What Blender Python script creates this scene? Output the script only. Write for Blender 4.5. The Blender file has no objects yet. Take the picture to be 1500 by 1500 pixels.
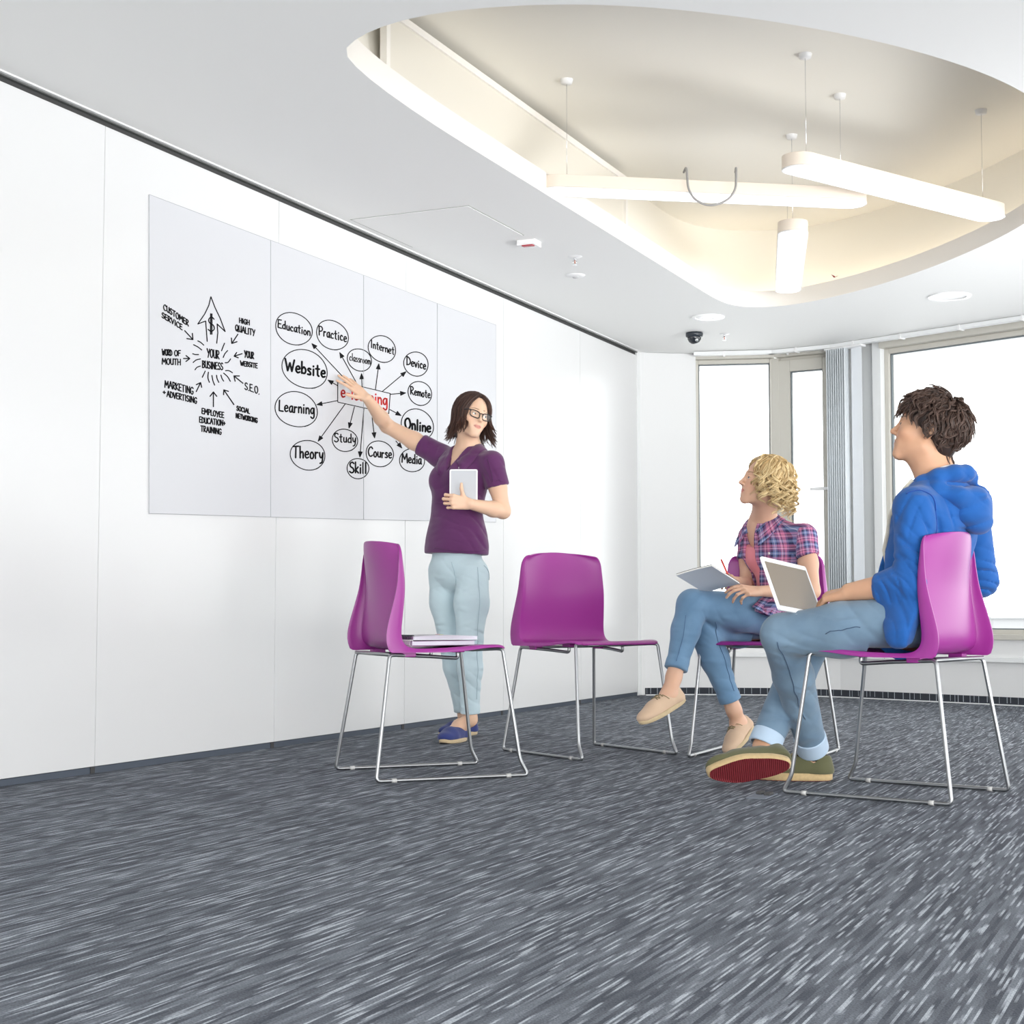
import bpy, bmesh, math, random
import numpy as np
from mathutils import Vector, Matrix
random.seed(7)
C = bpy.context.scene.collection
# ------------------------------------------------------------------ camera, world, light, exposure
F_PX = 2300.0; CAM_Z = 0.6; PITCH = math.atan((895-750)/F_PX)
cam_data = bpy.data.cameras.new('camera'); cam = bpy.data.objects.new('camera', cam_data); C.objects.link(cam)
cam_data.sensor_width = 36.0; cam_data.lens = 36.0*F_PX/1500.0; cam_data.clip_end = 500
cam.location = (0, 0, CAM_Z); cam.rotation_euler = (math.pi/2+PITCH, 0, 0)
bpy.context.scene.camera = cam
world = bpy.data.worlds.new('bright_overcast_sky'); bpy.context.scene.world = world; world.use_nodes = True
bg = world.node_tree.nodes['Background']; bg.inputs[0].default_value = (0.985, 0.995, 1.0, 1); bg.inputs[1].default_value = 3.0
vs = bpy.context.scene.view_settings
vs.view_transform = 'Standard'; vs.look = 'None'; vs.gamma = 1; vs.exposure = 0.18; vs.use_curve_mapping = False
sun_d = bpy.data.lights.new('hazy_sun', 'SUN'); sun_d.energy = 1.6; sun_d.angle = math.radians(30); sun_d.color = (1, 0.97, 0.93)
sun = bpy.data.objects.new('hazy_sun', sun_d); C.objects.link(sun); sun.rotation_euler = (math.radians(62), 0, math.radians(52))

def area_light(name, loc, target, sx, sy, power, col=(1, 1, 1), spread=180):
    d = bpy.data.lights.new(name, 'AREA'); d.shape = 'RECTANGLE'; d.size = sx; d.size_y = sy; d.energy = power; d.color = col; d.spread = math.radians(spread)
    o = bpy.data.objects.new(name, d); C.objects.link(o); o.location = loc; o.rotation_euler = (Vector(target)-Vector(loc)).to_track_quat('-Z', 'Y').to_euler(); return o
area_light('ceiling_fill', (2.8, -1.0, 0.35), (1.0, 7.0, 3.3), 5.0, 1.2, 95, (1, .995, .97), 85)  # added fill lamp, low behind the camera, to brighten the ceiling
area_light('rear_fill', (2.5, -2.0, 1.5), (0.2, 7.0, 1.2), 5.5, 2.0, 50, (.98, .99, 1))  # unseen fill lamp added behind the camera, no window modelled there
area_light('side_ceiling_fill', (4.6, 5.6, 0.5), (1.8, 8.0, 2.9), 3.0, 1.0, 36, (.98, .99, 1), 90)  # extra lamp out of view, added to lift the right part of the ceiling

# ------------------------------------------------------------------ geometry helpers
def ray(px, py):
    x = (px-750)/F_PX; y = -(py-750)/F_PX
    c, s = math.cos(PITCH), math.sin(PITCH)
    return Vector((x, c - y*s, s + y*c))
def at(px, py, Y):                       # point seen at px,py at distance Y into the room
    d = ray(px, py); return Vector((0, 0, CAM_Z)) + d*(Y/d.y)
def onz(px, py, z):
    d = ray(px, py); return Vector((0, 0, CAM_Z)) + d*((z-CAM_Z)/d.z)
def project(p):
    v = Vector(p)-Vector((0, 0, CAM_Z)); c, s = math.cos(PITCH), math.sin(PITCH)
    f = v.y*c+v.z*s; u = -v.y*s+v.z*c
    return (750+F_PX*v.x/f, 750-F_PX*u/f)

def mat(name, col, rough=0.5, metal=0.0, coat=0.0, emit=None, estr=1.0, bump=None, spec=0.5, sheen=0.0, var=0.0, varscale=5.0):
    m = bpy.data.materials.new(name); m.use_nodes = True; nt = m.node_tree; b = nt.nodes['Principled BSDF']
    b.inputs['Base Color'].default_value = (*col, 1); b.inputs['Roughness'].default_value = rough
    b.inputs['Metallic'].default_value = metal; b.inputs['Coat Weight'].default_value = coat
    b.inputs['Coat Roughness'].default_value = 0.08
    b.inputs['Specular IOR Level'].default_value = spec
    b.inputs['Sheen Weight'].default_value = sheen
    if emit: b.inputs['Emission Color'].default_value = (*emit, 1); b.inputs['Emission Strength'].default_value = estr
    tc = nt.nodes.new('ShaderNodeTexCoord')
    if bump:
        n = nt.nodes.new('ShaderNodeTexNoise'); n.inputs['Scale'].default_value = bump[0]; n.inputs['Detail'].default_value = 4
        bp = nt.nodes.new('ShaderNodeBump'); bp.inputs['Strength'].default_value = bump[1]; bp.inputs['Distance'].default_value = bump[2] if len(bump) > 2 else 0.002
        nt.links.new(tc.outputs['Object'], n.inputs['Vector']); nt.links.new(n.outputs['Fac'], bp.inputs['Height']); nt.links.new(bp.outputs['Normal'], b.inputs['Normal'])
    if var:
        n = nt.nodes.new('ShaderNodeTexNoise'); n.inputs['Scale'].default_value = varscale; n.inputs['Detail'].default_value = 5
        mx = nt.nodes.new('ShaderNodeMix'); mx.data_type = 'RGBA'; mx.inputs['A'].default_value = (*[c*(1-var) for c in col], 1)
        mx.inputs['B'].default_value = (*[min(1, c*(1+var)) for c in col], 1)
        nt.links.new(tc.outputs['Object'], n.inputs['Vector']); nt.links.new(n.outputs['Fac'], mx.inputs['Factor']); nt.links.new(mx.outputs['Result'], b.inputs['Base Color'])
    return m
def srgb(r, g, b):
    f = lambda c: (c/255/12.92) if c/255 <= 0.04045 else ((c/255+0.055)/1.055)**2.4
    return (f(r), f(g), f(b))

def obj(name, verts, faces, m=None, parent=None, smooth=False, bevel=0.0, solid=0.0, offset=-1):
    me = bpy.data.meshes.new(name)
    if isinstance(verts, np.ndarray): verts = verts.tolist()
    if isinstance(faces, np.ndarray): faces = faces.tolist()
    me.from_pydata([tuple(v) for v in verts], [], [tuple(f) for f in faces])
    if m:
        for mm in (m if isinstance(m, (list, tuple)) else [m]): me.materials.append(mm)
    if smooth: me.polygons.foreach_set('use_smooth', [True]*len(me.polygons))
    me.update()
    o = bpy.data.objects.new(name, me); C.objects.link(o)
    if parent: o.parent = parent
    if solid:
        md = o.modifiers.new('s', 'SOLIDIFY'); md.thickness = solid; md.offset = offset
    if bevel:
        md = o.modifiers.new('b', 'BEVEL'); md.width = bevel; md.segments = 2; md.limit_method = 'ANGLE'
        if not smooth: me.polygons.foreach_set('use_smooth', [True]*len(me.polygons)); md.harden_normals = True
    return o
def empty(name, loc=(0, 0, 0), rz=0):
    o = bpy.data.objects.new(name, None); C.objects.link(o); o.location = loc; o.rotation_euler = (0, 0, rz); o.empty_display_size = .1
    return o
def tag(o, label=None, cat=None, group=None, kind=None):
    if label: o['label'] = label
    if cat: o['category'] = cat
    if group: o['group'] = group
    if kind: o['kind'] = kind
    return o
BOXF = [(0, 3, 2, 1), (4, 5, 6, 7), (0, 1, 5, 4), (1, 2, 6, 5), (2, 3, 7, 6), (3, 0, 4, 7)]
def boxv(x0, x1, y0, y1, z0, z1):
    return [(x0, y0, z0), (x1, y0, z0), (x1, y1, z0), (x0, y1, z0), (x0, y0, z1), (x1, y0, z1), (x1, y1, z1), (x0, y1, z1)]
def box(name, x0, x1, y0, y1, z0, z1, m, parent=None, bevel=0.0, xf=None):
    v = boxv(x0, x1, y0, y1, z0, z1)
    if xf is not None: v = [xf @ Vector(p) for p in v]
    return obj(name, v, BOXF, m, parent, bevel=bevel)
def seg_frame(p, q):                      # local frame: x along the wall, y into the room, z up
    p = Vector((p[0], p[1], 0)); q = Vector((q[0], q[1], 0)); u = (q-p); L = u.length; u.normalize()
    n = Vector((u.y, -u.x, 0))
    M = Matrix(((u.x, n.x, 0, p.x), (u.y, n.y, 0, p.y), (0, 0, 1, 0), (0, 0, 0, 1)))
    return M, L
def fillet(pts, r, n=5):
    pts = [Vector(p) for p in pts]; out = [pts[0]]
    for i in range(1, len(pts)-1):
        a, b, c = pts[i-1], pts[i], pts[i+1]; da = (a-b); dc = (c-b)
        t = min(r, da.length*0.45, dc.length*0.45); s = b+da.normalized()*t; e = b+dc.normalized()*t
        for k in range(n+1):
            w = k/n; out.append(s*(1-w)**2+b*2*w*(1-w)+e*w*w)
    out.append(pts[-1]); return out
def tube_mesh(pts, r, n=8, cap=True, verts=None, faces=None, flat=1.0, up=None):
    pts = [Vector(p) for p in pts]; V = [] if verts is None else verts; Fc = [] if faces is None else faces
    base = len(V); N = len(pts); rad = r if hasattr(r, '__len__') else [r]*N
    t0 = (pts[1]-pts[0]).normalized()
    ref = Vector(up) if up is not None else (Vector((0, 0, 1)) if abs(t0.z) < .9 else Vector((1, 0, 0)))
    nrm = (ref-t0*ref.dot(t0)).normalized()
    for i, p in enumerate(pts):
        t = (pts[min(i+1, N-1)]-pts[max(i-1, 0)]); t = t.normalized() if t.length > 1e-9 else t0
        nrm = (nrm-t*nrm.dot(t)); nrm = nrm.normalized() if nrm.length > 1e-6 else ref
        b = t.cross(nrm)
        for k in range(n):
            a = 2*math.pi*k/n; V.append(p+(nrm*math.cos(a)*flat+b*math.sin(a))*rad[i])
    for i in range(N-1):
        for k in range(n):
            a = base+i*n+k; b2 = base+i*n+(k+1) % n; Fc.append((a, b2, b2+n, a+n))
    if cap:
        Fc.append(tuple(base+k for k in range(n))[::-1]); Fc.append(tuple(base+(N-1)*n+k for k in range(n)))
    return V, Fc
def tube(name, pts, r, m, parent=None, n=8, flat=1.0):
    V, Fc = tube_mesh(pts, r, n, flat=flat); return obj(name, V, Fc, m, parent, smooth=True)
def disc_ring(r0, r1, z0, z1, n=32, c=(0, 0)):   # lathe of a rectangular ring
    V = []; Fc = []
    for k in range(n):
        a = 2*math.pi*k/n; ca, sa = math.cos(a), math.sin(a)
        for (r, z) in ((r0, z0), (r1, z0), (r1, z1), (r0, z1)): V.append((c[0]+r*ca, c[1]+r*sa, z))
    for k in range(n):
        for j in range(4):
            a = k*4+j; b = k*4+(j+1) % 4; a2 = ((k+1) % n)*4+j; b2 = ((k+1) % n)*4+(j+1) % 4
            Fc.append((a, a2, b2, b))
    return V, Fc
def lathe(prof, n=24, c=(0, 0, 0)):
    V = []; Fc = []; m = len(prof)
    for k in range(n):
        a = 2*math.pi*k/n
        for (r, z) in prof: V.append((c[0]+r*math.cos(a), c[1]+r*math.sin(a), c[2]+z))
    for k in range(n):
        for j in range(m-1):
            Fc.append((k*m+j, ((k+1) % n)*m+j, ((k+1) % n)*m+j+1, k*m+j+1))
    return V, Fc

# ------------------------------------------------------------------ materials of the room
M = {}
M['wall_gloss'] = mat('white_partition', (0.725, 0.728, 0.73), 0.26, coat=0.1, spec=0.4, bump=(1.2, .06, .01))
M['wall_white'] = mat('white_wall', (0.78, 0.785, 0.785), 0.6)
M['ceiling'] = mat('ceiling_white', (0.90, 0.90, 0.885), 0.7)
M['cream'] = mat('cream_paint', srgb(240, 236, 226), 0.7)
M['fascia'] = mat('fascia_white', srgb(238, 234, 228), 0.6)
M['skirt'] = mat('skirting_metal', srgb(84, 92, 104), 0.4, 0.3)
M['track'] = mat('track_metal', srgb(120, 122, 120), 0.35, 0.6)
M['dark'] = mat('dark_gap', (0.05, 0.05, 0.05), 0.6)
M['frame'] = mat('window_frame_paint', srgb(203, 200, 191), 0.45)
M['whiteframe'] = mat('white_frame_paint', srgb(236, 238, 238), 0.4)
M['gasket'] = mat('gasket_grey', srgb(110, 118, 122), 0.5)
M['blind'] = mat('blind_fabric', srgb(222, 228, 232), 0.8)
M['board'] = mat('dry_erase_sheet', srgb(206, 207, 211), 0.35)
M['seam'] = mat('sheet_edge', srgb(180, 182, 186), 0.5)
M['ink'] = mat('black_marker_ink', (0.010, 0.010, 0.012), 0.9, spec=.15)
M['red_ink'] = mat('red_marker_ink', srgb(222, 35, 28), 0.6)
M['lamp'] = mat('lamp_diffuser', (0.95, 0.95, 0.95), 0.4, emit=(1, 0.99, 0.97), estr=1.6)
M['lampside'] = mat('lamp_housing', srgb(226, 214, 200), 0.5)
M['white_plastic'] = mat('white_plastic', (0.85, 0.85, 0.85), 0.3)
M['black_plastic'] = mat('black_plastic', srgb(44, 50, 58), 0.3)
M['chrome'] = mat('chrome', (0.75, 0.76, 0.78), 0.18, 1.0)
M['led'] = mat('warm_cove_lamp', (1, .9, .7), 0.5, emit=(1, 0.92, 0.80), estr=7)
def glass_mat():
    m = bpy.data.materials.new('window_glass'); m.use_nodes = True; nt = m.node_tree; nt.nodes.clear()
    o = nt.nodes.new('ShaderNodeOutputMaterial'); mx = nt.nodes.new('ShaderNodeMixShader'); t = nt.nodes.new('ShaderNodeBsdfTransparent')
    g = nt.nodes.new('ShaderNodeBsdfGlossy'); g.inputs['Roughness'].default_value = 0.02; fr = nt.nodes.new('ShaderNodeFresnel'); fr.inputs[0].default_value = 1.3
    t.inputs[0].default_value = (0.97, 0.98, 0.98, 1)
    nt.links.new(fr.outputs[0], mx.inputs[0]); nt.links.new(t.outputs[0], mx.inputs[1]); nt.links.new(g.outputs[0], mx.inputs[2]); nt.links.new(mx.outputs[0], o.inputs[0])
    return m
M['glass'] = glass_mat()

def carpet_mat(name, wall_dir, vertical=False):
    m = bpy.data.materials.new(name); m.use_nodes = True; nt = m.node_tree; L = nt.links; b = nt.nodes['Principled BSDF']
    b.inputs['Roughness'].default_value = 0.95; b.inputs['Specular IOR Level'].default_value = 0.15
    tc = nt.nodes.new('ShaderNodeTexCoord'); mp = nt.nodes.new('ShaderNodeMapping'); mp.vector_type = 'POINT'
    mp.inputs['Rotation'].default_value = (0, 0, -math.atan2(wall_dir[1], wall_dir[0]))
    L.new(tc.outputs['Object'], mp.inputs['Vector'])
    def streak(sx, sy, lo, hi, seed):
        s = nt.nodes.new('ShaderNodeSeparateXYZ'); L.new(mp.outputs[0], s.inputs[0])
        # quantise across into yarn rows, random shift of each row, then noise along the row
        q = nt.nodes.new('ShaderNodeMath'); q.operation = 'MULTIPLY'; q.inputs[1].default_value = sy; L.new(s.outputs['Y'], q.inputs[0])
        fl = nt.nodes.new('ShaderNodeMath'); fl.operation = 'FLOOR'; L.new(q.outputs[0], fl.inputs[0])
        xx = nt.nodes.new('ShaderNodeMath'); xx.operation = 'MULTIPLY'; xx.inputs[1].default_value = sx; L.new(s.outputs['X'], xx.inputs[0])
        cb = nt.nodes.new('ShaderNodeCombineXYZ'); L.new(xx.outputs[0], cb.inputs[0])
        f2 = nt.nodes.new('ShaderNodeMath'); f2.operation = 'MULTIPLY'; f2.inputs[1].default_value = 7.31; L.new(fl.outputs[0], f2.inputs[0]); L.new(f2.outputs[0], cb.inputs[1])
        cb.inputs[2].default_value = seed
        n = nt.nodes.new('ShaderNodeTexNoise'); n.inputs['Scale'].default_value = 1; n.inputs['Detail'].default_value = 1.5; L.new(cb.outputs[0], n.inputs['Vector'])
        r = nt.nodes.new('ShaderNodeMapRange'); r.inputs[1].default_value = lo; r.inputs[2].default_value = hi; L.new(n.outputs['Fac'], r.inputs[0])
        return r.outputs[0]
    a = streak(6.0, 215, 0.56, 0.66, 0.0); c2 = streak(3.5, 110, 0.38, 0.66, 5.0)
    nz = nt.nodes.new('ShaderNodeTexNoise'); nz.inputs['Scale'].default_value = 260; nz.inputs['Detail'].default_value = 2; L.new(tc.outputs['Object'], nz.inputs['Vector'])
    m1 = nt.nodes.new('ShaderNodeMix'); m1.data_type = 'RGBA'; m1.inputs['A'].default_value = (*srgb(74, 78, 86), 1); m1.inputs['B'].default_value = (*srgb(116, 121, 129), 1); L.new(c2, m1.inputs['Factor'])
    m2 = nt.nodes.new('ShaderNodeMix'); m2.data_type = 'RGBA'; L.new(m1.outputs['Result'], m2.inputs['A']); m2.inputs['B'].default_value = (*srgb(205, 212, 220), 1)
    sc = nt.nodes.new('ShaderNodeMath'); sc.operation = 'MULTIPLY'; sc.inputs[1].default_value = 0.55; L.new(a, sc.inputs[0]); L.new(sc.outputs[0], m2.inputs['Factor'])
    m3 = nt.nodes.new('ShaderNodeMix'); m3.data_type = 'RGBA'; m3.blend_type = 'MULTIPLY'; m3.inputs['Factor'].default_value = 0.6
    cr = nt.nodes.new('ShaderNodeMapRange'); cr.inputs[1].default_value = 0.3; cr.inputs[2].default_value = 0.7; cr.inputs[3].default_value = 0.45; cr.inputs[4].default_value = 1.35
    cr.clamp = False; L.new(nz.outputs['Fac'], cr.inputs[0]); L.new(m2.outputs['Result'], m3.inputs['A']); L.new(cr.outputs[0], m3.inputs['B'])
    L.new(m3.outputs['Result'], b.inputs['Base Color'])
    bp = nt.nodes.new('ShaderNodeBump'); bp.inputs['Strength'].default_value = 0.5; bp.inputs['Distance'].default_value = 0.004; L.new(nz.outputs['Fac'], bp.inputs['Height']); L.new(bp.outputs[0], b.inputs['Normal'])
    return m

# ------------------------------------------------------------------ the room
CEIL = 2.47
W0 = Vector((-1.758, 5.39, 0)); W1 = Vector((0.898, 11.22, 0)); WD = (W1-W0).normalized(); WN = Vector((WD.y, -WD.x, 0))
WS = W0 - WD*6.6                                    # the partition wall starts behind the camera
def onwall(px, py, off=0.0):
    d = ray(px, py); o = Vector((0, 0, CAM_Z)); p0 = W0+WN*off
    return o + d*((p0-o).dot(WN)/d.dot(WN))
M['carpet'] = carpet_mat('striped_carpet', (WD.x, WD.y))
floor = tag(obj('floor', [(-6, -2.2, 0), (7, -2.2, 0), (7, 12.2, 0), (-6, 12.2, 0)], [(0, 1, 2, 3)], M['carpet']), kind='structure')

MW, LW = seg_frame(WS, W1)
wall_left = tag(box('wall_left', -.1, LW, -.16, -.036, 0, CEIL+.1, M['dark'], xf=MW), kind='structure')
s_of = lambda Y: (Y-WS.y)/WD.y
js = [s_of(5.86+1.093*k) for k in range(-6, 5)] + [LW]
js = [j for j in js if j > 0.2]; js = [0.0]+js
for a, b in zip(js[:-1], js[1:]):
    box('partition_panel', a+.0015, b-.0015, -.036, 0, 0.026, CEIL-.032, M['wall_gloss'], wall_left, bevel=.0015, xf=MW)
    box('skirting', a+.004, b-.004, -.036, -.006, 0.0, 0.024, M['skirt'], wall_left, xf=MW)
    box('skirting_joint', a-.02, a+.004, -.036, -.003, 0.0, 0.024, M['dark'], wall_left, xf=MW)
box('ceiling_track', 0, LW, -.036, .006, CEIL-.012, CEIL+.001, M['track'], wall_left, xf=MW)
box('track_shadow_gap', 0, LW, -.036, -.012, CEIL-.032, CEIL-.012, M['dark'], wall_left, xf=MW)
box('track_lip', 0, LW, .006, .02, CEIL-.006, CEIL+.001, M['white_plastic'], wall_left, xf=MW)
trim = tag(box('trim_1', LW, LW+.07, -.1, .005, 0, CEIL, M['whiteframe'], bevel=.004, xf=MW), kind='structure')

# far window wall: a faceted curve
def fp(px, Y): return Vector(((px-750)/F_PX*Y, Y, 0))
A_, B_, C_, D_, E_, F_ = fp(944, 11.27), fp(1021, 11.33), fp(1137, 11.25), fp(1229, 11.0), fp(1297, 10.72), fp(1512, 9.92)
G_ = F_ + Vector((1.15, -1.25, 0))
HEAD = 2.40; SILL = 0.49
wall_back = empty('wall_back', (0, 0, 0)); tag(wall_back, kind='structure')
M['skirt_carpet'] = carpet_mat('skirting_carpet', (0, 1))
def wall_piece(p, q, z0, z1, m=None, d0=-.3, d1=0.0, name='wall_panel', par=None):
    Mx, L = seg_frame(p, q); return box(name, 0, L, d0, d1, z0, z1, m or M['wall_white'], par or wall_back, xf=Mx)
wall_piece(A_, B_, 0, CEIL); wall_piece(Vector((A_.x-.3, A_.y, 0)), A_, 0, CEIL)
M['dash_dark'] = mat('skirting_dark', srgb(48, 52, 60), 0.9); M['dash_light'] = mat('skirting_light', srgb(160, 166, 174), 0.9)
bb = tag(empty('baseboard_back'), kind='structure')
rnd = random.Random(3)
for p, q in ((A_, B_), (B_, C_), (C_, D_), (D_, E_), (E_, F_), (F_, G_)):
    if p is not A_: wall_piece(p, q, 0, SILL-.045)
    wall_piece(p, q, CEIL-.004, CEIL+.2)
    if p is not A_: wall_piece(p, q, HEAD+.03, CEIL, M['whiteframe'], -.3, -.09)
    Mx, L = seg_frame(p, q)
    box('skirting_strip', 0, L, 0, .008, 0.004, .052, M['dash_dark'], bb, xf=Mx)
    V = []; Fc = []; x = .01
    while x < L-.01:
        w = rnd.choice((.002, .003, .004)); zt = .052; h0 = .006+rnd.random()*.01
        b0 = len(V); V += [Mx @ Vector(c) for c in boxv(x, x+w, .008, .0095, h0, zt)]; Fc += [tuple(i+b0 for i in f) for f in BOXF]; x += .02+rnd.random()*.05
    tag(obj('skirting_yarn', V, Fc, M['dash_light'], bb), kind='stuff')
    box('skirting_edge', 0, L, .008, .03, 0.0, .006, M['whiteframe'], bb, xf=Mx)
tr = tag(empty('trim_2'), kind='structure')       # cable trunking below the windows
for p, q in ((B_, C_), (C_, D_), (D_, E_), (E_, F_), (F_, G_)):
    Mx, L = seg_frame(p, q); box('trunking', .002, L-.002, 0, .03, .272, .305, M['whiteframe'], tr, bevel=.003, xf=Mx)
Mx, L = seg_frame(F_, G_)
tr3 = tag(empty('trim_3'), kind='structure')      # blind rail under the ceiling
for p, q in ((B_, C_), (C_, D_), (D_, E_), (E_, F_), (F_, G_)):
    Mx, L = seg_frame(p, q); box('blind_rail', -.01, L, .05, .10, CEIL-.03, CEIL-.002, M['whiteframe'], tr3, bevel=.003, xf=Mx)
    for k in range(int(L/.45)+1): box('rail_clip', .2+k*.45, .215+k*.45, .045, .105, CEIL-.036, CEIL-.001, M['white_plastic'], tr3, xf=Mx)
    box('upper_reveal', 0, L, -.1, 0, CEIL-.012, CEIL, M['frame'], wall_back, xf=Mx)

def window_unit(name, p, q, s0, s1, z0, z1, fw, m, gd=-.10, depth=.07, glass=True, gasket=True, root=None):
    Mx, L = seg_frame(p, q); s1 = L+s1 if s1 <= 0 else s1
    w = root or tag(empty(name), kind='structure')
    box('window_frame', s0, s0+fw, gd-depth/2, gd+depth/2, z0, z1, m, w, bevel=.004, xf=Mx)
    box('window_frame', s1-fw, s1, gd-depth/2, gd+depth/2, z0, z1, m, w, bevel=.004, xf=Mx)
    box('window_frame', s0+fw, s1-fw, gd-depth/2, gd+depth/2, z1-fw, z1, m, w, bevel=.004, xf=Mx)
    box('window_frame', s0+fw, s1-fw, gd-depth/2, gd+depth/2, z0, z0+fw, m, w, bevel=.004, xf=Mx)
    if gasket:
        g = .008
        for (a, b, c, d) in ((s0+fw, s0+fw+g, z0+fw, z1-fw), (s1-fw-g, s1-fw, z0+fw, z1-fw), (s0+fw, s1-fw, z1-fw-g, z1-fw), (s0+fw, s1-fw, z0+fw, z0+fw+g)):
            box('gasket', a, b, gd-.012, gd+.012, c, d, M['gasket'], w, xf=Mx)
    if glass: box('pane', s0+fw, s1-fw, gd-.004, gd+.004, z0+fw, z1-fw, M['glass'], w, xf=Mx)
    return w, Mx, L
w1, Mx, L = window_unit('window_1', B_, C_, -.012, -.001, SILL-.045, HEAD+.03, .03, M['frame'])
box('window_head', -.03, L, -.09, -.0, HEAD+.03, CEIL-.012, M['frame'], w1, xf=Mx)
box('window_side', -.02, 0, -.3, 0, SILL-.045, CEIL-.012, M['whiteframe'], w1, xf=Mx)
box('window_sill', -.02, L, -.14, .02, SILL-.075, SILL-.045, M['frame'], w1, bevel=.004, xf=Mx)
w2, Mx, L = window_unit('window_2', C_, D_, 0, -.025, SILL-.045, HEAD+.03, .02, M['frame'], glass=False, gasket=False)
window_unit('x', C_, D_, .012, -.04, SILL-.02, HEAD+.01, .085, M['frame'], gd=-.08, depth=.06, root=w2)
box('window_head', 0, L, -.09, 0, HEAD+.03, CEIL-.012, M['frame'], w2, xf=Mx)
box('window_sill', 0, L, -.14, .02, SILL-.075, SILL-.045, M['frame'], w2, bevel=.004, xf=Mx)
box('mullion', -.045, .014, -.17, -.05, SILL-.045, HEAD+.03, M['frame'], w2, bevel=.003, xf=Mx)
hz = at(1213, 713, 10.9).z
box('handle_plate', L-.085, L-.06, -.05, -.035, hz-.05, hz+.05, M['white_plastic'], w2, bevel=.003, xf=Mx)
box('handle_lever', L-.21, L-.06, -.015, -.001, hz-.011, hz+.011, M['white_plastic'], w2, bevel=.004, xf=Mx)
box('handle_stem', L-.085, L-.06, -.036, -.012, hz-.013, hz+.013, M['chrome'], w2, bevel=.003, xf=Mx)
# pier between the two openings
Mx, L = seg_frame(D_, E_)
pier = tag(empty('trim_4'), kind='structure')
box('mullion', -.035, .0, -.14, .0, SILL-.075, CEIL-.012, M['frame'], pier, bevel=.003, xf=Mx)
box('pier_panel', 0, L-.10, -.14, -.06, SILL-.075, CEIL-.012, M['whiteframe'], pier, xf=Mx)
box('mullion', L-.10, L-.03, -.14, -.02, SILL-.075, CEIL-.012, M['whiteframe'], pier, bevel=.003, xf=Mx)
box('mullion', L-.105, L-.10, -.14, -.03, SILL-.075, CEIL-.012, M['gasket'], pier, xf=Mx)
w3, Mx, L = window_unit('window_3', E_, F_, -.03, -.0, SILL-.045, HEAD+.01, .035, M['frame'])
box('window_head', -.03, L, -.09, -.0, HEAD+.01, CEIL-.012, M['frame'], w3, xf=Mx)
box('window_sill', 0, L, -.14, .02, SILL-.075, SILL-.040, M['frame'], w3, bevel=.004, xf=Mx)
w4, Mx, L = window_unit('window_4', F_, G_, 0, -.0, SILL-.045, HEAD+.01, .035, M['frame'])
box('window_head', -.03, L, -.09, -.0, HEAD+.01, CEIL-.012, M['frame'], w4, xf=Mx)
box('window_sill', 0, L, -.14, .02, SILL-.075, SILL-.040, M['frame'], w4, bevel=.004, xf=Mx)

# folded vertical blind
Mx, L = seg_frame(D_, E_)
bl = tag(empty('vertical_blind', tuple(Mx @ Vector((.1, .08, SILL-.1)))), 'grey vertical louvre blind folded to one side between the two window openings', 'blind')
bl_inv = Vector(bl.location)
nsl = 9
for k in range(nsl):
    s = -.005+k*.0185; a = math.radians(78)
    dx, dy = .045*math.cos(a), .045*math.sin(a)
    V = []; 
    for z in (SILL-.10, CEIL-.045):
        for t in (-1, -.5, 0, .5, 1):
            bow = .006*(1-t*t)
            V.append(Mx @ Vector((s+dx*t+bow, .085+dy*t, z)) - bl_inv)
    Fc = [(i, i+1, i+6, i+5) for i in range(4)]
    o = obj('slat', V, Fc, M['blind'], bl, smooth=True, solid=.0015)
V = [Mx @ Vector(c)-bl_inv for c in boxv(.165, .25, .055, .058, SILL-.1, CEIL-.045)]
obj('slat', V, BOXF, mat('pale_slat', srgb(232, 236, 240), .7), bl)
V = [Mx @ Vector(c)-bl_inv for c in boxv(-.03, .28, .045, .105, CEIL-.045, CEIL-.031)]
obj('carrier_rail', V, BOXF, M['white_plastic'], bl, bevel=.002)

# ------------------------------------------------------------------ ceiling with the raised coffer
out2 = [(.36, 7.52), (1.10, 9.17), (1.26, 9.52), (1.40, 9.72), (1.56, 9.76), (1.76, 9.66), (1.95, 9.42), (2.13, 9.10), (2.28, 8.73), (2.40, 8.33), (2.49, 7.9), (2.53, 7.5), (2.5, 7.0), (2.38, 6.5), (2.15, 6.0), (1.8, 5.55), (1.35, 5.2), (.85, 4.95), (.3, 4.8), (-.2, 4.85), (-.5, 5.05), (-.62, 5.35)]
out2 = [Vector((a*1.87/1.9, b*1.87/1.9)) for a, b in out2]
def smooth_loop(P, n=3):
    for _ in range(n):
        Q = []
        for i in range(len(P)):
            a, b = P[i], P[(i+1) % len(P)]
            if (b-a).length < .12: Q.append(a*.5+b*.5); continue
            Q += [a*.75+b*.25, a*.25+b*.75]
        P = Q
    return P
hole = smooth_loop(out2, 3)
def offset_loop(P, d):
    n = len(P); R = []
    area = sum(P[i].x*P[(i+1) % n].y-P[(i+1) % n].x*P[i].y for i in range(n)); sg = 1 if area > 0 else -1
    for i in range(n):
        t = (P[(i+1) % n]-P[i-1]).normalized(); R.append(P[i]+Vector((t.y, -t.x))*d*sg)
    return R
bm = bmesh.new()
def loopv(P, z): return [bm.verts.new((p.x, p.y, z)) for p in P]
ov = loopv([Vector((-6, -2.2)), Vector((7, -2.2)), Vector((7, 12.2)), Vector((-6, 12.2))], CEIL); hv = loopv(hole, CEIL)
for L_ in (ov, hv):
    for i in range(len(L_)): bm.edges.new((L_[i], L_[(i+1) % len(L_)]))
bmesh.ops.triangle_fill(bm, edges=bm.edges[:], use_beauty=True)
for f in list(bm.faces):
    c = f.calc_center_median()
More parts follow.
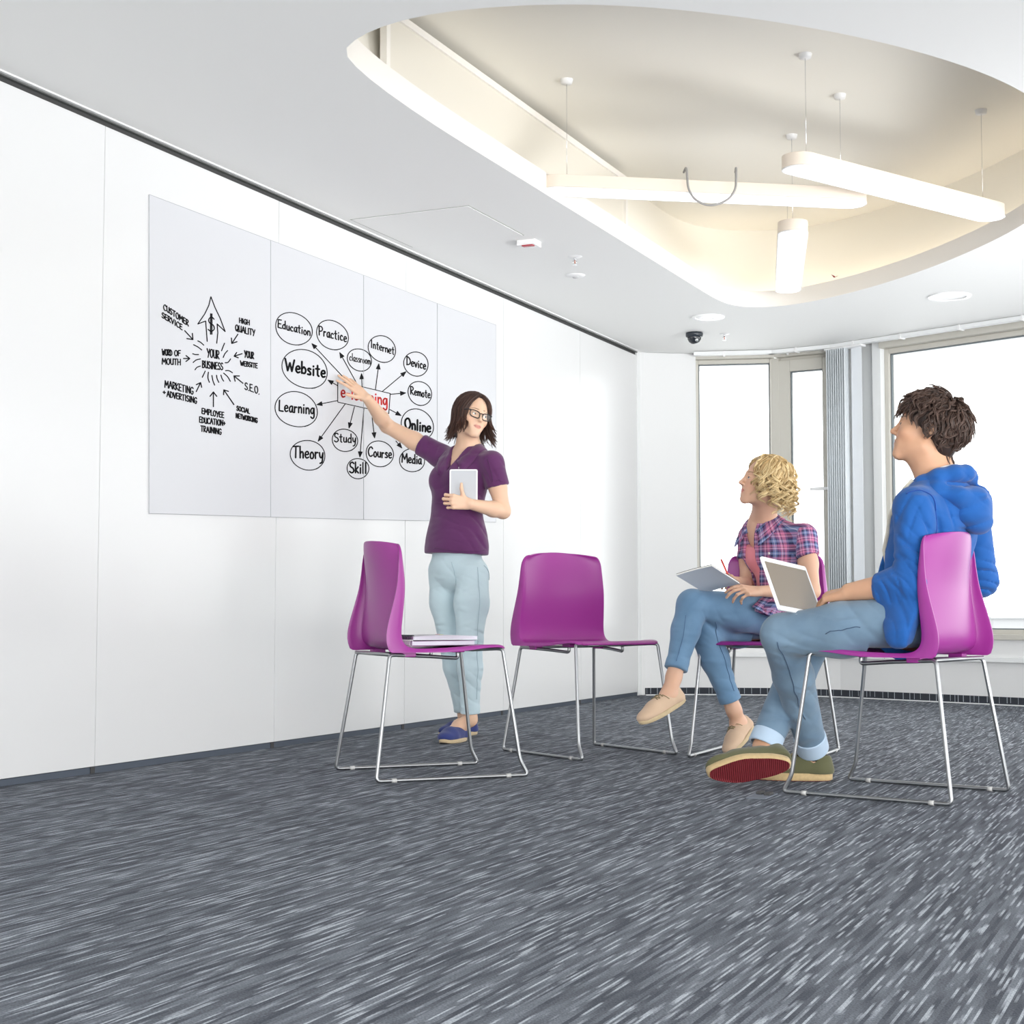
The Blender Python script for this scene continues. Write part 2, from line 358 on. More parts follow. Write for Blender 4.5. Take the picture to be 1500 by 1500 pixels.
me = bpy.data.meshes.new('ceiling'); bm.to_mesh(me); bm.free(); me.materials.append(M['ceiling'])
ceiling = bpy.data.objects.new('ceiling', me); C.objects.link(ceiling); tag(ceiling, kind='structure')
def band(name, P, z0, Q, z1, m, parent=None, flip=False, seg=None):
    n = len(P); V = [(p.x, p.y, z0) for p in P]+[(p.x, p.y, z1) for p in Q]
    Fc = [(i, (i+1) % n, n+(i+1) % n, n+i) for i in range(n)]
    return obj(name, V, Fc, m, parent, smooth=True)
o1 = offset_loop(hole, .12); o2_ = offset_loop(hole, .26); o3 = offset_loop(hole, .30)
band('coffer_fascia', hole, CEIL, hole, CEIL+.10, M['fascia'], ceiling)
band('coffer_shelf', hole, CEIL+.10, o2_, CEIL+.10, M['fascia'], ceiling)
band('coffer_wall', o2_, CEIL+.10, o3, 3.02, M['cream'], ceiling)
obj('coffer_top', [(p.x, p.y, 3.02) for p in o3], [tuple(range(len(o3)))], M['cream'], ceiling)
# warm cove lamps lying on the coffer shelf
cl = tag(empty('cove_lamp', (hole[0].x, hole[0].y, CEIL+.10)), 'warm light strip hidden on the ledge of the raised ceiling recess', 'light')
cpath = [p for p in offset_loop(hole, .18) if p.y > 7.2 and p.x > 1.15]
cpath.sort(key=lambda p: math.atan2(p.y-7.0, p.x-1.0), reverse=True)
tube('light_strip', [Vector((p.x, p.y, CEIL+.115))-Vector(cl.location) for p in cpath], .008, M['led'], cl, n=6)
# flat panel on the straight side of the coffer
q0 = Vector((.30, 7.6, 0)); q1 = Vector((.95, 9.05, 0))
def coffer_panel(a, b):
    Mx, L = seg_frame(a, b)
    w = tag(empty('trim_5'), kind='structure')
    for (x0, x1, z0, z1) in ((0, L, 2.60, 2.63), (0, L, 2.95, 2.98), (0, .03, 2.63, 2.95), (L-.03, L, 2.63, 2.95)):
        box('panel_rail', x0, x1, -.03, .0, z0, z1, M['fascia'], w, xf=Mx)
    box('panel', .03, L-.03, -.02, -.012, 2.63, 2.95, mat('grey_beige_panel', srgb(224, 219, 208), .3), w, xf=Mx)
pa = Vector((-.35, 5.75, 0)); dd = Vector((.4146, .91, 0)); nn = Vector((dd.y, -dd.x, 0))
base_l = Vector((hole[0].x, hole[0].y, 0))
PL = Vector((.36*1.87/1.9, 7.52*1.87/1.9, 0)) - nn*.20
coffer_panel(PL-dd*1.6, PL+dd*1.12)

# pendant lamps
def pendant(a, b, width, zb, h, label, wires=True):
    a = Vector(a); b = Vector(b); c = (a+b)/2; d = (b-a); L = d.length; ang = math.atan2(d.y, d.x)
    r = empty('pendant_lamp', (c.x, c.y, zb), ang); tag(r, label, 'lamp', None)
    def stadium(w, l, n=12):
        P = []
        for k in range(n+1): t = -math.pi/2+math.pi*k/n; P.append((l/2-w/2+w/2*math.cos(t), w/2*math.sin(t)))
        for k in range(n+1): t = math.pi/2+math.pi*k/n; P.append((-l/2+w/2+w/2*math.cos(t), w/2*math.sin(t)))
        return P
    def prism(name, w, l, z0, z1, m, bev=0):
        P = stadium(w, l); n = len(P); V = [(x, y, z0) for x, y in P]+[(x, y, z1) for x, y in P]
        Fc = [(i, (i+1) % n, n+(i+1) % n, n+i) for i in range(n)]+[tuple(range(n))[::-1], tuple(range(n, 2*n))]
        return obj(name, V, Fc, m, r, bevel=bev)
    prism('housing', width, L, .004, h, M['lampside'], .002); prism('diffuser', width-.016, L-.016, -.003, .006, M['lamp'])
    V, Fc = [], []
    P = [Vector((x, y, 0)) for x, y in stadium(width-.004, L-.004)]; P.append(P[0]); tube_mesh(P, .004, 6, False, V, Fc); obj('rim', V, Fc, M['white_plastic'], r, smooth=True)
    for s in (-1, 1):
        tube('suspension_wire', [(s*(L/2-.12), 0, h), (s*(L/2-.12), 0, 3.02-zb)], .0012, M['chrome'], r, n=5)
        V, Fc = lathe([(0, 3.0-zb), (.025, 3.0-zb), (.03, 3.02-zb)], 16, (s*(L/2-.12), 0, 0)); obj('ceiling_rose', V, Fc, M['white_plastic'], r, smooth=True)
    return r
a1 = onz(1162, 337, 2.5); b1 = onz(1154, 429, 2.5)
pendant((a1.x, a1.y), (b1.x, b1.y), .15, 2.5, .06, 'short looking white pendant lamp pointing toward the viewer in the middle of the ceiling recess')
b2 = onz(1268, 300, 2.5); dv = Vector((-.985, -.16)); b2 = Vector((b2.x, b2.y))
pendant(tuple(b2+dv*1.55), tuple(b2), .15, 2.5, .06, 'white pendant lamp at the top of the ceiling recess, lying nearly crossways, left one')
b3 = onz(1462, 322, 2.5); b3 = Vector((b3.x, b3.y)); dv3 = Vector((-.79, -.61))
pendant(tuple(b3+dv3*1.5), tuple(b3), .15, 2.5, .06, 'slanting white pendant lamp at the right end of the ceiling recess')
# hanging feed cable loop
cp = [at(1008, 276, 6.98), at(1016, 291, 6.98), at(1030, 299, 6.98), at(1042, 301, 6.98), at(1056, 298, 6.98), at(1070, 290, 6.98), at(1078, 276, 6.98)]
cp = [Vector((cp[0].x-.01, 7.06, 2.60)), Vector((cp[0].x-.005, 7.0, 2.61))]+cp+[Vector((cp[-1].x+.005, 7.0, 2.61)), Vector((cp[-1].x+.01, 7.06, 2.60))]
cc = tag(tube('power_cable', fillet(cp, .06, 4), .0055, mat('grey_cable', srgb(150, 148, 146), .5), None, n=8), 'grey cable hanging in a loop below the ceiling recess', 'cable')

# ceiling fittings
def at_ceiling(px, py): p = onz(px, py, CEIL); return p
def downlight(px, py, r, label, on):
    p = at_ceiling(px, py); e = tag(empty('downlight', tuple(p)), label, 'light')
    V, Fc = disc_ring(r*.78, r, -.008, .0, 36); obj('trim_ring', V, Fc, M['white_plastic'], e, smooth=False)
    V, Fc = lathe([(0, -.003), (r*.78, -.003)], 36); obj('diffuser', V, Fc, M['lamp'] if on else mat('opal_cover', (.8, .8, .8), .4), e)
    if on:
        V, Fc = lathe([(r*.3, -.004), (r*.55, -.007), (r*.75, -.004)], 36); obj('reflector', V, Fc, M['white_plastic'], e, smooth=True)
downlight(1037, 464, .105, 'round recessed downlight left of the two, above the black camera', True)
downlight(1391, 433.5, .125, 'round recessed ceiling disc right of the two, above the wide window', False)
def sprinkler(px, py, label, plate=.04, cupsize=1.0):
    p = at_ceiling(px, py); e = tag(empty('sprinkler', tuple(p)), label, 'sprinkler')
    V, Fc = lathe([(0, -.006), (plate*.7, -.006), (plate, 0)], 24); obj('escutcheon', V, Fc, M['white_plastic'], e, smooth=True)
    tube('stem', [(0, 0, -.004), (0, 0, -.02)], .007*cupsize, M['chrome'], e)
    for s in (-1, 1): tube('yoke_arm', [(s*.006, 0, -.018), (s*.011, 0, -.028), (s*.002, 0, -.042)], .0018, M['chrome'], e, n=6)
    V, Fc = lathe([(0, -.044), (.013, -.044), (.013, -.041), (0, -.041)], 16); obj('deflector', V, Fc, M['chrome'], e)
    tube('glass_bulb', [(0, 0, -.02), (0, 0, -.04)], .0025, mat('bulb_liquid', srgb(200, 120, 90), .2), e, n=6)
sprinkler(842, 376, 'chrome ceiling sprinkler left of the recess, with a glass bulb')
sprinkler(1061, 489, 'small ceiling sprinkler right of the black dome camera', .035)
p = at_ceiling(843, 403); e = tag(empty('smoke_detector', tuple(p)), 'flat round white detector plate on the ceiling below the left sprinkler', 'detector')
V, Fc = lathe([(0, -.012), (.03, -.011), (.05, -.006), (.055, 0)], 28); obj('cover', V, Fc, M['white_plastic'], e, smooth=True)
V, Fc = lathe([(0, -.018), (.014, -.017), (.018, -.011)], 20); obj('sensor_cap', V, Fc, mat('grey_cap', srgb(190, 190, 190), .4), e, smooth=True)
p = at_ceiling(775, 353); Mr = math.atan2(WD.y, WD.x)
e = tag(empty('emergency_light', tuple(p), Mr), 'small white box with a red lens on the ceiling near the hatch', 'light')
box('housing', -.045, .045, -.05, .05, -.03, 0, M['white_plastic'], e, bevel=.004); box('lens', -.05, -.02, -.04, .02, -.036, -.03, mat('red_lens', srgb(170, 30, 50), .3), e, bevel=.002)
# ceiling hatch
h1 = at_ceiling(766, 344); h2 = at_ceiling(634, 357)
hatch = tag(empty('ceiling_hatch', (h1.x, h1.y, CEIL), Mr), 'flush square access hatch in the ceiling beside the wall track', 'hatch')
box('hatch_door', -.62, 0, -.0, .62, -.0035, .0, M['ceiling'], hatch, bevel=.002)
box('hatch_gap', -.626, .006, -.006, .626, -.0015, .0005, mat('hatch_gap', srgb(170, 172, 166), .7), hatch)
# dome camera
p = at_ceiling(1017, 487.5)
e = tag(empty('dome_camera', tuple(p)), 'small black dome security camera on the ceiling left of the windows', 'camera')
V, Fc = lathe([(0, 0), (.056, 0), (.058, -.008), (.057, -.026), (.045, -.033), (0, -.033)], 32); obj('base_ring', V, Fc, M['black_plastic'], e, smooth=True)
V, Fc = lathe([(.046, -.03), (.045, -.045), (.036, -.062), (.02, -.073), (0, -.077)], 32); obj('dome', V, Fc, mat('smoked_dome', srgb(40, 44, 50), .08), e, smooth=True)
tube('lens', [(.01, -.035, -.05), (.012, -.045, -.058)], .011, M['chrome'], e, n=12)
# small insect-like clip stuck on the coffer ledge
p = at(1223, 405, 9.42); e = tag(empty('ledge_tag', tuple(p)), 'tiny dark red tag sticking up on the recess ledge', 'tag')
obj('tag_strip', [(-.02, 0, .012), (-.006, 0, -.006), (0, .004, .004), (.004, 0, -.004), (.022, 0, .006), (.006, 0, .0)], [(0, 1, 2), (1, 3, 2), (3, 4, 5)], mat('dark_red', srgb(120, 40, 50), .5), e, solid=.003)

# far buildings seen through the haze outside
M['haze'] = mat('hazy_concrete', (0.27, 0.275, 0.28), 0.9)
def far_building(px0, px1, py0, py1, Y, label, cols=6, rows=2):
    a = at(px0, py1, Y); b = at(px1, py0, Y); e = tag(empty('distant_building', (a.x, Y, a.z)), label, 'building')
    w = b.x-a.x; h = b.z-a.z
    box('block', 0, w, 0, 12, -20, h, M['haze'], e)
    box('roof_parapet', -.3, w+.3, -.3, 12, h, h+.12, M['haze'], e)
far_building(1455, 1510, 906, 912, 160, 'pale hazy building low behind the right window glass', 8, 1)
e = tag(empty('distant_mast', tuple(at(1446, 912, 160))), 'thin hazy mast far outside the right window', 'mast')
V, Fc = [], []; tube_mesh([(0, 0, -20), (0, 0, 2.0)], .08, 5, True, V, Fc); obj('pole', V, Fc, M['haze'], e)
box('crossbar', -.35, .35, -.05, .05, .9, 1.0, M['haze'], e)

# floor box with two black plugs
p = onz(1117, 1166, 0)
e = tag(empty('floor_socket', (p.x, p.y, 0), Mr), 'flat socket lid with two black slots let into the carpet below the red shoe sole', 'socket')
box('lid', -.09, .06, -.035, .03, .0, .004, mat('lid_carpet_grey', srgb(108, 114, 124), .8), e, bevel=.001)
box('plug_slot', -.015, .028, -.03, -.008, .004, .012, M['dark'], e, bevel=.002); box('plug_slot', .005, .05, .004, .024, .004, .012, M['dark'], e, bevel=.002)
# ------------------------------------------------------------------ dry-erase sheets on the partition wall and the handwriting
GL = {
'A': (.8, [[(0, 0), (.38, 1), (.42, 1), (.8, 0)], [(.15, .36), (.66, .38)]]),
'B': (.65, [[(.05, 0), (.06, 1)], [(.0, .98), (.4, .97), (.52, .78), (.36, .56), (.08, .53)], [(.36, .55), (.64, .36), (.5, .06), (.02, .0)]]),
'C': (.7, [[(.68, .82), (.48, 1), (.2, .88), (.02, .5), (.14, .1), (.42, 0), (.68, .14)]]),
'D': (.72, [[(.06, 0), (.06, 1)], [(0, .98), (.42, .9), (.7, .55), (.56, .15), (.02, 0)]]),
'E': (.6, [[(.58, 1), (.05, .97), (.03, .02), (.6, 0)], [(.05, .5), (.5, .52)]]),
'F': (.58, [[(.58, 1), (.05, .97), (.03, 0)], [(.05, .5), (.48, .52)]]),
'G': (.75, [[(.7, .82), (.45, 1), (.15, .82), (.02, .45), (.2, .06), (.55, .02), (.7, .4), (.42, .42)]]),
'H': (.7, [[(.04, 1), (.04, 0)], [(.66, 1), (.66, 0)], [(.04, .48), (.66, .52)]]),
'I': (.3, [[(.15, 1), (.15, 0)]]),
'J': (.5, [[(.4, 1), (.4, .2), (.2, 0), (0, .15)]]),
'K': (.68, [[(.05, 1), (.05, 0)], [(.62, 1), (.08, .45), (.66, 0)]]),
'L': (.55, [[(.06, 1), (.03, .03), (.55, 0)]]),
'M': (.95, [[(.02, 0), (.1, 1), (.46, .35), (.82, 1), (.92, 0)]]),
'N': (.75, [[(.04, 0), (.06, 1), (.68, .02), (.7, 1)]]),
'O': (.75, [[(.38, 1), (.1, .82), (.02, .45), (.2, .06), (.48, .02), (.72, .4), (.62, .85), (.38, 1)]]),
'P': (.62, [[(.06, 0), (.05, 1)], [(0, .97), (.4, .98), (.6, .75), (.42, .5), (.08, .45)]]),
'Q': (.8, [[(.38, 1), (.1, .82), (.02, .45), (.2, .06), (.48, .02), (.72, .4), (.62, .85), (.38, 1)], [(.45, .3), (.8, -.1)]]),
'R': (.66, [[(.06, 0), (.05, 1)], [(0, .97), (.4, .98), (.58, .75), (.4, .52), (.08, .48), (.64, 0)]]),
'S': (.62, [[(.58, .88), (.36, 1), (.1, .86), (.14, .6), (.5, .42), (.58, .16), (.3, 0), (.02, .12)]]),
'T': (.7, [[(0, .96), (.7, 1)], [(.36, .98), (.34, 0)]]),
'U': (.7, [[(.04, 1), (.06, .25), (.3, 0), (.58, .2), (.64, 1)], [(.64, 1), (.66, 0)]]),
'V': (.7, [[(0, 1), (.34, 0), (.7, 1)]]),
'W': (1.0, [[(0, 1), (.26, 0), (.5, .7), (.72, 0), (1, 1)]]),
'Y': (.68, [[(0, 1), (.32, .5)], [(.68, 1), (.24, -.05)]]),
'+': (.5, [[(0, .5), (.5, .5)], [(.25, .75), (.25, .25)]]),
'.': (.2, [[(.08, 0), (.1, .04)]]), ' ': (.4, []),
'-': (.45, [[(.05, .35), (.4, .36)]]),
'$': (.6, [[(.56, .82), (.34, .95), (.08, .8), (.14, .58), (.5, .42), (.58, .18), (.3, .03), (.02, .15)], [(.26, 1.15), (.24, -.15)], [(.38, 1.15), (.36, -.15)]]),
'a': (.5, [[(.44, .5), (.24, .56), (.04, .36), (.08, .06), (.3, .04), (.44, .5)], [(.46, .56), (.44, .1), (.54, 0)]]),
'b': (.5, [[(.05, 1), (.05, 0)], [(.05, .35), (.28, .56), (.48, .32), (.36, .03), (.05, .04)]]),
'c': (.45, [[(.42, .46), (.24, .56), (.05, .34), (.12, .04), (.42, .06)]]),
'd': (.52, [[(.42, .44), (.22, .54), (.04, .3), (.1, .03), (.42, .1)], [(.45, 1), (.46, 0)]]),
'e': (.48, [[(.06, .28), (.44, .34), (.34, .56), (.1, .48), (.04, .2), (.2, .0), (.46, .08)]]),
'g': (.5, [[(.44, .5), (.24, .56), (.04, .36), (.1, .08), (.3, .08), (.44, .45)], [(.46, .56), (.46, -.2), (.26, -.4), (.04, -.28)]]),
'h': (.5, [[(.05, 1), (.05, 0)], [(.05, .35), (.26, .55), (.42, .4), (.44, 0)]]),
'i': (.2, [[(.1, .52), (.1, 0)], [(.1, .74), (.11, .79)]]),
'k': (.46, [[(.05, 1), (.05, 0)], [(.4, .56), (.08, .26), (.44, 0)]]),
'l': (.2, [[(.1, 1), (.1, 0)]]),
'm': (.74, [[(.05, .54), (.05, 0)], [(.05, .36), (.22, .55), (.36, .4), (.36, 0)], [(.36, .36), (.54, .55), (.68, .4), (.7, 0)]]),
'n': (.48, [[(.05, .54), (.05, 0)], [(.05, .36), (.26, .55), (.42, .4), (.44, 0)]]),
'o': (.48, [[(.26, .56), (.05, .36), (.1, .05), (.34, .03), (.46, .32), (.26, .56)]]),
'r': (.38, [[(.05, .54), (.05, 0)], [(.05, .32), (.2, .52), (.36, .5)]]),
's': (.42, [[(.38, .5), (.18, .56), (.08, .42), (.34, .22), (.32, .03), (.03, .04)]]),
't': (.42, [[(.2, .9), (.2, .08), (.34, 0)], [(0, .6), (.4, .62)]]),
'u': (.5, [[(.05, .54), (.06, .12), (.24, 0), (.42, .16), (.44, .54)], [(.44, .54), (.46, 0)]]),
'v': (.46, [[(0, .56), (.22, 0), (.46, .58)]]),
'y': (.48, [[(.04, .56), (.1, .2), (.3, .14), (.44, .5)], [(.46, .56), (.36, -.2), (.1, -.36)]]),
}
def crom(P, n=5):
    if len(P) < 3: return P
    closed = P[0] == P[-1]; out = []
    for i in range(len(P)-1):
        p1, p2 = P[i], P[i+1]
        p0 = P[i-1] if i > 0 else (P[-2] if closed else p1); p3 = P[i+2] if i+2 < len(P) else (P[1] if closed else p2)
        for k in range(n):
            t = k/n; out.append(tuple(.5*((2*p1[d])+(-p0[d]+p2[d])*t+(2*p0[d]-5*p1[d]+4*p2[d]-p3[d])*t*t+(-p0[d]+3*p1[d]-3*p2[d]+p3[d])*t**3) for d in (0, 1)))
    out.append(P[-1]); return out
BOARD_T = .005
class Ink:
    def __init__(s): s.V = []; s.F = []
    def stroke(s, P, w):
        n = len(P)
        for i in range(n-1):
            a, c = P[i], P[i+1]; dx, dy = c[0]-a[0], c[1]-a[1]; l = math.hypot(dx, dy) or 1; nx, ny = -dy/l*w/2, dx/l*w/2; b = len(s.V)
            s.V += [(a[0]+nx, a[1]+ny), (a[0]-nx, a[1]-ny), (c[0]-nx, c[1]-ny), (c[0]+nx, c[1]+ny)]; s.F.append((b, b+1, b+2, b+3))
        for q in P if n < 60 else P[::2]:
            b = len(s.V); s.V += [(q[0]+w/2*math.cos(k*math.pi/3), q[1]+w/2*math.sin(k*math.pi/3)) for k in range(6)]; s.F.append(tuple(range(b, b+6)))
    def build(s, name, m, parent, off=BOARD_T+.0006):
        V = [onwall(x, y, off) for x, y in s.V]
        Fc = []
        for f in s.F:      # face the room
            a, b, c = V[f[0]], V[f[1]], V[f[2]]
            Fc.append(f if (b-a).cross(c-a).dot(WN) > 0 else f[::-1])
        return obj(name, V, Fc, m, parent)
# sheets: corners as seen, solved onto the wall plane
def sheet(q, label):
    P = [onwall(x, y, 0.0006) for x, y in q]; Q = [p+WN*(BOARD_T-.0006) for p in P]
    c = sum(P, Vector())/4; e = tag(empty('dry_erase_sheet', tuple(c)), label, 'whiteboard')
    V = [p-c for p in P+Q]; obj('sheet', V, [(0, 1, 2, 3)[::-1], (4, 5, 6, 7), (0, 1, 5, 4), (1, 2, 6, 5), (2, 3, 7, 6), (3, 0, 4, 7)], M['board'], e)
    V = []; Fc = []
    for i in range(4):
        a, b = Q[i]-c, Q[(i+1) % 4]-c; tube_mesh([a, b], .0011, 4, True, V, Fc)
    obj('sheet_edge', V, Fc, M['seam'], e)
    return e, c
S = []
S.append(sheet([(217.5, 752), (394.8, 757.1), (394.8, 351.8), (217.5, 285)], 'tall pale grey dry-erase sheet lettered YOUR BUSINESS with a dollar arrow, leftmost'))
S.append(sheet([(395.4, 757.2), (531.1, 761), (531.1, 402.9), (395.4, 352)], 'pale grey dry-erase sheet with bubbles Education, Website, Learning and Theory'))
S.append(sheet([(531.7, 761.1), (639, 763), (639, 444.3), (531.7, 403.1)], 'pale grey dry-erase sheet with bubbles Internet, Device, Remote, Online behind the raised arm'))
S.append(sheet([(639.6, 763), (725.5, 765), (725.5, 476), (639.6, 444.6)], 'blank pale grey dry-erase sheet behind the standing person\'s head, rightmost'))
def put(ink, name, m, k, label=None):
    o = ink.build(name, m, None); e, c = S[k]; o.data.transform(Matrix.Translation(-c)); o.parent = e
    if label: o['label'] = label
    return o
rj = random.Random(11)
def word(text, p0, p1, h, w, k, m=None, jit=.03, label=None):
    tot = sum(GL[ch][0] for ch in text)+.16*(len(text)-1); ux = ((p1[0]-p0[0])/tot, (p1[1]-p0[1])/tot); ink = Ink(); x = 0
    for ch in text:
        gw, st = GL[ch]; sy = rj.uniform(-jit, jit)
        for P in st:
            Pp = [(p0[0]+(x+px+rj.uniform(-.012, .012))*ux[0], p0[1]+(x+px)*ux[1]-(py+sy)*h) for px, py in P]
            soft = ch not in 'AHIKLMNTVWYEFk+tiXvl'
            if P[0] == P[-1]: Pp[-1] = Pp[0]
            ink.stroke(crom(Pp, 5) if soft or len(P) > 5 else Pp, w)
        x += gw+.16
    return put(ink, 'handwriting', m or M['ink'], k)
def oval(cx, cy, rx, ry, tilt, w, k, skew=.0):
    P = []; n = 40
    for i in range(n+3):
        a = 2*math.pi*i/n+.6; r = 1+.012*math.sin(3*a+cx)+(.01 if i > n else 0)
        x = rx*r*math.cos(a); y = ry*r*math.sin(a); t = math.radians(tilt)
        P.append((cx+x*math.cos(t)-y*math.sin(t), cy+x*math.sin(t)+y*math.cos(t)))
    ink = Ink(); ink.stroke(P, w); return put(ink, 'drawn_oval', M['ink'], k)
def arrow(a, b, w, k, head=7, filled=True, name='drawn_arrow'):
    ink = Ink(); dx, dy = b[0]-a[0], b[1]-a[1]; l = math.hypot(dx, dy); ux, uy = dx/l, dy/l
    if filled:
        base = (b[0]-ux*head, b[1]-uy*head); ink.stroke([a, base], w); hw = head*.38
        p1 = (base[0]-uy*hw, base[1]+ux*hw); p2 = (base[0]+uy*hw, base[1]-ux*hw)
        ink.stroke([b, p1, p2, b], w*.8); i0 = len(ink.V); ink.V += [b, p1, p2]; ink.F.append((i0, i0+1, i0+2))
    else:
        ink.stroke([a, b], w)
        for s in (1, -1):
            t = math.radians(38)*s; rx = -(ux*math.cos(t)-uy*math.sin(t)); ry = -(ux*math.sin(t)+uy*math.cos(t)); ink.stroke([b, (b[0]+rx*head, b[1]+ry*head)], w)
    return put(ink, name, M['ink'], k)
# --- second and third sheets. q() turns a reading of the enlarged crop into photograph pixels
q = lambda x, y: (380+x/5.0, 420+y/5.0)
BW = 1.35
for (cx, cy, rx, ry, tilt, k) in ((252, 308, 140, 112, 28, 1), (534, 354, 124, 100, 35, 1), (733, 536, 92, 78, 30, 1), (332, 602, 172, 135, 25, 1), (270, 898, 158, 126, 18, 1), (354, 1234, 128, 108, 12, 1), (626, 1125, 94, 81, 14, 1), (722, 1332, 80, 74, 5, 1),
                             (898, 456, 106, 92, 40, 2), (1147, 566, 92, 86, 40, 2), (1175, 781, 92, 82, 48, 2), (1157, 1010, 124, 108, 38, 2), (881, 1224, 102, 93, 25, 2), (1118, 1272, 92, 84, 8, 2)):
    x, y = q(cx, cy); oval(x, y, rx/5, ry/5, tilt, BW, k)
for (t, x0, y0, x1, y1, h, w, k) in (("Education", 136, 298, 372, 360, 52, 1.9, 1), ("Practice", 436, 352, 638, 404, 58, 1.9, 1), ("classroom", 660, 538, 814, 570, 46, 1.3, 1), ("Website", 190, 612, 482, 664, 74, 2.9, 1),
                                     ("Learning", 144, 908, 402, 934, 68, 2.3, 1), ("Theory", 246, 1252, 466, 1262, 74, 2.4, 1), ("Study", 548, 1138, 706, 1142, 56, 1.9, 1), ("Skill", 660, 1362, 784, 1368, 68, 2.4, 1),
                                     ("Internet", 816, 444, 986, 498, 50, 1.7, 2), ("Device", 1078, 572, 1218, 606, 54, 1.9, 2), ("Remote", 1106, 786, 1250, 818, 50, 1.8, 2), ("Online", 1066, 1034, 1254, 1068, 66, 2.9, 2), ("Course", 798, 1240, 968, 1258, 60, 2.1, 2), ("Media", 1044, 1284, 1186, 1300, 58, 2.1, 2)):
    a = q(x0, y0); b = q(x1, y1); word(t, a, b, h/5*1.15, w, k)
for (x0, y0, x1, y1, k) in ((712, 706, 588, 482, 1), (640, 690, 384, 416, 1), (572, 724, 502, 684, 1), (572, 834, 420, 864, 1), (626, 862, 430, 1132, 1), (696, 880, 656, 1036, 1), (766, 892, 736, 1248, 1), (752, 736, 748, 636, 1),
                         (850, 752, 875, 564, 2), (902, 766, 1074, 622, 2), (958, 788, 1072, 778, 2), (956, 900, 1038, 944, 2), (826, 960, 844, 1108, 2), (1000, 1130, 1044, 1182, 2)):
    arrow(q(x0, y0), q(x1, y1), 1.3, k, head=7.8)
ink = Ink(); B0 = [q(574, 690), q(574, 845), q(948, 928), q(958, 782), q(574, 690)]
ink.stroke(B0[:3], 1.2); ink.stroke(B0[2:], 1.2); put(ink, 'drawn_box', M['ink'], 2)
word("e-learning", q(598, 806), q(936, 872), 17.5, 2.4, 2, M['red_ink'])
# --- first sheet
q = lambda x, y: (220+x/6.522, 420+y/6.522)
for (t, x0, y0, x1, y1, h) in (("CUSTOMER", 128, 218, 366, 376, 54), ("SERVICE", 112, 292, 306, 412, 50), ("HIGH", 852, 344, 948, 366, 46), ("QUALITY", 815, 420, 1000, 470, 58), ("YOUR", 900, 672, 990, 690, 62), ("WEBSITE", 862, 752, 1024, 778, 44),
                              ("WORD", 114, 650, 208, 662, 56), ("OF", 232, 660, 290, 662, 52), ("MOUTH", 114, 740, 290, 748, 56), ("MARKETING", 140, 960, 412, 1028, 66), ("ADVERTISING", 160, 1050, 446, 1116, 56), ("+", 122, 1032, 146, 1036, 50),
                              ("S.E.O.", 904, 978, 1044, 1030, 66), ("SOCIAL", 826, 1180, 950, 1212, 42), ("NETWORKING", 820, 1252, 1024, 1300, 44), ("EMPLOYEE", 494, 1212, 704, 1254, 52), ("EDUCATION+", 470, 1296, 716, 1332, 54), ("TRAINING", 484, 1382, 680, 1412, 54),
                              ("YOUR", 544, 668, 660, 690, 78), ("BUSINESS", 498, 772, 694, 796, 66), ("$", 552, 428, 614, 432, 150)):
    word(t, q(x0, y0), q(x1, y1), h/6.522, 1.75, 0)
for P in ([(545, 522), (530, 328), (455, 356), (520, 262), (560, 180), (580, 96)], [(580, 96), (620, 200), (668, 300), (716, 428), (640, 356), (646, 440), (636, 540)],
          [(455, 518), (480, 530), (512, 558)], [(414, 554), (455, 575), (492, 604)], [(406, 640), (430, 648), (462, 648)], [(410, 724), (440, 700), (480, 690)], [(428, 794), (448, 770), (480, 758)], [(498, 866), (512, 836), (526, 806)],
          [(556, 816), (552, 870), (566, 914)], [(590, 848), (600, 900), (616, 940)], [(634, 846), (640, 880), (656, 914)], [(676, 844), (686, 876), (702, 902)], [(702, 826), (740, 860), (766, 904)], [(720, 802), (752, 802), (786, 822)],
          [(710, 540), (694, 580), (682, 612)], [(740, 610), (714, 640), (698, 676)], [(768, 690), (744, 722), (716, 726)]):
    big = len(P) > 3; P = [q(*p) for p in P]; ink = Ink(); ink.stroke(P if big else crom(P), 1.6); put(ink, 'drawn_arrow_outline' if big else 'drawn_ray', M['ink'], 0)
for (a, b, hd) in (((330, 420), (408, 505), 9), ((318, 686), (378, 686), 7), ((440, 1002), (482, 916), 7), ((604, 1146), (604, 1006), 8), ((800, 1126), (704, 986), 7), ((886, 922), (800, 852), 8), ((878, 640), (802, 664), 6.5), ((838, 454), (780, 542), 8)):
    arrow(q(*a), q(*b), 1.75, 0, head=hd, filled=False)
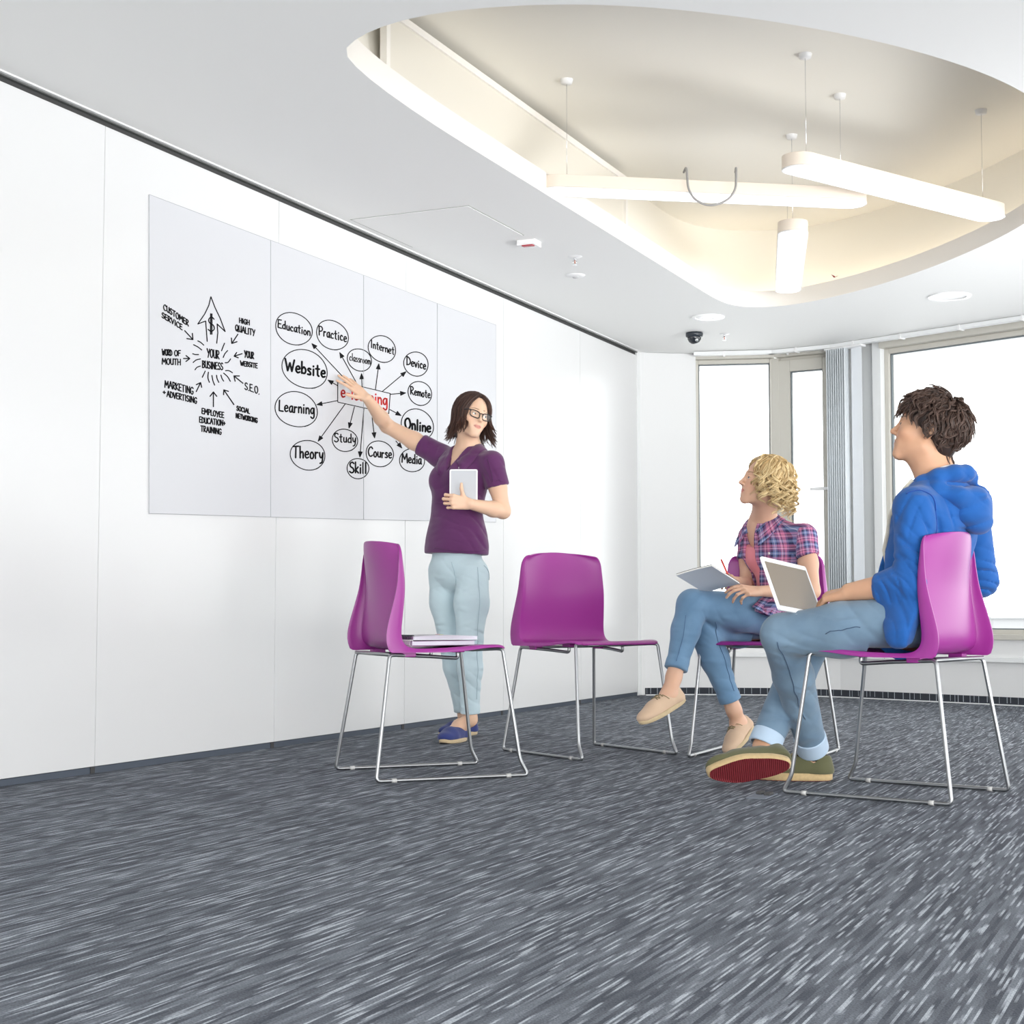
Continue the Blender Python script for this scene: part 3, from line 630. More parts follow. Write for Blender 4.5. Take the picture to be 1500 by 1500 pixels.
# ------------------------------------------------------------------ chairs
M['purple'] = mat('purple_plastic', srgb(150, 46, 138), 0.36, spec=0.5)
M['steel'] = mat('satin_steel', (0.36, 0.37, 0.38), 0.36, 1.0)
M['glide'] = mat('grey_glide', srgb(190, 190, 188), 0.4)
PROF = [(.222, .462), (.212, .470), (.19, .4755), (.14, .476), (.06, .471), (-.03, .466), (-.10, .464), (-.145, .466), (-.172, .476), (-.187, .497), (-.190, .53), (-.185, .58), (-.179, .63), (-.175, .68), (-.176, .73), (-.180, .78), (-.183, .82), (-.184, .838)]
def shell_mesh():
    P = []
    for i in range(len(PROF)-1):     # resample with catmull
        p0 = PROF[max(i-1, 0)]; p1 = PROF[i]; p2 = PROF[i+1]; p3 = PROF[min(i+2, len(PROF)-1)]
        for k in range(3):
            t = k/3; P.append(tuple(.5*((2*p1[d])+(-p0[d]+p2[d])*t+(2*p0[d]-5*p1[d]+4*p2[d]-p3[d])*t*t+(-p0[d]+3*p1[d]-3*p2[d]+p3[d])*t**3) for d in (0, 1)))
    P.append(PROF[-1]); N = len(P); s = [0]
    for i in range(1, N): s.append(s[-1]+math.dist(P[i], P[i-1]))
    T = s[-1]; V = []; Fc = []; cols = None
    ks = next(i for i in range(N) if P[i][0] < -.165); sk = s[ks]
    nu = 20
    for i in range(N):
        a = P[max(i-1, 0)]; b = P[min(i+1, N-1)]; ty, tz = b[0]-a[0], b[1]-a[1]; l = math.hypot(ty, tz); ty /= l; tz /= l
        nrm = (tz, -ty) if True else None           # points up on the seat, forward on the back
        nrm = (tz*1.0, -ty*1.0)
        t = s[i]
        if t < sk: f = t/sk; hw = .205+.02*math.sin(min(1, f*1.4)*math.pi/2); fw = .006+.020*f**1.2; dish = .010*math.sin(math.pi*min(1, f*1.05)); rise = 0
        else:
            f = (t-sk)/(T-sk); hw = .225-.012*f-.014*f*f; fw = (.058*(1-f)**.95+.005); dish = .013+.044*f**.9; rise = .034*f**3
        if t < .03: hw -= .02*(1-t/.03)**2
        if T-t < .045: hw -= .030*(1-math.sqrt(max(0, 1-(1-(T-t)/.045)**2)))
        blend = max(0, 1-abs(t-sk)/.06); fw = fw if t >= sk else fw+(.060-fw)*max(0, 1-(sk-t)/.075)**1.6
        row = []
        nf = 4
        us = [('f', -1, k) for k in range(nf, 0, -1)]+[('c', -1+2*k/nu, 0) for k in range(nu+1)]+[('f', 1, k) for k in range(1, nf+1)]
        for kind, u, k in us:
            uu = max(-1, min(1, u)); d = dish*(1-uu*uu)
            x = uu*hw; y = P[i][0]-nrm[0]*d; z = P[i][1]-nrm[1]*d+rise*(1-uu*uu)*.6
            if kind == 'f':
                w = fw*k/nf; a_ = math.radians(18+60*min(1, k/2.0)) ; x += u*(.006*min(1, k/1.5)); y -= nrm[0]*w; z = z-nrm[1]*w; zm = .4525+.012*max(0, (y+.03)/.25); z = zm-.003*k/nf+.003 if z < zm else z
            V.append((x, y, z))
        cols = len(us)
    for i in range(N-1):
        for k in range(cols-1): a = i*cols+k; Fc.append((a, a+1, a+cols+1, a+cols))
    me = bpy.data.meshes.new('shell'); me.from_pydata(V, [], Fc); me.materials.append(M['purple']); me.polygons.foreach_set('use_smooth', [True]*len(me.polygons)); return me
def make_chair():
    r = empty('sled_chair')
    o = bpy.data.objects.new('seat_shell', shell_mesh()); C.objects.link(o); o.parent = r
    md = o.modifiers.new('s', 'SOLIDIFY'); md.thickness = .0055; md.offset = 0
    md = o.modifiers.new('b', 'BEVEL'); md.width = .0018; md.segments = 2; md.limit_method = 'ANGLE'; md.angle_limit = math.radians(50)
    for s in (-1, 1):
        path = [(s*.14, .055, .462), (s*.14, .06, .428), (s*.165, -.06, .437), (s*.195, -.222, .445), (s*.243, -.285, .008), (s*.243, .292, .008), (s*.240, .262, .062), (s*.213, .205, .462), (s*.19, .19, .463), (s*.10, .13, .458)]
        tube('sled_frame', fillet(path, .016, 5), .0068, M['steel'], r, n=10)
        for y in (-.22, .215): 
            V, Fc = tube_mesh([(s*.243, y-.009, .008), (s*.243, y+.009, .008)], .0080, 10); obj('floor_glide', V, Fc, M['glide'], r, smooth=True)
        box('mounting_block', s*.14-.016, s*.14+.016, .03, .08, .450, .467, M['purple'], r, bevel=.003)
        box('mounting_block', s*.17-.02, s*.17+.02, -.17, -.12, .436, .459, M['purple'], r, bevel=.003)
    tube('cross_bar', [(-.195, -.222, .445), (.195, -.222, .445)], .0066, M['steel'], r, n=10)
    tube('cross_bar', [(-.10, .13, .458), (.10, .13, .458)], .0066, M['steel'], r, n=10)
    return r
def copy_tree(o, parent=None):
    c = o.copy(); C.objects.link(c); c.parent = parent
    for ch in [x for x in bpy.data.objects if x.parent == o]: copy_tree(ch, c)
    return c
def place(r, O, fwd, label):
    r.location = (O[0], O[1], 0); r.rotation_euler = (0, 0, math.atan2(-fwd[0], fwd[1])); tag(r, label, 'chair', 'purple sled chairs in the room'); return r
def chair_from(front_a, rear_a, front_b, rear_b):
    P = [onz(x, y, 0.008) for x, y in (front_a, rear_a, front_b, rear_b)]
    O = sum(P, Vector())/4; f = (P[0]-P[1]+P[2]-P[3]).normalized(); side = (P[2]-P[0]+P[3]-P[1])
    perp = Vector((side.y, -side.x, 0)).normalized(); perp = perp if perp.dot(f) > 0 else -perp; f = (f+perp).normalized()
    print('chair', [round(v, 3) for v in O], 'fwd', [round(v, 3) for v in f], 'len', round(((P[0]-P[1]).length+(P[2]-P[3]).length)/2, 3), 'wid', round(side.length/2, 3)); return O, f
ch = make_chair()
O1, f1 = chair_from((773.5, 1134.5), (552, 1145.5), (697, 1118), (489, 1125))
O2, f2 = chair_from((850.8, 1112), (731.5, 1098), (993.6, 1104), (873.6, 1089.6))
O3, f3 = chair_from((999.3, 1108.6), (1061, 1091), (1190, 1115), (1238, 1098.5))
O4, f4 = chair_from((1155, 1158), (1397, 1180), (1242, 1142), (1475, 1157))
c1 = place(ch, O1, f1, 'purple sled chair seen from behind holding two notebooks, leftmost')
c2 = place(copy_tree(ch), O2, f2, 'empty purple sled chair in the middle, its seat turned to the right')
c3 = place(copy_tree(ch), O3, f3, 'purple sled chair under the person in the plaid shirt, near the windows')
c4 = place(copy_tree(ch), O4, f4, 'purple sled chair under the person in the blue hoodie')
# ------------------------------------------------------------------ blended-volume modelling kit for the figures
def nrm(v): v = np.asarray(v, float); return v/np.linalg.norm(v)
V3 = lambda p: np.array([p[0], p[1], p[2]], float)
def s_cone(P, a, b, ra, rb, flat=None):
    a = V3(a).astype(P.dtype); b = V3(b).astype(P.dtype); ba = b-a; L2 = float(ba@ba) or 1e-9; pa = P-a
    t = np.clip((pa@ba)/L2, 0, 1); q = pa-t[..., None]*ba; r = ra+(rb-ra)*t
    if flat is not None:
        u, s = flat; u = nrm(u).astype(P.dtype); qu = q@u; q = q+(qu*(1/s-1))[..., None]*u
        return (np.sqrt((q*q).sum(-1))-r)*min(1, .5+.5*s)
    return np.sqrt((q*q).sum(-1))-r
def s_ell(P, c, r, R=None):
    p = P-V3(c).astype(P.dtype)
    if R is not None: p = p@np.asarray(R, P.dtype)
    r = np.array(r, P.dtype); k0 = np.sqrt(((p/r)**2).sum(-1)); k1 = np.sqrt(((p/(r*r))**2).sum(-1))+1e-9
    return k0*(k0-1)/k1
class SDF:
    def __init__(s): s.ops = []
    def cone(s, a, b, ra, rb, k=.02, flat=None, sub=False):
        a = V3(a); b = V3(b); R = max(ra, rb)*(max(1, flat[1]) if flat else 1)
        s.ops.append((lambda P: s_cone(P, a, b, ra, rb, flat), np.minimum(a, b)-R, np.maximum(a, b)+R, k, sub)); return s
    def ccone(s, a, b, ra, rb, n, p, k=.02, flat=None):      # cone ended by a plane
        a = V3(a); b = V3(b); n = nrm(n); p = V3(p); R = max(ra, rb)
        def fn(P):
            f = s_cone(P, a, b, ra, rb, flat); g = (P-p)@n; h = np.maximum(.006-np.abs(f-g), 0)/.006; return np.maximum(f, g)+h*h*.006*.25
        s.ops.append((fn, np.minimum(a, b)-R, np.maximum(a, b)+R, k, False)); return s
    def ell(s, c, r, k=.02, R=None, sub=False):
        m = max(r); c = V3(c); s.ops.append((lambda P: s_ell(P, c, r, R), c-m, c+m, k, sub)); return s
    def chain(s, pts, rs, k=.02, flat=None):
        for i in range(len(pts)-1): s.cone(pts[i], pts[i+1], rs[i], rs[i+1], k, flat)
        return s
    def local(s, M, fn, lo, hi, k=.02, sub=False):      # M: 4x4 local->world (rigid)
        M = np.array(M, float); Rm = M[:3, :3]; T = M[:3, 3]
        cs = np.array([[x, y, z] for x in (lo[0], hi[0]) for y in (lo[1], hi[1]) for z in (lo[2], hi[2])])@Rm.T+T
        s.ops.append((lambda P: fn((P-T.astype(P.dtype))@Rm.astype(P.dtype)), cs.min(0), cs.max(0), k, sub)); return s
    def disp(s, fn, lo, hi): s.ops.append((fn, np.array(lo, float), np.array(hi, float), None, 'd')); return s
    def half(s, p, n, lo=None, hi=None, k=.004):          # cut away the side the normal points to
        p = V3(p); n = nrm(n); s.ops.append((lambda P: -((P-p.astype(P.dtype))@n.astype(P.dtype)), np.array(lo if lo is not None else (-99,)*3, float), np.array(hi if hi is not None else (99,)*3, float), k, True)); return s
    def folds(s, c, rad, d, freq, amp, seed=0.0):
        c = V3(c); d = nrm(d); e = nrm(np.cross(d, [.3, .5, .81])); g = np.cross(d, e)
        def fn(P):
            q = P-c.astype(P.dtype); u = q@d.astype(P.dtype); v = q@e.astype(P.dtype); w = q@g.astype(P.dtype)
            ph = u*freq+.9*np.sin(v*freq*.22+seed)+.7*np.sin(w*freq*.25+seed*2.1)
            x = np.sin(ph*.5); brk = .55+.45*np.sin(v*freq*.13+w*freq*.11+seed*3+np.floor(ph/6.283)*2.4); return 1.9*amp*brk*(1.3*np.exp(-(x/.58)**2)-.5)*np.exp(-(q*q).sum(-1)/(rad*rad))
        s.ops.append((fn, c-rad*2, c+rad*2, None, 'd')); return s
    def value(s, P):
        P = np.asarray(P, float); f = np.full(P.shape[:-1], .5)
        for fn, a, b, k, sub in s.ops:
            D = fn(P)
            inb = ((P > a-.08) & (P < b+.08)).all(-1)
            if sub == 'd': f = f+np.where(inb, D, 0); continue
            if sub: h = np.maximum(k-np.abs(f+D), 0)/k; f = np.where(inb, np.maximum(f, -D)+h*h*k*.25, f)
            else: h = np.maximum(k-np.abs(f-D), 0)/k; f = np.where(inb, np.minimum(f, D)-h*h*k*.25, f)
        return f
    def grad(s, P, e=.002):
        g = np.stack([s.value(P+np.eye(3)[d]*e)-s.value(P-np.eye(3)[d]*e) for d in range(3)], -1); return g/(np.linalg.norm(g, axis=-1)[..., None]+1e-9)
    def snap(s, P, off, both=False, it=4):        # move points onto / outside the surface
        P = np.array(P, float); off = np.broadcast_to(off, P.shape[:-1])
        for _ in range(it):
            f = s.value(P)-off; m = np.clip(f if both else np.minimum(f, 0), -.03, .03); P = P-s.grad(P)*m[..., None]
        return P
    def bounds(s):
        b = [(o[1], o[2]) for o in s.ops if o[4] is False]; return np.min([x[0] for x in b], 0), np.max([x[1] for x in b], 0)
    def grid(s, lo, hi, h):
        lo = np.asarray(lo, float); n = np.maximum(np.ceil((np.asarray(hi)-lo)/h).astype(int)+1, 4)
        ax = [lo[d]+h*np.arange(n[d]) for d in range(3)]; F = np.full(n, .2, np.float32)
        for fn, a, b, k, sub in s.ops:
            m = (k or 0)+3*h
            i0 = [int(max(0, math.floor((a[d]-m-lo[d])/h))) for d in range(3)]; i1 = [int(min(n[d], math.ceil((b[d]+m-lo[d])/h)+1)) for d in range(3)]
            if any(i1[d] <= i0[d] for d in range(3)): continue
            sl = tuple(slice(i0[d], i1[d]) for d in range(3))
            P = np.stack(np.meshgrid(*[ax[d][sl[d]].astype(np.float32) for d in range(3)], indexing='ij'), -1).astype(np.float32)
            D = fn(P).astype(np.float32); f = F[sl]
            if sub == 'd': F[sl] = f+D
            elif sub:
                D = -D; hh = np.maximum(k-np.abs(f-D), 0)/k; F[sl] = np.maximum(f, D)+hh*hh*k*.25
            else:
                hh = np.maximum(k-np.abs(f-D), 0)/k; F[sl] = np.minimum(f, D)-hh*hh*k*.25
        return F, lo
def surface_nets(F, lo, h):
    S = F < 0; n = F.shape; nx, ny, nz = [d-1 for d in n]
    cnt = np.zeros((nx, ny, nz), np.int8)
    for i in (0, 1):
        for j in (0, 1):
            for k in (0, 1): cnt += S[i:i+nx, j:j+ny, k:k+nz]
    act = np.argwhere((cnt > 0) & (cnt < 8))
    if len(act) == 0: return np.zeros((0, 3)), np.zeros((0, 4), int)
    idx = np.full((nx, ny, nz), -1, np.int32); idx[tuple(act.T)] = np.arange(len(act))
    acc = np.zeros((len(act), 3)); c = np.zeros(len(act))
    for ax in range(3):
        o1, o2 = [d for d in range(3) if d != ax]
        for u in (0, 1):
            for v in (0, 1):
                o = np.zeros(3, int); o[o1] = u; o[o2] = v; p0 = act+o; p1 = p0.copy(); p1[:, ax] += 1
                f0 = F[tuple(p0.T)]; f1 = F[tuple(p1.T)]; m = (f0 < 0) != (f1 < 0)
                t = np.where(m, f0/np.where(m, f0-f1, 1), 0); q = o.astype(float)[None].repeat(len(act), 0); q[:, ax] = t
                acc[m] += q[m]; c += m
    V = lo+h*(act+acc/c[:, None]); Q = []
    for ax in range(3):
        o1, o2 = (ax+1) % 3, (ax+2) % 3
        sl0 = [slice(None)]*3; sl1 = [slice(None)]*3; sl0[ax] = slice(0, -1); sl1[ax] = slice(1, None)
        a = S[tuple(sl0)]; b = S[tuple(sl1)]; e = np.argwhere(a != b)
        e = e[(e[:, o1] > 0) & (e[:, o2] > 0) & (e[:, o1] < n[o1]-1) & (e[:, o2] < n[o2]-1)]
        inside = a[tuple(e.T)]
        def I(d1, d2): g = e.copy(); g[:, o1] -= d1; g[:, o2] -= d2; return idx[tuple(g.T)]
        q = np.stack([I(1, 1), I(0, 1), I(0, 0), I(1, 0)], 1); q[~inside] = q[~inside][:, ::-1]; Q.append(q)
    Q = np.concatenate(Q); return V, Q[(Q >= 0).all(1)]
def sdf_mesh(S, regions, smooth_it=1):
    """regions: list of (lo, hi, voxel, keep(centroids)->mask)"""
    VV = []; QQ = []; b = 0
    for lo, hi, h, keep in regions:
        F, l = S.grid(lo, hi, h); V, Q = surface_nets(F, l, h)
        if len(Q) == 0: continue
        if keep is not None: Q = Q[keep(V[Q].mean(1))]
        used = np.unique(Q); mp = np.full(len(V), -1); mp[used] = np.arange(len(used)); V = V[used]; Q = mp[Q]
        for _ in range(smooth_it):          # light Laplacian pass to take off the voxel grain
            src = np.concatenate([Q[:, i] for i in range(4) for j in (1, 3)]); dst = np.concatenate([Q[:, (i+j) % 4] for i in range(4) for j in (1, 3)])
            c = np.bincount(src, minlength=len(V)).astype(float); acc = np.stack([np.bincount(src, V[dst, d], len(V)) for d in range(3)], 1)
            edge = c < 8-2; W = V*.5+acc/np.maximum(c, 1)[:, None]*.5; W[edge] = V[edge]; V = W
        VV.append(V); QQ.append(Q+b); b += len(V)
    return np.concatenate(VV), np.concatenate(QQ)
def surf_line(S, pl, r, name, m, parent, org, n=28, off=.0012):
    P = np.array([V3(at(*p)) for p in pl]); d = np.r_[0, np.cumsum(np.linalg.norm(np.diff(P, axis=0), axis=1))]; t = np.linspace(0, d[-1], n)
    pts = S.snap(np.stack([np.interp(t, d, P[:, k]) for k in range(3)], 1), off, True, 14)
    for _ in range(3): pts[1:-1] = pts[1:-1]*.5+(pts[:-2]+pts[2:])*.25
    pts = S.snap(pts, off, True, 4); V, Fc = tube_mesh([Vector(p)-Vector(org) for p in pts], r, 5); return obj(name, V, Fc, m, parent, smooth=True)
def mesh_obj(name, V, Q, m, parent, origin=None, col=None, pc=None, matidx=None):
    me = bpy.data.meshes.new(name); org = V3(origin) if origin is not None else np.zeros(3); V = V-org
    me.vertices.add(len(V)); me.vertices.foreach_set('co', V.astype(np.float32).ravel())
    me.loops.add(len(Q)*4); me.loops.foreach_set('vertex_index', Q.astype(np.int32).ravel())
    me.polygons.add(len(Q)); me.polygons.foreach_set('loop_start', (np.arange(len(Q))*4).astype(np.int32)); me.polygons.foreach_set('use_smooth', np.ones(len(Q), bool))
    for mm in (m if isinstance(m, (list, tuple)) else [m]): me.materials.append(mm)
    if matidx is not None: me.polygons.foreach_set('material_index', matidx.astype(np.int32))
    if col is not None:
        a = me.color_attributes.new('Col', 'FLOAT_COLOR', 'POINT'); a.data.foreach_set('color', np.concatenate([col, np.ones((len(V), 1))], 1).astype(np.float32).ravel())
    if pc is not None:
        a = me.attributes.new('pc', 'FLOAT_VECTOR', 'POINT'); a.data.foreach_set('vector', pc.astype(np.float32).ravel())
    me.update(calc_edges=True); me.validate()
    o = bpy.data.objects.new(name, me); C.objects.link(o); o.parent = parent; return o
def frame_from(fwd, up):            # columns x(right), y(fwd), z(up)
    y = nrm(fwd); x = nrm(np.cross(y, nrm(up))); z = np.cross(x, y); return np.stack([x, y, z], 1)
def mat4(R, T): M = np.eye(4); M[:3, :3] = R; M[:3, 3] = V3(T); return M
def xf(M, p): return (np.asarray(p, float)@M[:3, :3].T)+M[:3, 3]

# ---- head (local: x right, y forward, z up; origin between the ears)
def head_fn(male=False, sc=1.0, mouth_open=0.0):
    def fn(P):
        P = P/sc; A = np.abs(P[..., 0]); Q = np.stack([A, P[..., 1], P[..., 2]], -1)   # mirrored
        def u(a, b, k): h = np.maximum(k-np.abs(a-b), 0)/k; return np.minimum(a, b)-h*h*k*.25
        def sb(a, b, k): b = -b; h = np.maximum(k-np.abs(a-b), 0)/k; return np.maximum(a, b)+h*h*k*.25
        jw = .052 if male else .045
        f = s_ell(Q, (0, -.014, .036), (.074, .094, .079))
        f = u(f, s_ell(Q, (0, .028, -.012), (.059 if not male else .063, .060, .084)), .02)
        f = u(f, s_cone(Q, (jw, -.004, -.056), (.014, .062, -.094), .016, .014), .03)
        f = u(f, s_ell(Q, (0, .071, -.095), (.019 if male else .015, .015, .014)), .022)
        f = u(f, s_ell(Q, (.037, .058, -.024), (.022, .021, .022)), .025)
        f = u(f, s_cone(Q, (0, .079, .023), (.038, .062, .024), .009, .008), .018)
        f = sb(f, s_ell(Q, (.031, .093, .002), (.0165, .0115, .0105)), .012)
        # lids with an almond slit
        lid = s_ell(Q, (.0305, .0732, .0005), (.0150, .0140, .0130)); f = u(f, lid, .005)
        f = sb(f, s_cone(Q, (.0205, .0885, -.0012), (.0400, .0845, .0004), .0026, .0022), .0015)
        f = sb(f, s_ell(Q, (.0300, .0885, -.0003), (.0085, .010, .0035)), .002)
        # nose
        f = u(f, s_cone(Q, (0, .082, .016), (0, .1050, -.024), .0058, .0070), .014)
        f = u(f, s_ell(Q, (0, .1035, -.0275), (.0088, .0092, .0080)), .007)
        f = u(f, s_ell(Q, (.0100, .0940, -.0300), (.0062, .0090, .0060)), .006)
        f = sb(f, s_ell(Q, (.0060, .098, -.0372), (.0034, .0045, .0036)), .003)
        # mouth
        f = u(f, s_ell(Q, (0, .071, -.058), (.037, .0165, .026)), .022)
        f = u(f, s_cone(Q, (.0, .0868, -.0530), (.020, .0805, -.0562), .0046, .0022), .006)
        f = u(f, s_cone(Q, (.0, .0860, -.0632-mouth_open), (.017, .0800, -.0592-mouth_open*.6), .0052, .0026), .006)
        f = sb(f, s_cone(Q, (.0, .0935, -.0582-mouth_open*.5), (.0235, .0840, -.0576-mouth_open*.3), .0016+mouth_open*.4, .0010), .0025)
        # ears
        e = s_ell(Q, (.0765, -.010, -.004), (.0085, .018, .029)); f = u(f, e, .006)
        f = sb(f, s_ell(Q, (.086, -.006, .001), (.0065, .0095, .017)), .005)
        return f*sc
    return fn
def head_color(L, base, lip, brow, sc=1.0):      # L: verts in head space
    L = L/sc; n = len(L); col = np.tile(np.array(base, float), (n, 1)); x = np.abs(L[:, 0]); y = L[:, 1]; z = L[:, 2]
    def blend(mask, c): nonlocal col; col = col*(1-mask[:, None])+np.array(c)*mask[:, None]
    blush = np.exp(-(((x-.042)/.02)**2+((z+.032)/.02)**2))*.35*(y > .03); blend(blush, (base[0]*1.0, base[1]*.72, base[2]*.66))
    lt = np.clip(1-(x/.0225)**2, 0, 1); ztop = -.0575+.0078*lt**.7-.0012*np.exp(-(x/.004)**2); zbot = -.0590-.0092*lt**.8
    sm = lambda d: np.clip(.5+d/.0016, 0, 1); lipm = sm(ztop-z)*sm(z-zbot)*(x < .0225)*(y > .070); blend(lipm*.75, lip)
    blend(np.clip(1-np.abs(z+.0580)/.0012, 0, 1)*(x < .023)*(y > .075)*.55, (.16, .05, .04))
    arc = .0235+.0040*np.cos((x-.030)/.022*1.3); bw = .0026*(1-.55*np.clip((x-.02)/.03, 0, 1)); bm_ = np.clip(.5+(bw-np.abs(z-arc))/.0014, 0, 1)*np.clip((x-.011)/.003, 0, 1)*np.clip((.050-x)/.004, 0, 1)*(y > .045); blend(bm_*.8, brow)
    lz = .0050*np.sqrt(np.clip(1-((x-.0303)/.0125)**2, 0, 1)); lash = np.clip(1-np.abs(z-.0002-lz)/.0016, 0, 1)*(np.abs(x-.0303) < .0125)*(y > .066); blend(lash*.85, (.03, .02, .02))
    return col
def eyes(M, parent, origin, iris, look=(0, 0), sc=1.0):
    for s in (-1, 1):
        c = np.array([s*.0303, .0745, .0003])*sc; r = .0124*sc; V = []; Q = []; nu, nv = 20, 14; R = M[:3, :3]
        a, b = look; d = nrm([math.sin(a)*math.cos(b), math.cos(a)*math.cos(b), math.sin(b)]); ax = nrm(np.cross(d, [0, 0, 1])); up = np.cross(ax, d)
        mi = []
        for j in range(nv+1):
            th = math.pi*(j/nv)**1.0; rr = r*(1.02 if j <= 1 else 1)
            for i in range(nu): ph = 2*math.pi*i/nu; V.append(c+rr*(d*math.cos(th)+(ax*math.cos(ph)+up*math.sin(ph))*math.sin(th)))
        for j in range(nv):
            for i in range(nu): Q.append((j*nu+i, (j+1)*nu+i, (j+1)*nu+(i+1) % nu, j*nu+(i+1) % nu)); mi.append(2 if j < 1 else (1 if j < 2 else 0)) 
        V = xf(M, np.array(V)); o = mesh_obj('eye', V, np.array(Q), [M_['eye_white'], iris, M_['pupil']], parent, origin, matidx=np.array(mi))
# ---- hand (local: y to the fingers, x to the thumb side, z out of the back of the hand)
def hand_chains(curl, spread, thumb, sc):
    KN = [(.027, .086, 0), (.008, .091, .001), (-.011, .087, 0), (-.029, .077, -.003)]; LEN = [(.043, .025, .020), (.047, .029, .021), (.043, .027, .020), (.034, .020, .018)]
    RAD = [(.0092, .0083, .0076, .0064), (.0094, .0085, .0078, .0066), (.009, .0081, .0074, .0063), (.008, .0072, .0066, .0056)]
    out = []
    for i in range(4):
        p = np.array(KN[i], float); pts = [p.copy()]; ang = 0; sp = spread[i]
        for j in range(3):
            ang += curl[i][j]; d = np.array([math.sin(sp)*math.cos(ang), math.cos(sp)*math.cos(ang), -math.sin(ang)]); p = p+d*LEN[i][j]; pts.append(p.copy())
        out.append(([q*sc for q in pts], [r*sc for r in RAD[i]]))
    out.append(([np.array(q, float)*sc for q in thumb], [.0145*sc, .0115*sc, .0098*sc, .0078*sc]))
    return out, [np.array(k)*sc for k in KN]
def add_hand(S, M, curl, spread=(.12, .03, -.06, -.16), thumb=((.018, .022, -.006), (.040, .048, -.014), (.052, .075, -.018), (.058, .098, -.02)), sc=1.0, mirror=False, rs=1.0):
    ch, kn = hand_chains(curl, spread, thumb, sc)
    def T(p): p = np.array(p, float); p[0] *= -1 if mirror else 1; return xf(M, p)
    for k in range(4):
        x0 = (.017, .006, -.005, -.016)[k]*sc; zf = M[:3, 2]
        S.cone(T((x0, .004, 0)), T(kn[k]), .0135*sc*rs, .0112*sc*rs, .010, None)
    S.cone(T((.012*sc, .02*sc, -.006*sc)), T((.014*sc, .06*sc, -.005*sc)), .016*sc*rs, .011*sc*rs, .012)
    S.cone(T((-.014*sc, .02*sc, -.006*sc)), T((-.02*sc, .055*sc, -.005*sc)), .014*sc*rs, .011*sc*rs, .012)
    for pts, rr in ch:
        for i in range(len(pts)-1): S.cone(T(pts[i]), T(pts[i+1]), rr[i]*rs, rr[i+1]*rs, .0035 if i else .006)
M_ = {}
M_['eye_white'] = mat('eye_white', (.80, .78, .76), .15); M_['pupil'] = mat('pupil', (.01, .01, .01), .1)
M_['iris_brown'] = mat('iris_brown', (.10, .05, .025), .15); M_['iris_blue'] = mat('iris_blue', (.14, .22, .30), .15)
def skin_mat(name):
    m = mat(name, (.6, .4, .3), .48, spec=.35, bump=(420, .12, .0006)); nt = m.node_tree; b = nt.nodes['Principled BSDF']
    a = nt.nodes.new('ShaderNodeAttribute'); a.attribute_name = 'Col'; nt.links.new(a.outputs['Color'], b.inputs['Base Color'])
    b.inputs['Subsurface Weight'].default_value = .12; b.inputs['Subsurface Radius'].default_value = (.012, .005, .003); b.inputs['Subsurface Scale'].default_value = 1.0
    return m
M_['skin'] = skin_mat('skin')
def cloth_mat(name, col, rough=.85, weave=900, amp=.25, var=.10, vs=14, sheen=.2, worn=None, crease=.55):
    m = mat(name, col, rough, spec=.25, sheen=sheen, bump=(weave, amp, .0008)); nt = m.node_tree; b = nt.nodes['Principled BSDF']
    tc = nt.nodes.new('ShaderNodeTexCoord'); n = nt.nodes.new('ShaderNodeTexNoise'); n.inputs['Scale'].default_value = vs; n.inputs['Detail'].default_value = 6
    cz = nt.nodes.new('ShaderNodeTexNoise'); cz.noise_type = 'RIDGED_MULTIFRACTAL'; cz.inputs['Scale'].default_value = 8; cz.inputs['Detail'].default_value = 2.5; cz.inputs['Distortion'].default_value = .6
    mpz = nt.nodes.new('ShaderNodeMapping'); mpz.inputs['Scale'].default_value = (1, 1, 1.9); mpz.inputs['Rotation'].default_value = (.5, .3, 0); nt.links.new(tc.outputs['Object'], mpz.inputs['Vector']); nt.links.new(mpz.outputs[0], cz.inputs['Vector'])
    b2 = nt.nodes.new('ShaderNodeBump'); b2.inputs['Strength'].default_value = crease; b2.inputs['Distance'].default_value = .02; nt.links.new(cz.outputs['Fac'], b2.inputs['Height'])
    b1 = next(q for q in nt.nodes if q.type == 'BUMP' and q != b2); nt.links.new(b2.outputs[0], b1.inputs['Normal'])
    r = nt.nodes.new('ShaderNodeMix'); r.data_type = 'RGBA'; w = worn or [min(1, c*(1+var)) for c in col]
    r.inputs['A'].default_value = (*[c*(1-var) for c in col], 1); r.inputs['B'].default_value = (*w, 1)
    nt.links.new(tc.outputs['Object'], n.inputs['Vector']); nt.links.new(n.outputs['Fac'], r.inputs['Factor']); nt.links.new(r.outputs['Result'], b.inputs['Base Color'])
    return m
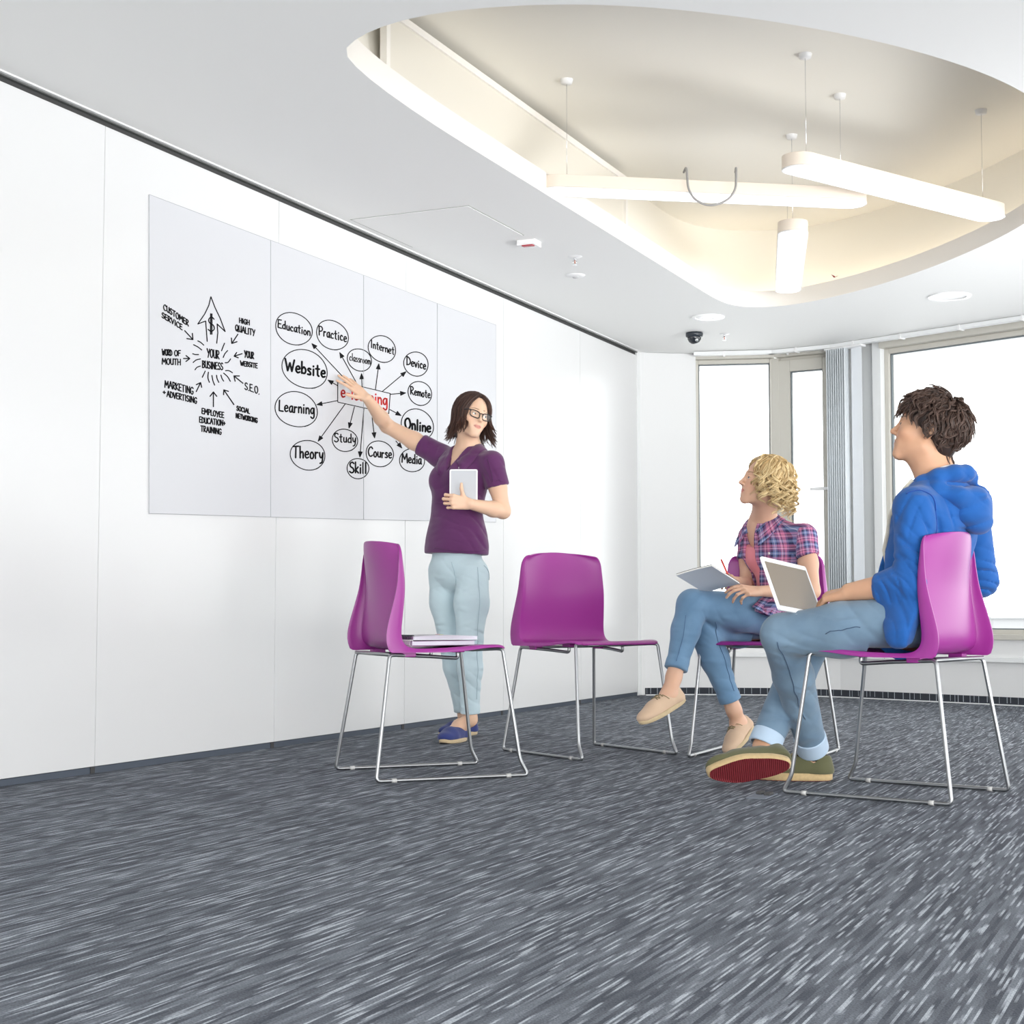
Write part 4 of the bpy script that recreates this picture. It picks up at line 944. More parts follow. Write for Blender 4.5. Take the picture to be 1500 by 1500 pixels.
def hair_mat(name, c0, c1, scale=60, rough=.42):
    m = bpy.data.materials.new(name); m.use_nodes = True; nt = m.node_tree; b = nt.nodes['Principled BSDF']; b.inputs['Roughness'].default_value = rough; b.inputs['Specular IOR Level'].default_value = .4
    g = nt.nodes.new('ShaderNodeAttribute'); g.attribute_name = 'Col'; r = nt.nodes.new('ShaderNodeMix'); r.data_type = 'RGBA'
    r.inputs['A'].default_value = (*c0, 1); r.inputs['B'].default_value = (*c1, 1)
    s = nt.nodes.new('ShaderNodeSeparateColor'); nt.links.new(g.outputs['Color'], s.inputs[0]); nt.links.new(s.outputs[0], r.inputs['Factor']); nt.links.new(r.outputs['Result'], b.inputs['Base Color'])
    w = nt.nodes.new('ShaderNodeTexNoise'); w.inputs['Scale'].default_value = 350; tc = nt.nodes.new('ShaderNodeTexCoord'); nt.links.new(tc.outputs['Object'], w.inputs['Vector'])
    bp = nt.nodes.new('ShaderNodeBump'); bp.inputs['Strength'].default_value = .4; bp.inputs['Distance'].default_value = .001; nt.links.new(w.outputs['Fac'], bp.inputs['Height']); nt.links.new(bp.outputs[0], b.inputs['Normal'])
    return m
def clump(guide, rng, n=8, spread=.006, tip=.5, r0=.0022, r1=.0009, wave=.0):
    N = len(guide); t = np.gradient(guide, axis=0); t /= np.linalg.norm(t, axis=1)[:, None]+1e-9; ref = rng.normal(size=3); u = np.cross(t, ref); u /= np.linalg.norm(u, axis=1)[:, None]+1e-9; w = np.cross(t, u); out = []
    s = np.linspace(0, 1, N)[:, None]; env = 1-(1-tip)*s
    for i in range(n):
        a = rng.uniform(0, 6.28); r = spread*math.sqrt(rng.random()); ph = rng.uniform(0, 6.28); cut = N if rng.random() < .6 else max(4, int(N*rng.uniform(.8, 1)))
        o = u*(r*math.cos(a))*env+w*(r*math.sin(a))*env+u*wave*np.sin(ph+s*10)*s; out.append(((guide+o)[:cut], r0*rng.uniform(.8, 1.2), r1, 1))
    return out
def hair_obj(name, locks, m, parent, origin, base=None, rng=None, n=5):
    """locks: list of (pts Nx3, r0, r1, flat) in world space; base: (V,Q) cap mesh"""
    VV = []; QQ = []; CC = []; b = 0
    if base is not None: VV.append(base[0]); QQ.append(base[1]); CC.append(np.full((len(base[0]), 3), .12)); b = len(base[0])
    for pts, r0, r1, *_x in locks:
        N = len(pts); t = np.gradient(pts, axis=0); t /= np.linalg.norm(t, axis=1)[:, None]+1e-9; u = np.cross(t, rng.normal(size=3)); u /= np.linalg.norm(u, axis=1)[:, None]+1e-9; w = np.cross(t, u)
        rr = np.interp(np.linspace(0, 1, N), [0, .15, .7, 1], [r0*.6, r0, (r0+r1)/2, r1*.25]); a = np.arange(n)*2*math.pi/n
        ring = pts[:, None]+rr[:, None, None]*(np.cos(a)[None, :, None]*u[:, None]+np.sin(a)[None, :, None]*w[:, None]*.55)
        VV.append(ring.reshape(-1, 3)); i = np.arange(N-1)[:, None]*n; k = np.arange(n)[None]; k2 = (k+1) % n
        QQ.append(np.stack([i+k, i+k2, i+k2+n, i+k+n], -1).reshape(-1, 4)+b); sh = rng.uniform(.0, 1.0); g = np.clip(sh*.7+.3*np.linspace(0, 1, N), 0, 1)
        CC.append(np.repeat(np.repeat(g[:, None], n, 0), 3, 1)); b += N*n
    return mesh_obj(name, np.concatenate(VV), np.concatenate(QQ), m, parent, origin, col=np.concatenate(CC))
def shoe(parent, origin, heel, toe, up, width, mats, H=.075, thick=.020, open_y=(.02, .105), laces=None, name='shoe', side=1, toe_w=1.0, lace_m=None, bot_m=None, slip=False):
    heel = V3(heel); toe = V3(toe); L = float(np.linalg.norm(toe-heel)); M = mat4(frame_from(toe-heel, up), heel); W = width
    S = SDF()
    def fn(P):
        x, y, z = P[..., 0], P[..., 1], P[..., 2]
        def u(a, b, k): h = np.maximum(k-np.abs(a-b), 0)/k; return np.minimum(a, b)-h*h*k*.25
        f = s_cone(P, (0, .034, thick+.012), (0, .034, thick+H*.50), W*.40, W*.33)
        f = u(f, s_cone(P, (0, .05, thick+.018), (.004*side, L*.62, thick+.010), W*.42, W*.46*toe_w), .02)
        f = u(f, s_cone(P, (0, .09, thick+H*.42), (0, L*.62, thick+.018), W*.30, W*.34), .02)
        f = u(f, s_ell(P, (.003*side, L-.060, thick+.010), (W*.46*toe_w, .060, .028)), .02)
        cut = thick-.002-z; f = np.maximum(f, cut)
        o = s_cone(P, (0, open_y[0]+.018, thick+H*.98), (0, open_y[1]-.02, thick+H*.80), W*.285, W*.235)
        h = np.maximum(.006-np.abs(f+o), 0)/.006; f = np.maximum(f, -o)+h*h*.006*.25
        return f
    S.local(M, fn, (-W, -.03, -.01), (W, L+.03, .16), .004)
    lo, hi = S.bounds(); V, Q = sdf_mesh(S, [(lo-.01, hi+.01, .003, None)])
    root = mesh_obj(name, V, Q, mats[0], parent, origin)
    # sole: outline extruded
    n = 40; out = []
    for i in range(n):
        a = 2*math.pi*i/n; ca, sa = math.cos(a), math.sin(a); t = (1-ca)/2      # t=0 heel .. 1 toe
        w = (.38+.10*math.sin(math.pi*min(1, t*.95))**2*toe_w+.03*math.sin(math.pi*t)) * W * (1-.10*math.exp(-((t-.40)/.14)**2)); y = L*t; prof = abs(sa)**.74*math.copysign(1, sa)
        out.append((w*prof*1.06+.003*side*math.sin(math.pi*t), y-.001*1))
    rows = [(.004, .94), (.0, .985), (.004, 1.0), (thick-.003, 1.0), (thick, .97)]
    rows = [(0, .95), (.003, 1.0), (thick-.003, 1.01), (thick, .96)]
    V = []; Fc = []
    cy = L/2
    for z, s in rows: V += [xf(M, (x*s, cy+(y-cy)*s, z+.006*max(0, (y/L-.8)/.2)**2)) - V3(origin) for x, y in out]
    for r in range(len(rows)-1):
        for i in range(n): Fc.append((r*n+i, r*n+(i+1) % n, (r+1)*n+(i+1) % n, (r+1)*n+i))
    Fc.append(tuple(range((len(rows)-1)*n, len(rows)*n)))
    obj('sole', V, [f[::-1] for f in Fc], mats[1], root, smooth=True)
    V = [xf(M, (x*.955, cy+(y-cy)*.955, -.0012+.006*max(0, (y/L-.8)/.2)**2)) - V3(origin) for x, y in out]; V2 = [xf(M, (x*.955, cy+(y-cy)*.955, .002+.006*max(0, (y/L-.8)/.2)**2)) - V3(origin) for x, y in out]
    obj('outsole', V+V2, [tuple(range(n))[::-1]]+[(i, (i+1) % n, n+(i+1) % n, n+i) for i in range(n)], bot_m or mats[1], root)
    if lace_m:
        V, Fc = [], []
        yb = open_y[1]-.012; lc = lambda L_, off=.0018: [Vector(p)-Vector(origin) for p in S.snap(np.array([xf(M, q) for q in L_]), off, True, 6)]
        for k in range(4):
            y = yb+k*.013
            for sg_ in (-1, 1): tube_mesh(lc([(sg_*sx*W*.17, y+.006*sx, thick+H*.62) for sx in (-1, -.5, 0, .5, 1)]), .0019, 5, True, V, Fc)
        b0 = np.array(S.snap(np.array([xf(M, (0, yb-.004, thick+H*.75))]), .004, True, 6)[0]); R_ = M[:3, :3]
        for s in (-1, 1):
            for (q1, q2) in (((s*.026, .012, .014), (s*.034, -.004, -.010)), ((s*.018, .026, .004), (s*.034, .040, -.030))):
                P_ = [b0, b0+R_@(np.array(q1)*.5+np.array([0, 0, .006])), b0+R_@np.array(q1), b0+R_@((np.array(q1)+np.array(q2))/2+np.array([s*.004, 0, 0])), b0+R_@np.array(q2)]
                tube_mesh([Vector(p)-Vector(origin) for p in fillet(P_, .01, 3)], .0015, 5, True, V, Fc)
        obj('lace', V, Fc, lace_m, root, smooth=True)
    if slip:      # elastic gusset and heel tab
        V, Fc = [], []; tube_mesh([Vector(xf(M, (0, -.004+a*.004, thick+H*.80+b*.012))-V3(origin)) for a, b in ((1, -1), (-1, -.2), (-1.5, .8), (0, 1), (1.5, .4))], .003, 6, True, V, Fc); obj('heel_tab', V, Fc, slip, root, smooth=True)
    return root, M
# ------------------------------------------------------------------ the standing woman in the purple polo shirt
rng = np.random.default_rng(5)
def length(a, b): return round(float(np.linalg.norm(V3(a)-V3(b))), 3)
def mid(a, b, t=.5): return V3(a)*(1-t)+V3(b)*t
def keep_all(c): return np.ones(len(c), bool)
SKIN_F = srgb(226, 188, 160); SKIN_B = srgb(214, 172, 146); SKIN_M = srgb(206, 160, 130)
M_['polo'] = cloth_mat('polo_cotton', srgb(92, 46, 92), .85, 700, .25, .08, sheen=.25)
M_['jeans_pale'] = cloth_mat('pale_denim', srgb(194, 214, 221), .85, 900, .35, .06, 9)
M_['navy_canvas'] = cloth_mat('navy_canvas', srgb(52, 62, 118), .9, 1500, .3, .1, crease=0)
M_['jute'] = cloth_mat('jute_sole', srgb(196, 176, 142), .95, 500, .8, .15, 60, crease=0)
M_['rubber_dark'] = mat('dark_outsole', srgb(50, 46, 44), .7)
M_['hair_dark'] = hair_mat('dark_brown_hair', srgb(34, 22, 20), srgb(92, 62, 50))
M_['button'] = mat('pearl_button', (.8, .78, .76), .25)
M_['spec'] = mat('spectacle_frame', (.012, .012, .014), .18)
def glasses_lens():
    m = glass_mat(); m.name = 'spectacle_lens'; return m
M_['lens'] = glasses_lens()

def presenter():
    base = onz(672, 1078, 0); org = Vector((base.x, base.y, 0))
    root = tag(empty('person', tuple(org)), 'standing person in purple polo shirt and dark glasses, one arm raised to the written sheets', 'person')
    A = {}
    def j(n, x, y, Y): A[n] = V3(at(x, y, Y)); return A[n]
    j('neck', 686, 656, 7.38); j('chest', 675, 704, 7.38); j('waist', 668, 752, 7.38); j('hip', 669, 815, 7.38); j('crotch', 668, 838, 7.36)
    j('sr', 645, 667, 7.50); j('sl', 721, 677, 7.27); j('er', 567, 624, 7.56); j('wr', 538, 584, 7.385)
    j('el', 737, 749, 7.27); j('wl', 687, 738, 7.10)
    j('hr', 650, 838, 7.45); j('hl', 693, 840, 7.30); j('kr', 661, 938, 7.42); j('kl', 688, 938, 7.24); j('ar', 681, 1050, 7.46); j('al', 689, 1054, 7.27)
    body_f = nrm(np.cross(A['sl']-A['sr'], [0, 0, 1]))*-1; body_f = body_f if body_f[1] < 0 else -body_f
    side = nrm(A['sl']-A['sr']); side[2] = 0; side = nrm(side)
    print('presenter arm', length(A['sr'], A['er']), length(A['er'], A['wr']), 'L', length(A['sl'], A['el']), length(A['el'], A['wl']), 'leg', length(A['hl'], A['kl']), length(A['kl'], A['al']), 'sh', length(A['sr'], A['sl']))
    # head
    fwd = nrm([.50, -.86, -.02]); up = nrm([.20, .10, .97]); R = frame_from(fwd, up); sc = .935
    nose = V3(at(705, 615.5, 7.22)); T = nose-R@(np.array([0, .112, -.028])*sc); MH = mat4(R, T)
    S = SDF()
    S.local(MH, head_fn(False, sc), (-.10, -.12, -.13), (.10, .13, .13), .02)
    hb = xf(MH, (0, -.028, -.065)); S.cone(hb, A['neck']+np.array([0, 0, -.01]), .043, .047, .03)
    S.cone(xf(MH, (0, -.01, -.04)), A['neck']+body_f*.0, .043, .046, .03)
    # torso underneath
    S.cone(A['neck']+np.array([0, 0, -.055]), A['sr'], .038, .042, .04); S.cone(A['neck']+np.array([0, 0, -.055]), A['sl'], .038, .042, .04)
    S.cone(A['neck']+np.array([0, 0, -.05]), A['chest'], .075, .105, .05, (body_f, .78)); S.cone(A['chest'], A['waist'], .105, .10, .06, (body_f, .8)); S.cone(A['waist'], A['hip'], .10, .105, .06, (body_f, .8))
    # collar bones
    for s in ('sr', 'sl'): S.cone(A['neck']+body_f*.045+np.array([0, 0, -.03]), mid(A['neck'], A[s], .8)+body_f*.035, .010, .008, .02)
    # arms
    S.chain([A['sr'], mid(A['sr'], A['er'], .5), A['er']], [.046, .042, .034], .02); S.chain([A['er'], mid(A['er'], A['wr'], .3), A['wr']], [.034, .036, .0235], .015)
    S.chain([A['sl'], mid(A['sl'], A['el'], .5), A['el']], [.044, .041, .034], .02); S.chain([A['el'], mid(A['el'], A['wl'], .3), A['wl']], [.034, .036, .0235], .015)
    # legs and feet inside the clothes
    for h, k, a in (('hr', 'kr', 'ar'), ('hl', 'kl', 'al')):
        S.chain([A[h], A[k]], [.070, .047], .03); S.chain([A[k], mid(A[k], A[a], .35), A[a]], [.045, .045, .030], .02)
    toeR = V3(onz(644, 1074, .02)); heelR = V3(onz(698, 1070, .02)); toeL = V3(onz(648, 1084, .02)); heelL = V3(onz(704, 1074, .02))
    dR = nrm(toeR-heelR); dL = nrm(toeL-heelL); heelR = toeR-dR*.238; heelL = toeL-dL*.238
    for a, hl, d in (('ar', heelR, dR), ('al', heelL, dL)):
        S.chain([A[a], hl+d*.055+np.array([0, 0, .045])], [.030, .031], .02); S.cone(hl+d*.05+np.array([0, 0, .05]), hl+d*.15+np.array([0, 0, .03]), .028, .024, .03)
    # pointing hand, flat towards the wall
    tip = V3(at(499, 548, 7.40)); hd = nrm(tip-A['wr']); zb = nrm(np.array([WN.x, WN.y, 0])*.9+np.array([-.1, -.3, .35])); zb = nrm(zb-hd*(zb@hd)); x = np.cross(hd, zb)
    HR = mat4(np.stack([x, hd, zb], 1), A['wr']); mir = (HR[:3, 0][2] > 0)
    c = [(.06, .08, .05), (.02, .05, .03), (.04, .08, .05), (.10, .12, .08)]
    add_hand(S, HR, c, (.22, .07, -.05, -.20), ((.018, .022, -.004), (.046, .042, -.006), (.066, .062, -.006), (.084, .078, -.004)), .94, mir, .88)
    # hand round the tablet
    hc = V3(at(665, 737, 7.05)); hd2 = nrm(V3(at(655, 733, 7.06))-A['wl']); zb2 = nrm(np.array([-.05, -1, .05])); zb2 = nrm(zb2-hd2*(zb2@hd2)); x2 = np.cross(hd2, zb2)
    mir2 = x2[2] < 0; HL = mat4(np.stack([x2, hd2, zb2], 1), A['wl'])
    c2 = [(.75, 1.15, .7), (.8, 1.2, .7), (.85, 1.2, .7), (.9, 1.2, .7)]
    add_hand(S, HL, c2, (.10, .02, -.06, -.14), ((.016, .020, -.002), (.042, .040, .002), (.070, .050, .003), (.092, .052, .002)), .92, mir2, .9)
    lo, hi = S.bounds(); nk = T+R@np.array([0, 0, -.10])
    hcut = lambda c, e=0.: ((c-A['neck'])@np.array([0, 0, 1.]) > -.03+e) & (np.linalg.norm(c-A['neck'], axis=1) < .42) & (np.abs((c-A['neck'])@side) < .13-e)
    inR = lambda c, e=0.: ((c-A['wr'])@hd) > e; inL = lambda c, e=0.: (((c-A['wl'])@hd2) > e) & (np.linalg.norm(c-A['wl'], axis=1) < .2-e)
    isR = lambda c, e=0.: inR(c, e) & (np.linalg.norm(c-A['wr'], axis=1) < .25-e)
    V, Q = sdf_mesh(S, [
        (lo-.02, hi+.02, .0055, lambda c: ~hcut(c, .008) & ~isR(c, .008) & ~inL(c, .008)),
        (T-.16, T+np.array([.16, .16, .15]), .0017, hcut),
        (A['neck']-np.array([.15, .15, .05]), A['neck']+np.array([.15, .15, .0]), .003, lambda c: hcut(c) & (c[:, 2] <= T[2]-.154)),
        (A['wr']-.22, A['wr']+.22, .0024, isR), (A['wl']-.18, A['wl']+.18, .0024, inL)])
    keepf = V[Q].mean(1)
    Lh = (V-T)@R; near = np.linalg.norm(Lh, axis=1) < .15; col = np.tile(np.array(SKIN_F), (len(V), 1)); col[near] = head_color(Lh[near], SKIN_F, srgb(190, 104, 100), srgb(86, 60, 48), sc)
    mesh_obj('body', V, Q, M_['skin'], root, org, col=col)
    eyes(MH, root, org, M_['iris_brown'], (-.32, .02), sc)

    # --- polo shirt
    P = SDF(); n0 = A['neck']
    P.cone(n0+np.array([0, 0, -.050]), A['sr']+np.array([0, 0, -.008]), .046, .048, .04); P.cone(n0+np.array([0, 0, -.050]), A['sl']+np.array([0, 0, -.008]), .046, .048, .04)
    P.cone(n0+np.array([0, 0, -.07])+side*.0, A['chest'], .10, .125, .05, (body_f, .80)); P.cone(A['chest'], V3(at(669, 748, 7.38)), .128, .114, .06, (body_f, .86))
    P.cone(V3(at(669, 748, 7.38)), V3(at(669, 800, 7.38)), .116, .154, .06, (body_f, .80)); P.cone(V3(at(669, 795, 7.38)), V3(at(668, 825, 7.38)), .156, .163, .04, (body_f, .80))
    for s in (-1, 1): P.ell(A['chest']+side*.062*s+body_f*.068+np.array([0, 0, .0]), (.056, .05, .058), .045)
    eR = mid(A['sr'], A['er'], .58); eL = mid(A['sl'], A['el'], .55)
    P.ccone(A['sr'], eR, .055, .053, A['er']-A['sr'], mid(A['sr'], A['er'], .37), .035); P.ccone(A['sl'], eL, .052, .057, A['el']-A['sl'], mid(A['sl'], A['el'], .50), .03)
    P.half(V3(at(669, 812, 7.38)), (-.04, 0, -1), A['hip']-.4, A['hip']+.4)
    # V neck: carve
    P.local(mat4(np.stack([side, body_f, [0, 0, 1]], 1), n0), lambda p: np.maximum(np.abs(p[..., 0]+.004)-(.002+.40*np.clip(p[..., 2]+.118, 0, 1)), np.maximum(-.0-p[..., 1]+.0, -(p[..., 2]+.118))), (-.08, -.02, -.12), (.08, .2, .10), .006, True)
    P.cone(n0+np.array([0, 0, -.02]), n0+np.array([0, 0, .12]), .050, .052, .012, None, True)
    for (x, y, Y, d, fq, am, sd, rd) in ((700, 742, 7.25, [.8, 0, .6], 130, .0045, 1, .08), (640, 735, 7.28, [-.3, 0, 1], 100, .003, 2, .09), (702, 790, 7.25, [.6, .2, .7], 120, .004, 3, .08), (640, 678, 7.32, [.8, 0, -.5], 140, .0035, 4, .06), (655, 795, 7.25, [.2, 0, 1], 110, .003, 5, .08), (726, 695, 7.22, [1, 0, .5], 140, .0035, 6, .06), (670, 765, 7.22, [.5, 0, 1], 110, .003, 7, .08), (629, 650, 7.45, [1, 0, -.3], 150, .003, 8, .05)): P.folds(V3(at(x, y, Y)), rd, d, fq, am, sd)
    lo, hi = P.bounds(); V, Q = sdf_mesh(P, [(lo-.02, hi+.02, .0042, None)])
    shirt = mesh_obj('polo_shirt', V, Q, M_['polo'], root, org)
    # collar: two leaves rolled round the neck and laid on the shirt
    fr = mat4(np.stack([side, body_f, [0, 0, 1]], 1), n0)
    for s in (-1, 1):
        nn = 16; nr = 6; G = np.zeros((nn+1, nr+1, 3))
        for i in range(nn+1):
            t = i/nn; a = math.pi*t*.90; bx, by, bz = s*.052*math.sin(a)*(1+.10*t), -.004-.052*math.cos(a)+.022*t*t, .020-.105*t**2.2
            ox, oy = s*math.sin(a), -math.cos(a); w = .040+.026*t**2
            for k in range(nr+1):
                q = k/nr; up_ = .010*math.sin(min(1, q*2.2)*math.pi)
                G[i, k] = xf(fr, (bx+ox*w*q*.75+s*.022*q*t*t, by+oy*w*q*.75, bz+up_-w*q*(.55+.35*t)))
        off = np.array([.003, .006, .007, .006, .005, .004, .0035])[None].repeat(nn+1, 0); G[:, 1:] = P.snap(G[:, 1:], off[:, 1:])
        for _ in range(4): G[1:-1, 1:] = G[1:-1, 1:]*.5+(G[:-2, 1:]+G[2:, 1:])*.25
        G[:, 1:] = P.snap(G[:, 1:], .0035)
        G[1:-1, 1:] = G[1:-1, 1:]*.5+(G[:-2, 1:]+G[2:, 1:])*.25
        V = [Vector(p)-org for p in G.reshape(-1, 3)]
        Fc = [(i*(nr+1)+k, i*(nr+1)+k+1, (i+1)*(nr+1)+k+1, (i+1)*(nr+1)+k) for i in range(nn) for k in range(nr)]
        obj('collar', V, Fc, M_['polo'], shirt, smooth=True, solid=.003, offset=0)
    for (x, y) in ((672.2, 684), (678, 677)):
        p = P.snap(V3(at(x, y, 7.24))[None], .001, True, 8)[0]; V, Fc = lathe([(0, -.002), (.0048, -.0015), (.0055, .001), (0, .002)], 14)
        Rb = frame_from([0, 0, 1], body_f); V = [Vector(p+Rb@np.array(v))-org for v in V]; obj('button', V, Fc, M_['button'], shirt, smooth=True)
    # --- jeans
    J = SDF()
    J.cone(V3(at(669, 800, 7.38)), V3(at(669, 826, 7.38)), .122, .134, .05, (body_f, .80))
    for h, k, a, rr in (('hr', 'kr', 'ar', 1), ('hl', 'kl', 'al', 1)):
        kk = A[k]; J.chain([A[h]+np.array([0, 0, .0]), mid(A[h], kk, .45), kk], [.074, .078, .060], .03); an = mid(A[k], A[a], .86)
        J.chain([kk, mid(kk, A[a], .35), an], [.060, .058, .041], .02); J.cone(mid(A[k], A[a], .80), mid(A[k], A[a], .925), .0455, .0465, .004)
        J.half(mid(A[k], A[a], .925), A[a]-A[k], A[a]-.09, A[a]+.09)
        J.folds(kk+side*.03, .07, nrm([.3, .1, 1]), 150, .0028, 1.3*rr); J.folds(mid(kk, A[a], .6)+side*.02, .09, nrm([.6, .1, 1]), 130, .003, 2.2); J.folds(A[h]-np.array([0, 0, .05]), .08, nrm([.7, 0, 1]), 110, .0025, 4)
    J.folds(A['crotch'], .09, [1, 0, .9], 70, .004, 0)
    lo, hi = J.bounds(); V, Q = sdf_mesh(J, [(lo-.02, hi+.02, .0048, None)]); jeans = mesh_obj('jeans', V, Q, M_['jeans_pale'], root, org)
    sp = cloth_mat('pale_stitching', srgb(166, 188, 197), .9, crease=0)
    surf_line(J, [(703, 826, 7.2), (704, 860, 7.2), (701, 900, 7.2), (700, 940, 7.18), (701, 985, 7.2), (700, 1025, 7.22)], .0013, 'seam', sp, jeans, org)
    surf_line(J, [(659, 822, 7.25), (662, 842, 7.25), (664, 858, 7.27)], .0013, 'seam', sp, jeans, org); surf_line(J, [(712, 826, 7.25), (716, 838, 7.28), (718, 850, 7.3)], .0013, 'seam', sp, jeans, org)
    ps = cloth_mat('polo_stitching', srgb(70, 32, 72), .9, crease=0)
    surf_line(P, [(620, 803, 7.25), (640, 806, 7.24), (670, 807.5, 7.22), (700, 807.5, 7.24), (716, 806, 7.28)], .0011, 'hem_seam', ps, shirt, org)
    surf_line(P, [(727, 702, 7.18), (735, 703, 7.18), (742, 704, 7.2)], .0011, 'hem_seam', ps, shirt, org); surf_line(P, [(709, 668, 7.2), (714, 680, 7.18), (718, 695, 7.18), (719, 706, 7.2)], .0012, 'armhole_seam', ps, shirt, org)
    # --- shoes
    for tipp, heel, sd in ((toeR, heelR, -1), (toeL, heelL, 1)):
        h = heel.copy(); h[2] = .0015; t_ = tipp.copy(); t_[2] = .0015
        shoe(root, org, h, t_, [0, 0, 1], .092, (M_['navy_canvas'], M_['jute']), .062, .018, (.02, .115), side=sd, slip=M_['navy_canvas'], bot_m=M_['rubber_dark'])
    # --- hair
    def ell_pt(d, off): r = np.array([.079+off, .098+off, .084+off])*sc; d = nrm(d); return d*1/np.sqrt(((d/r)**2).sum())+np.array([0, -.012, .034])*sc
    H = SDF(); H.local(MH, lambda p: np.maximum(s_ell(p, (0, -.014, .036), (.080, .100, .086)), np.maximum(p[..., 1]-(.052+.35*np.maximum(0, p[..., 2]-.085)*0-.10*np.abs(p[..., 0])*0), -(p[..., 2]-.0+.0)*0-9)), (-.1, -.13, -.06), (.1, .09, .14), .01)
    H.ops[-1] = (H.ops[-1][0], H.ops[-1][1], H.ops[-1][2], .01, False)
    H.local(MH, lambda p: s_ell(p, (0, -.050, -.03), (.066, .045, .085)), (-.1, -.12, -.12), (.1, .0, .06), .03)
    H.local(MH, lambda p: s_ell(p, (0, .075, .035), (.052, .05, .062)), (-.08, .02, -.05), (.08, .13, .11), .012, True)
    lo, hi = H.bounds(); cap = sdf_mesh(H, [(lo-.01, hi+.01, .004, None)])
    locks = []; up_w = np.array([0, 0, 1.])
    for i in range(150):
        s = 1 if i % 2 else -1; ph = ((i//2)+rng.random()*.8)/75; az = s*math.radians(38+142*ph)
        st = ell_pt([s*.006-.004, .052-.11*rng.random()**1.0, .10], .004)
        if ph < .3: st = ell_pt([s*.006, .078-.04*rng.random(), .088], .003)
        dirv = np.array([math.sin(az), math.cos(az), 0]); pts = []; off = rng.uniform(.004, .013); m = 9
        for k in range(m):
            t = k/(m-1); th = t*math.radians(100); d = nrm(st-np.array([0, -.012, .034])*sc)*math.cos(th)+dirv*math.sin(th); pts.append(xf(MH, ell_pt(d, off*(.4+.6*t))))
        p = pts[-1]; dw = nrm(MH[:3, :3]@dirv); dw = nrm(dw-up_w*(dw@up_w)); Lg = rng.uniform(.11, .165) if abs(az) > 1.15 else rng.uniform(.08, .14); wv = rng.uniform(0, 1.5)+i*.3; amp = rng.uniform(.003, .009)
        n2 = 14; tang = np.cross(dw, up_w); fl = rng.uniform(.016, .034)
        for k in range(1, n2):
            t = k/(n2-1); pts.append(p-up_w*Lg*(t-.12*t**4)+dw*(.010*t+fl*t**2.4)+(tang*math.sin(wv+t*7)+dw*math.cos(wv+t*6)*.6)*amp*t)
        locks += clump(np.array(pts), rng, 9, rng.uniform(.006, .010), .35, .0026, .0011, .0015)
    hair_obj('hair', locks, M_['hair_dark'], root, org, cap, rng, 4)
    # --- spectacles
    g = tag(empty('glasses', tuple(org)), None); g.parent = root; g.location = (0, 0, 0)
    V, Fc = [], []
    def rim(s):
        P_ = []
        for k in range(28):
            a = 2*math.pi*k/28; ca, sa = math.cos(a), math.sin(a); e = .62; x_ = .0255*abs(ca)**e*math.copysign(1, ca); z_ = .0175*abs(sa)**e*math.copysign(1, sa)*(1.0 if sa < 0 else .92)
            P_.append(xf(MH, np.array([s*(.0335)+x_, .1005-.010*((s*.0335+x_)/.06)**2, -.003+z_+.003*(s*x_/.025)])*sc)-V3(org))
        return P_
    for s in (-1, 1):
        P_ = rim(s); tube_mesh([Vector(p) for p in P_+[P_[0]]], .0024, 6, False, V, Fc)
        tube_mesh([Vector(xf(MH, np.array(p)*sc)-V3(org)) for p in ((s*.058, .094, .012), (s*.070, .080, .013), (s*.079, .03, .011), (s*.0815, -.01, .008))], .0026, 6, True, V, Fc)
    tube_mesh([Vector(xf(MH, np.array(p)*sc)-V3(org)) for p in ((-.0095, .1, .004), (0, .1045, .006), (.0095, .1, .004))], .0022, 6, True, V, Fc)
    obj('spectacle_frame', V, Fc, M_['spec'], g, smooth=True)
    for s in (-1, 1):
        P_ = rim(s); obj('lens', [tuple(p) for p in P_], [tuple(range(28))], M_['lens'], g)
    # --- tablet (a thing of its own)
    q = [V3(at(660.2, 687.5, 7.135)), V3(at(702, 687.5, 7.13)), V3(at(697.5, 737.5, 7.13)), V3(at(656.5, 737, 7.135))]
    c = sum(q)/4; ux = nrm(q[1]-q[0]); n_ = nrm(np.cross(ux, q[3]-q[0])); n_ = n_ if n_[1] < 0 else -n_; uz = nrm(np.cross(n_, ux)); uz = uz if uz[2] > 0 else -uz
    W = np.linalg.norm(q[1]-q[0])*.98; Hh = np.linalg.norm(q[3]-q[0]); Rt = np.stack([ux, uz, n_], 1); tb = tag(empty('tablet', tuple(c)), 'small white framed tablet held upright against the purple polo shirt', 'tablet')
    def slab(name, w, h, z0, z1, m, r, n=6):
        P_ = []
        for cx, cy, a0 in ((w/2-r, h/2-r, 0), (-w/2+r, h/2-r, 90), (-w/2+r, -h/2+r, 180), (w/2-r, -h/2+r, 270)):
            for k in range(n+1): a = math.radians(a0+90*k/n); P_.append((cx+r*math.cos(a), cy+r*math.sin(a)))
        k = len(P_); V = [Rt@np.array([x, y, z0]) for x, y in P_]+[Rt@np.array([x, y, z1]) for x, y in P_]
        return obj(name, V, [tuple(range(k))[::-1], tuple(range(k, 2*k))]+[(i, (i+1) % k, k+(i+1) % k, k+i) for i in range(k)], m, tb)
    slab('frame', W, Hh, -.004, .004, M['white_plastic'], .008); slab('screen', W-.012, Hh-.012, .0036, .0046, mat('grey_screen', srgb(186, 189, 194), .12), .005)
    return root
presenter()
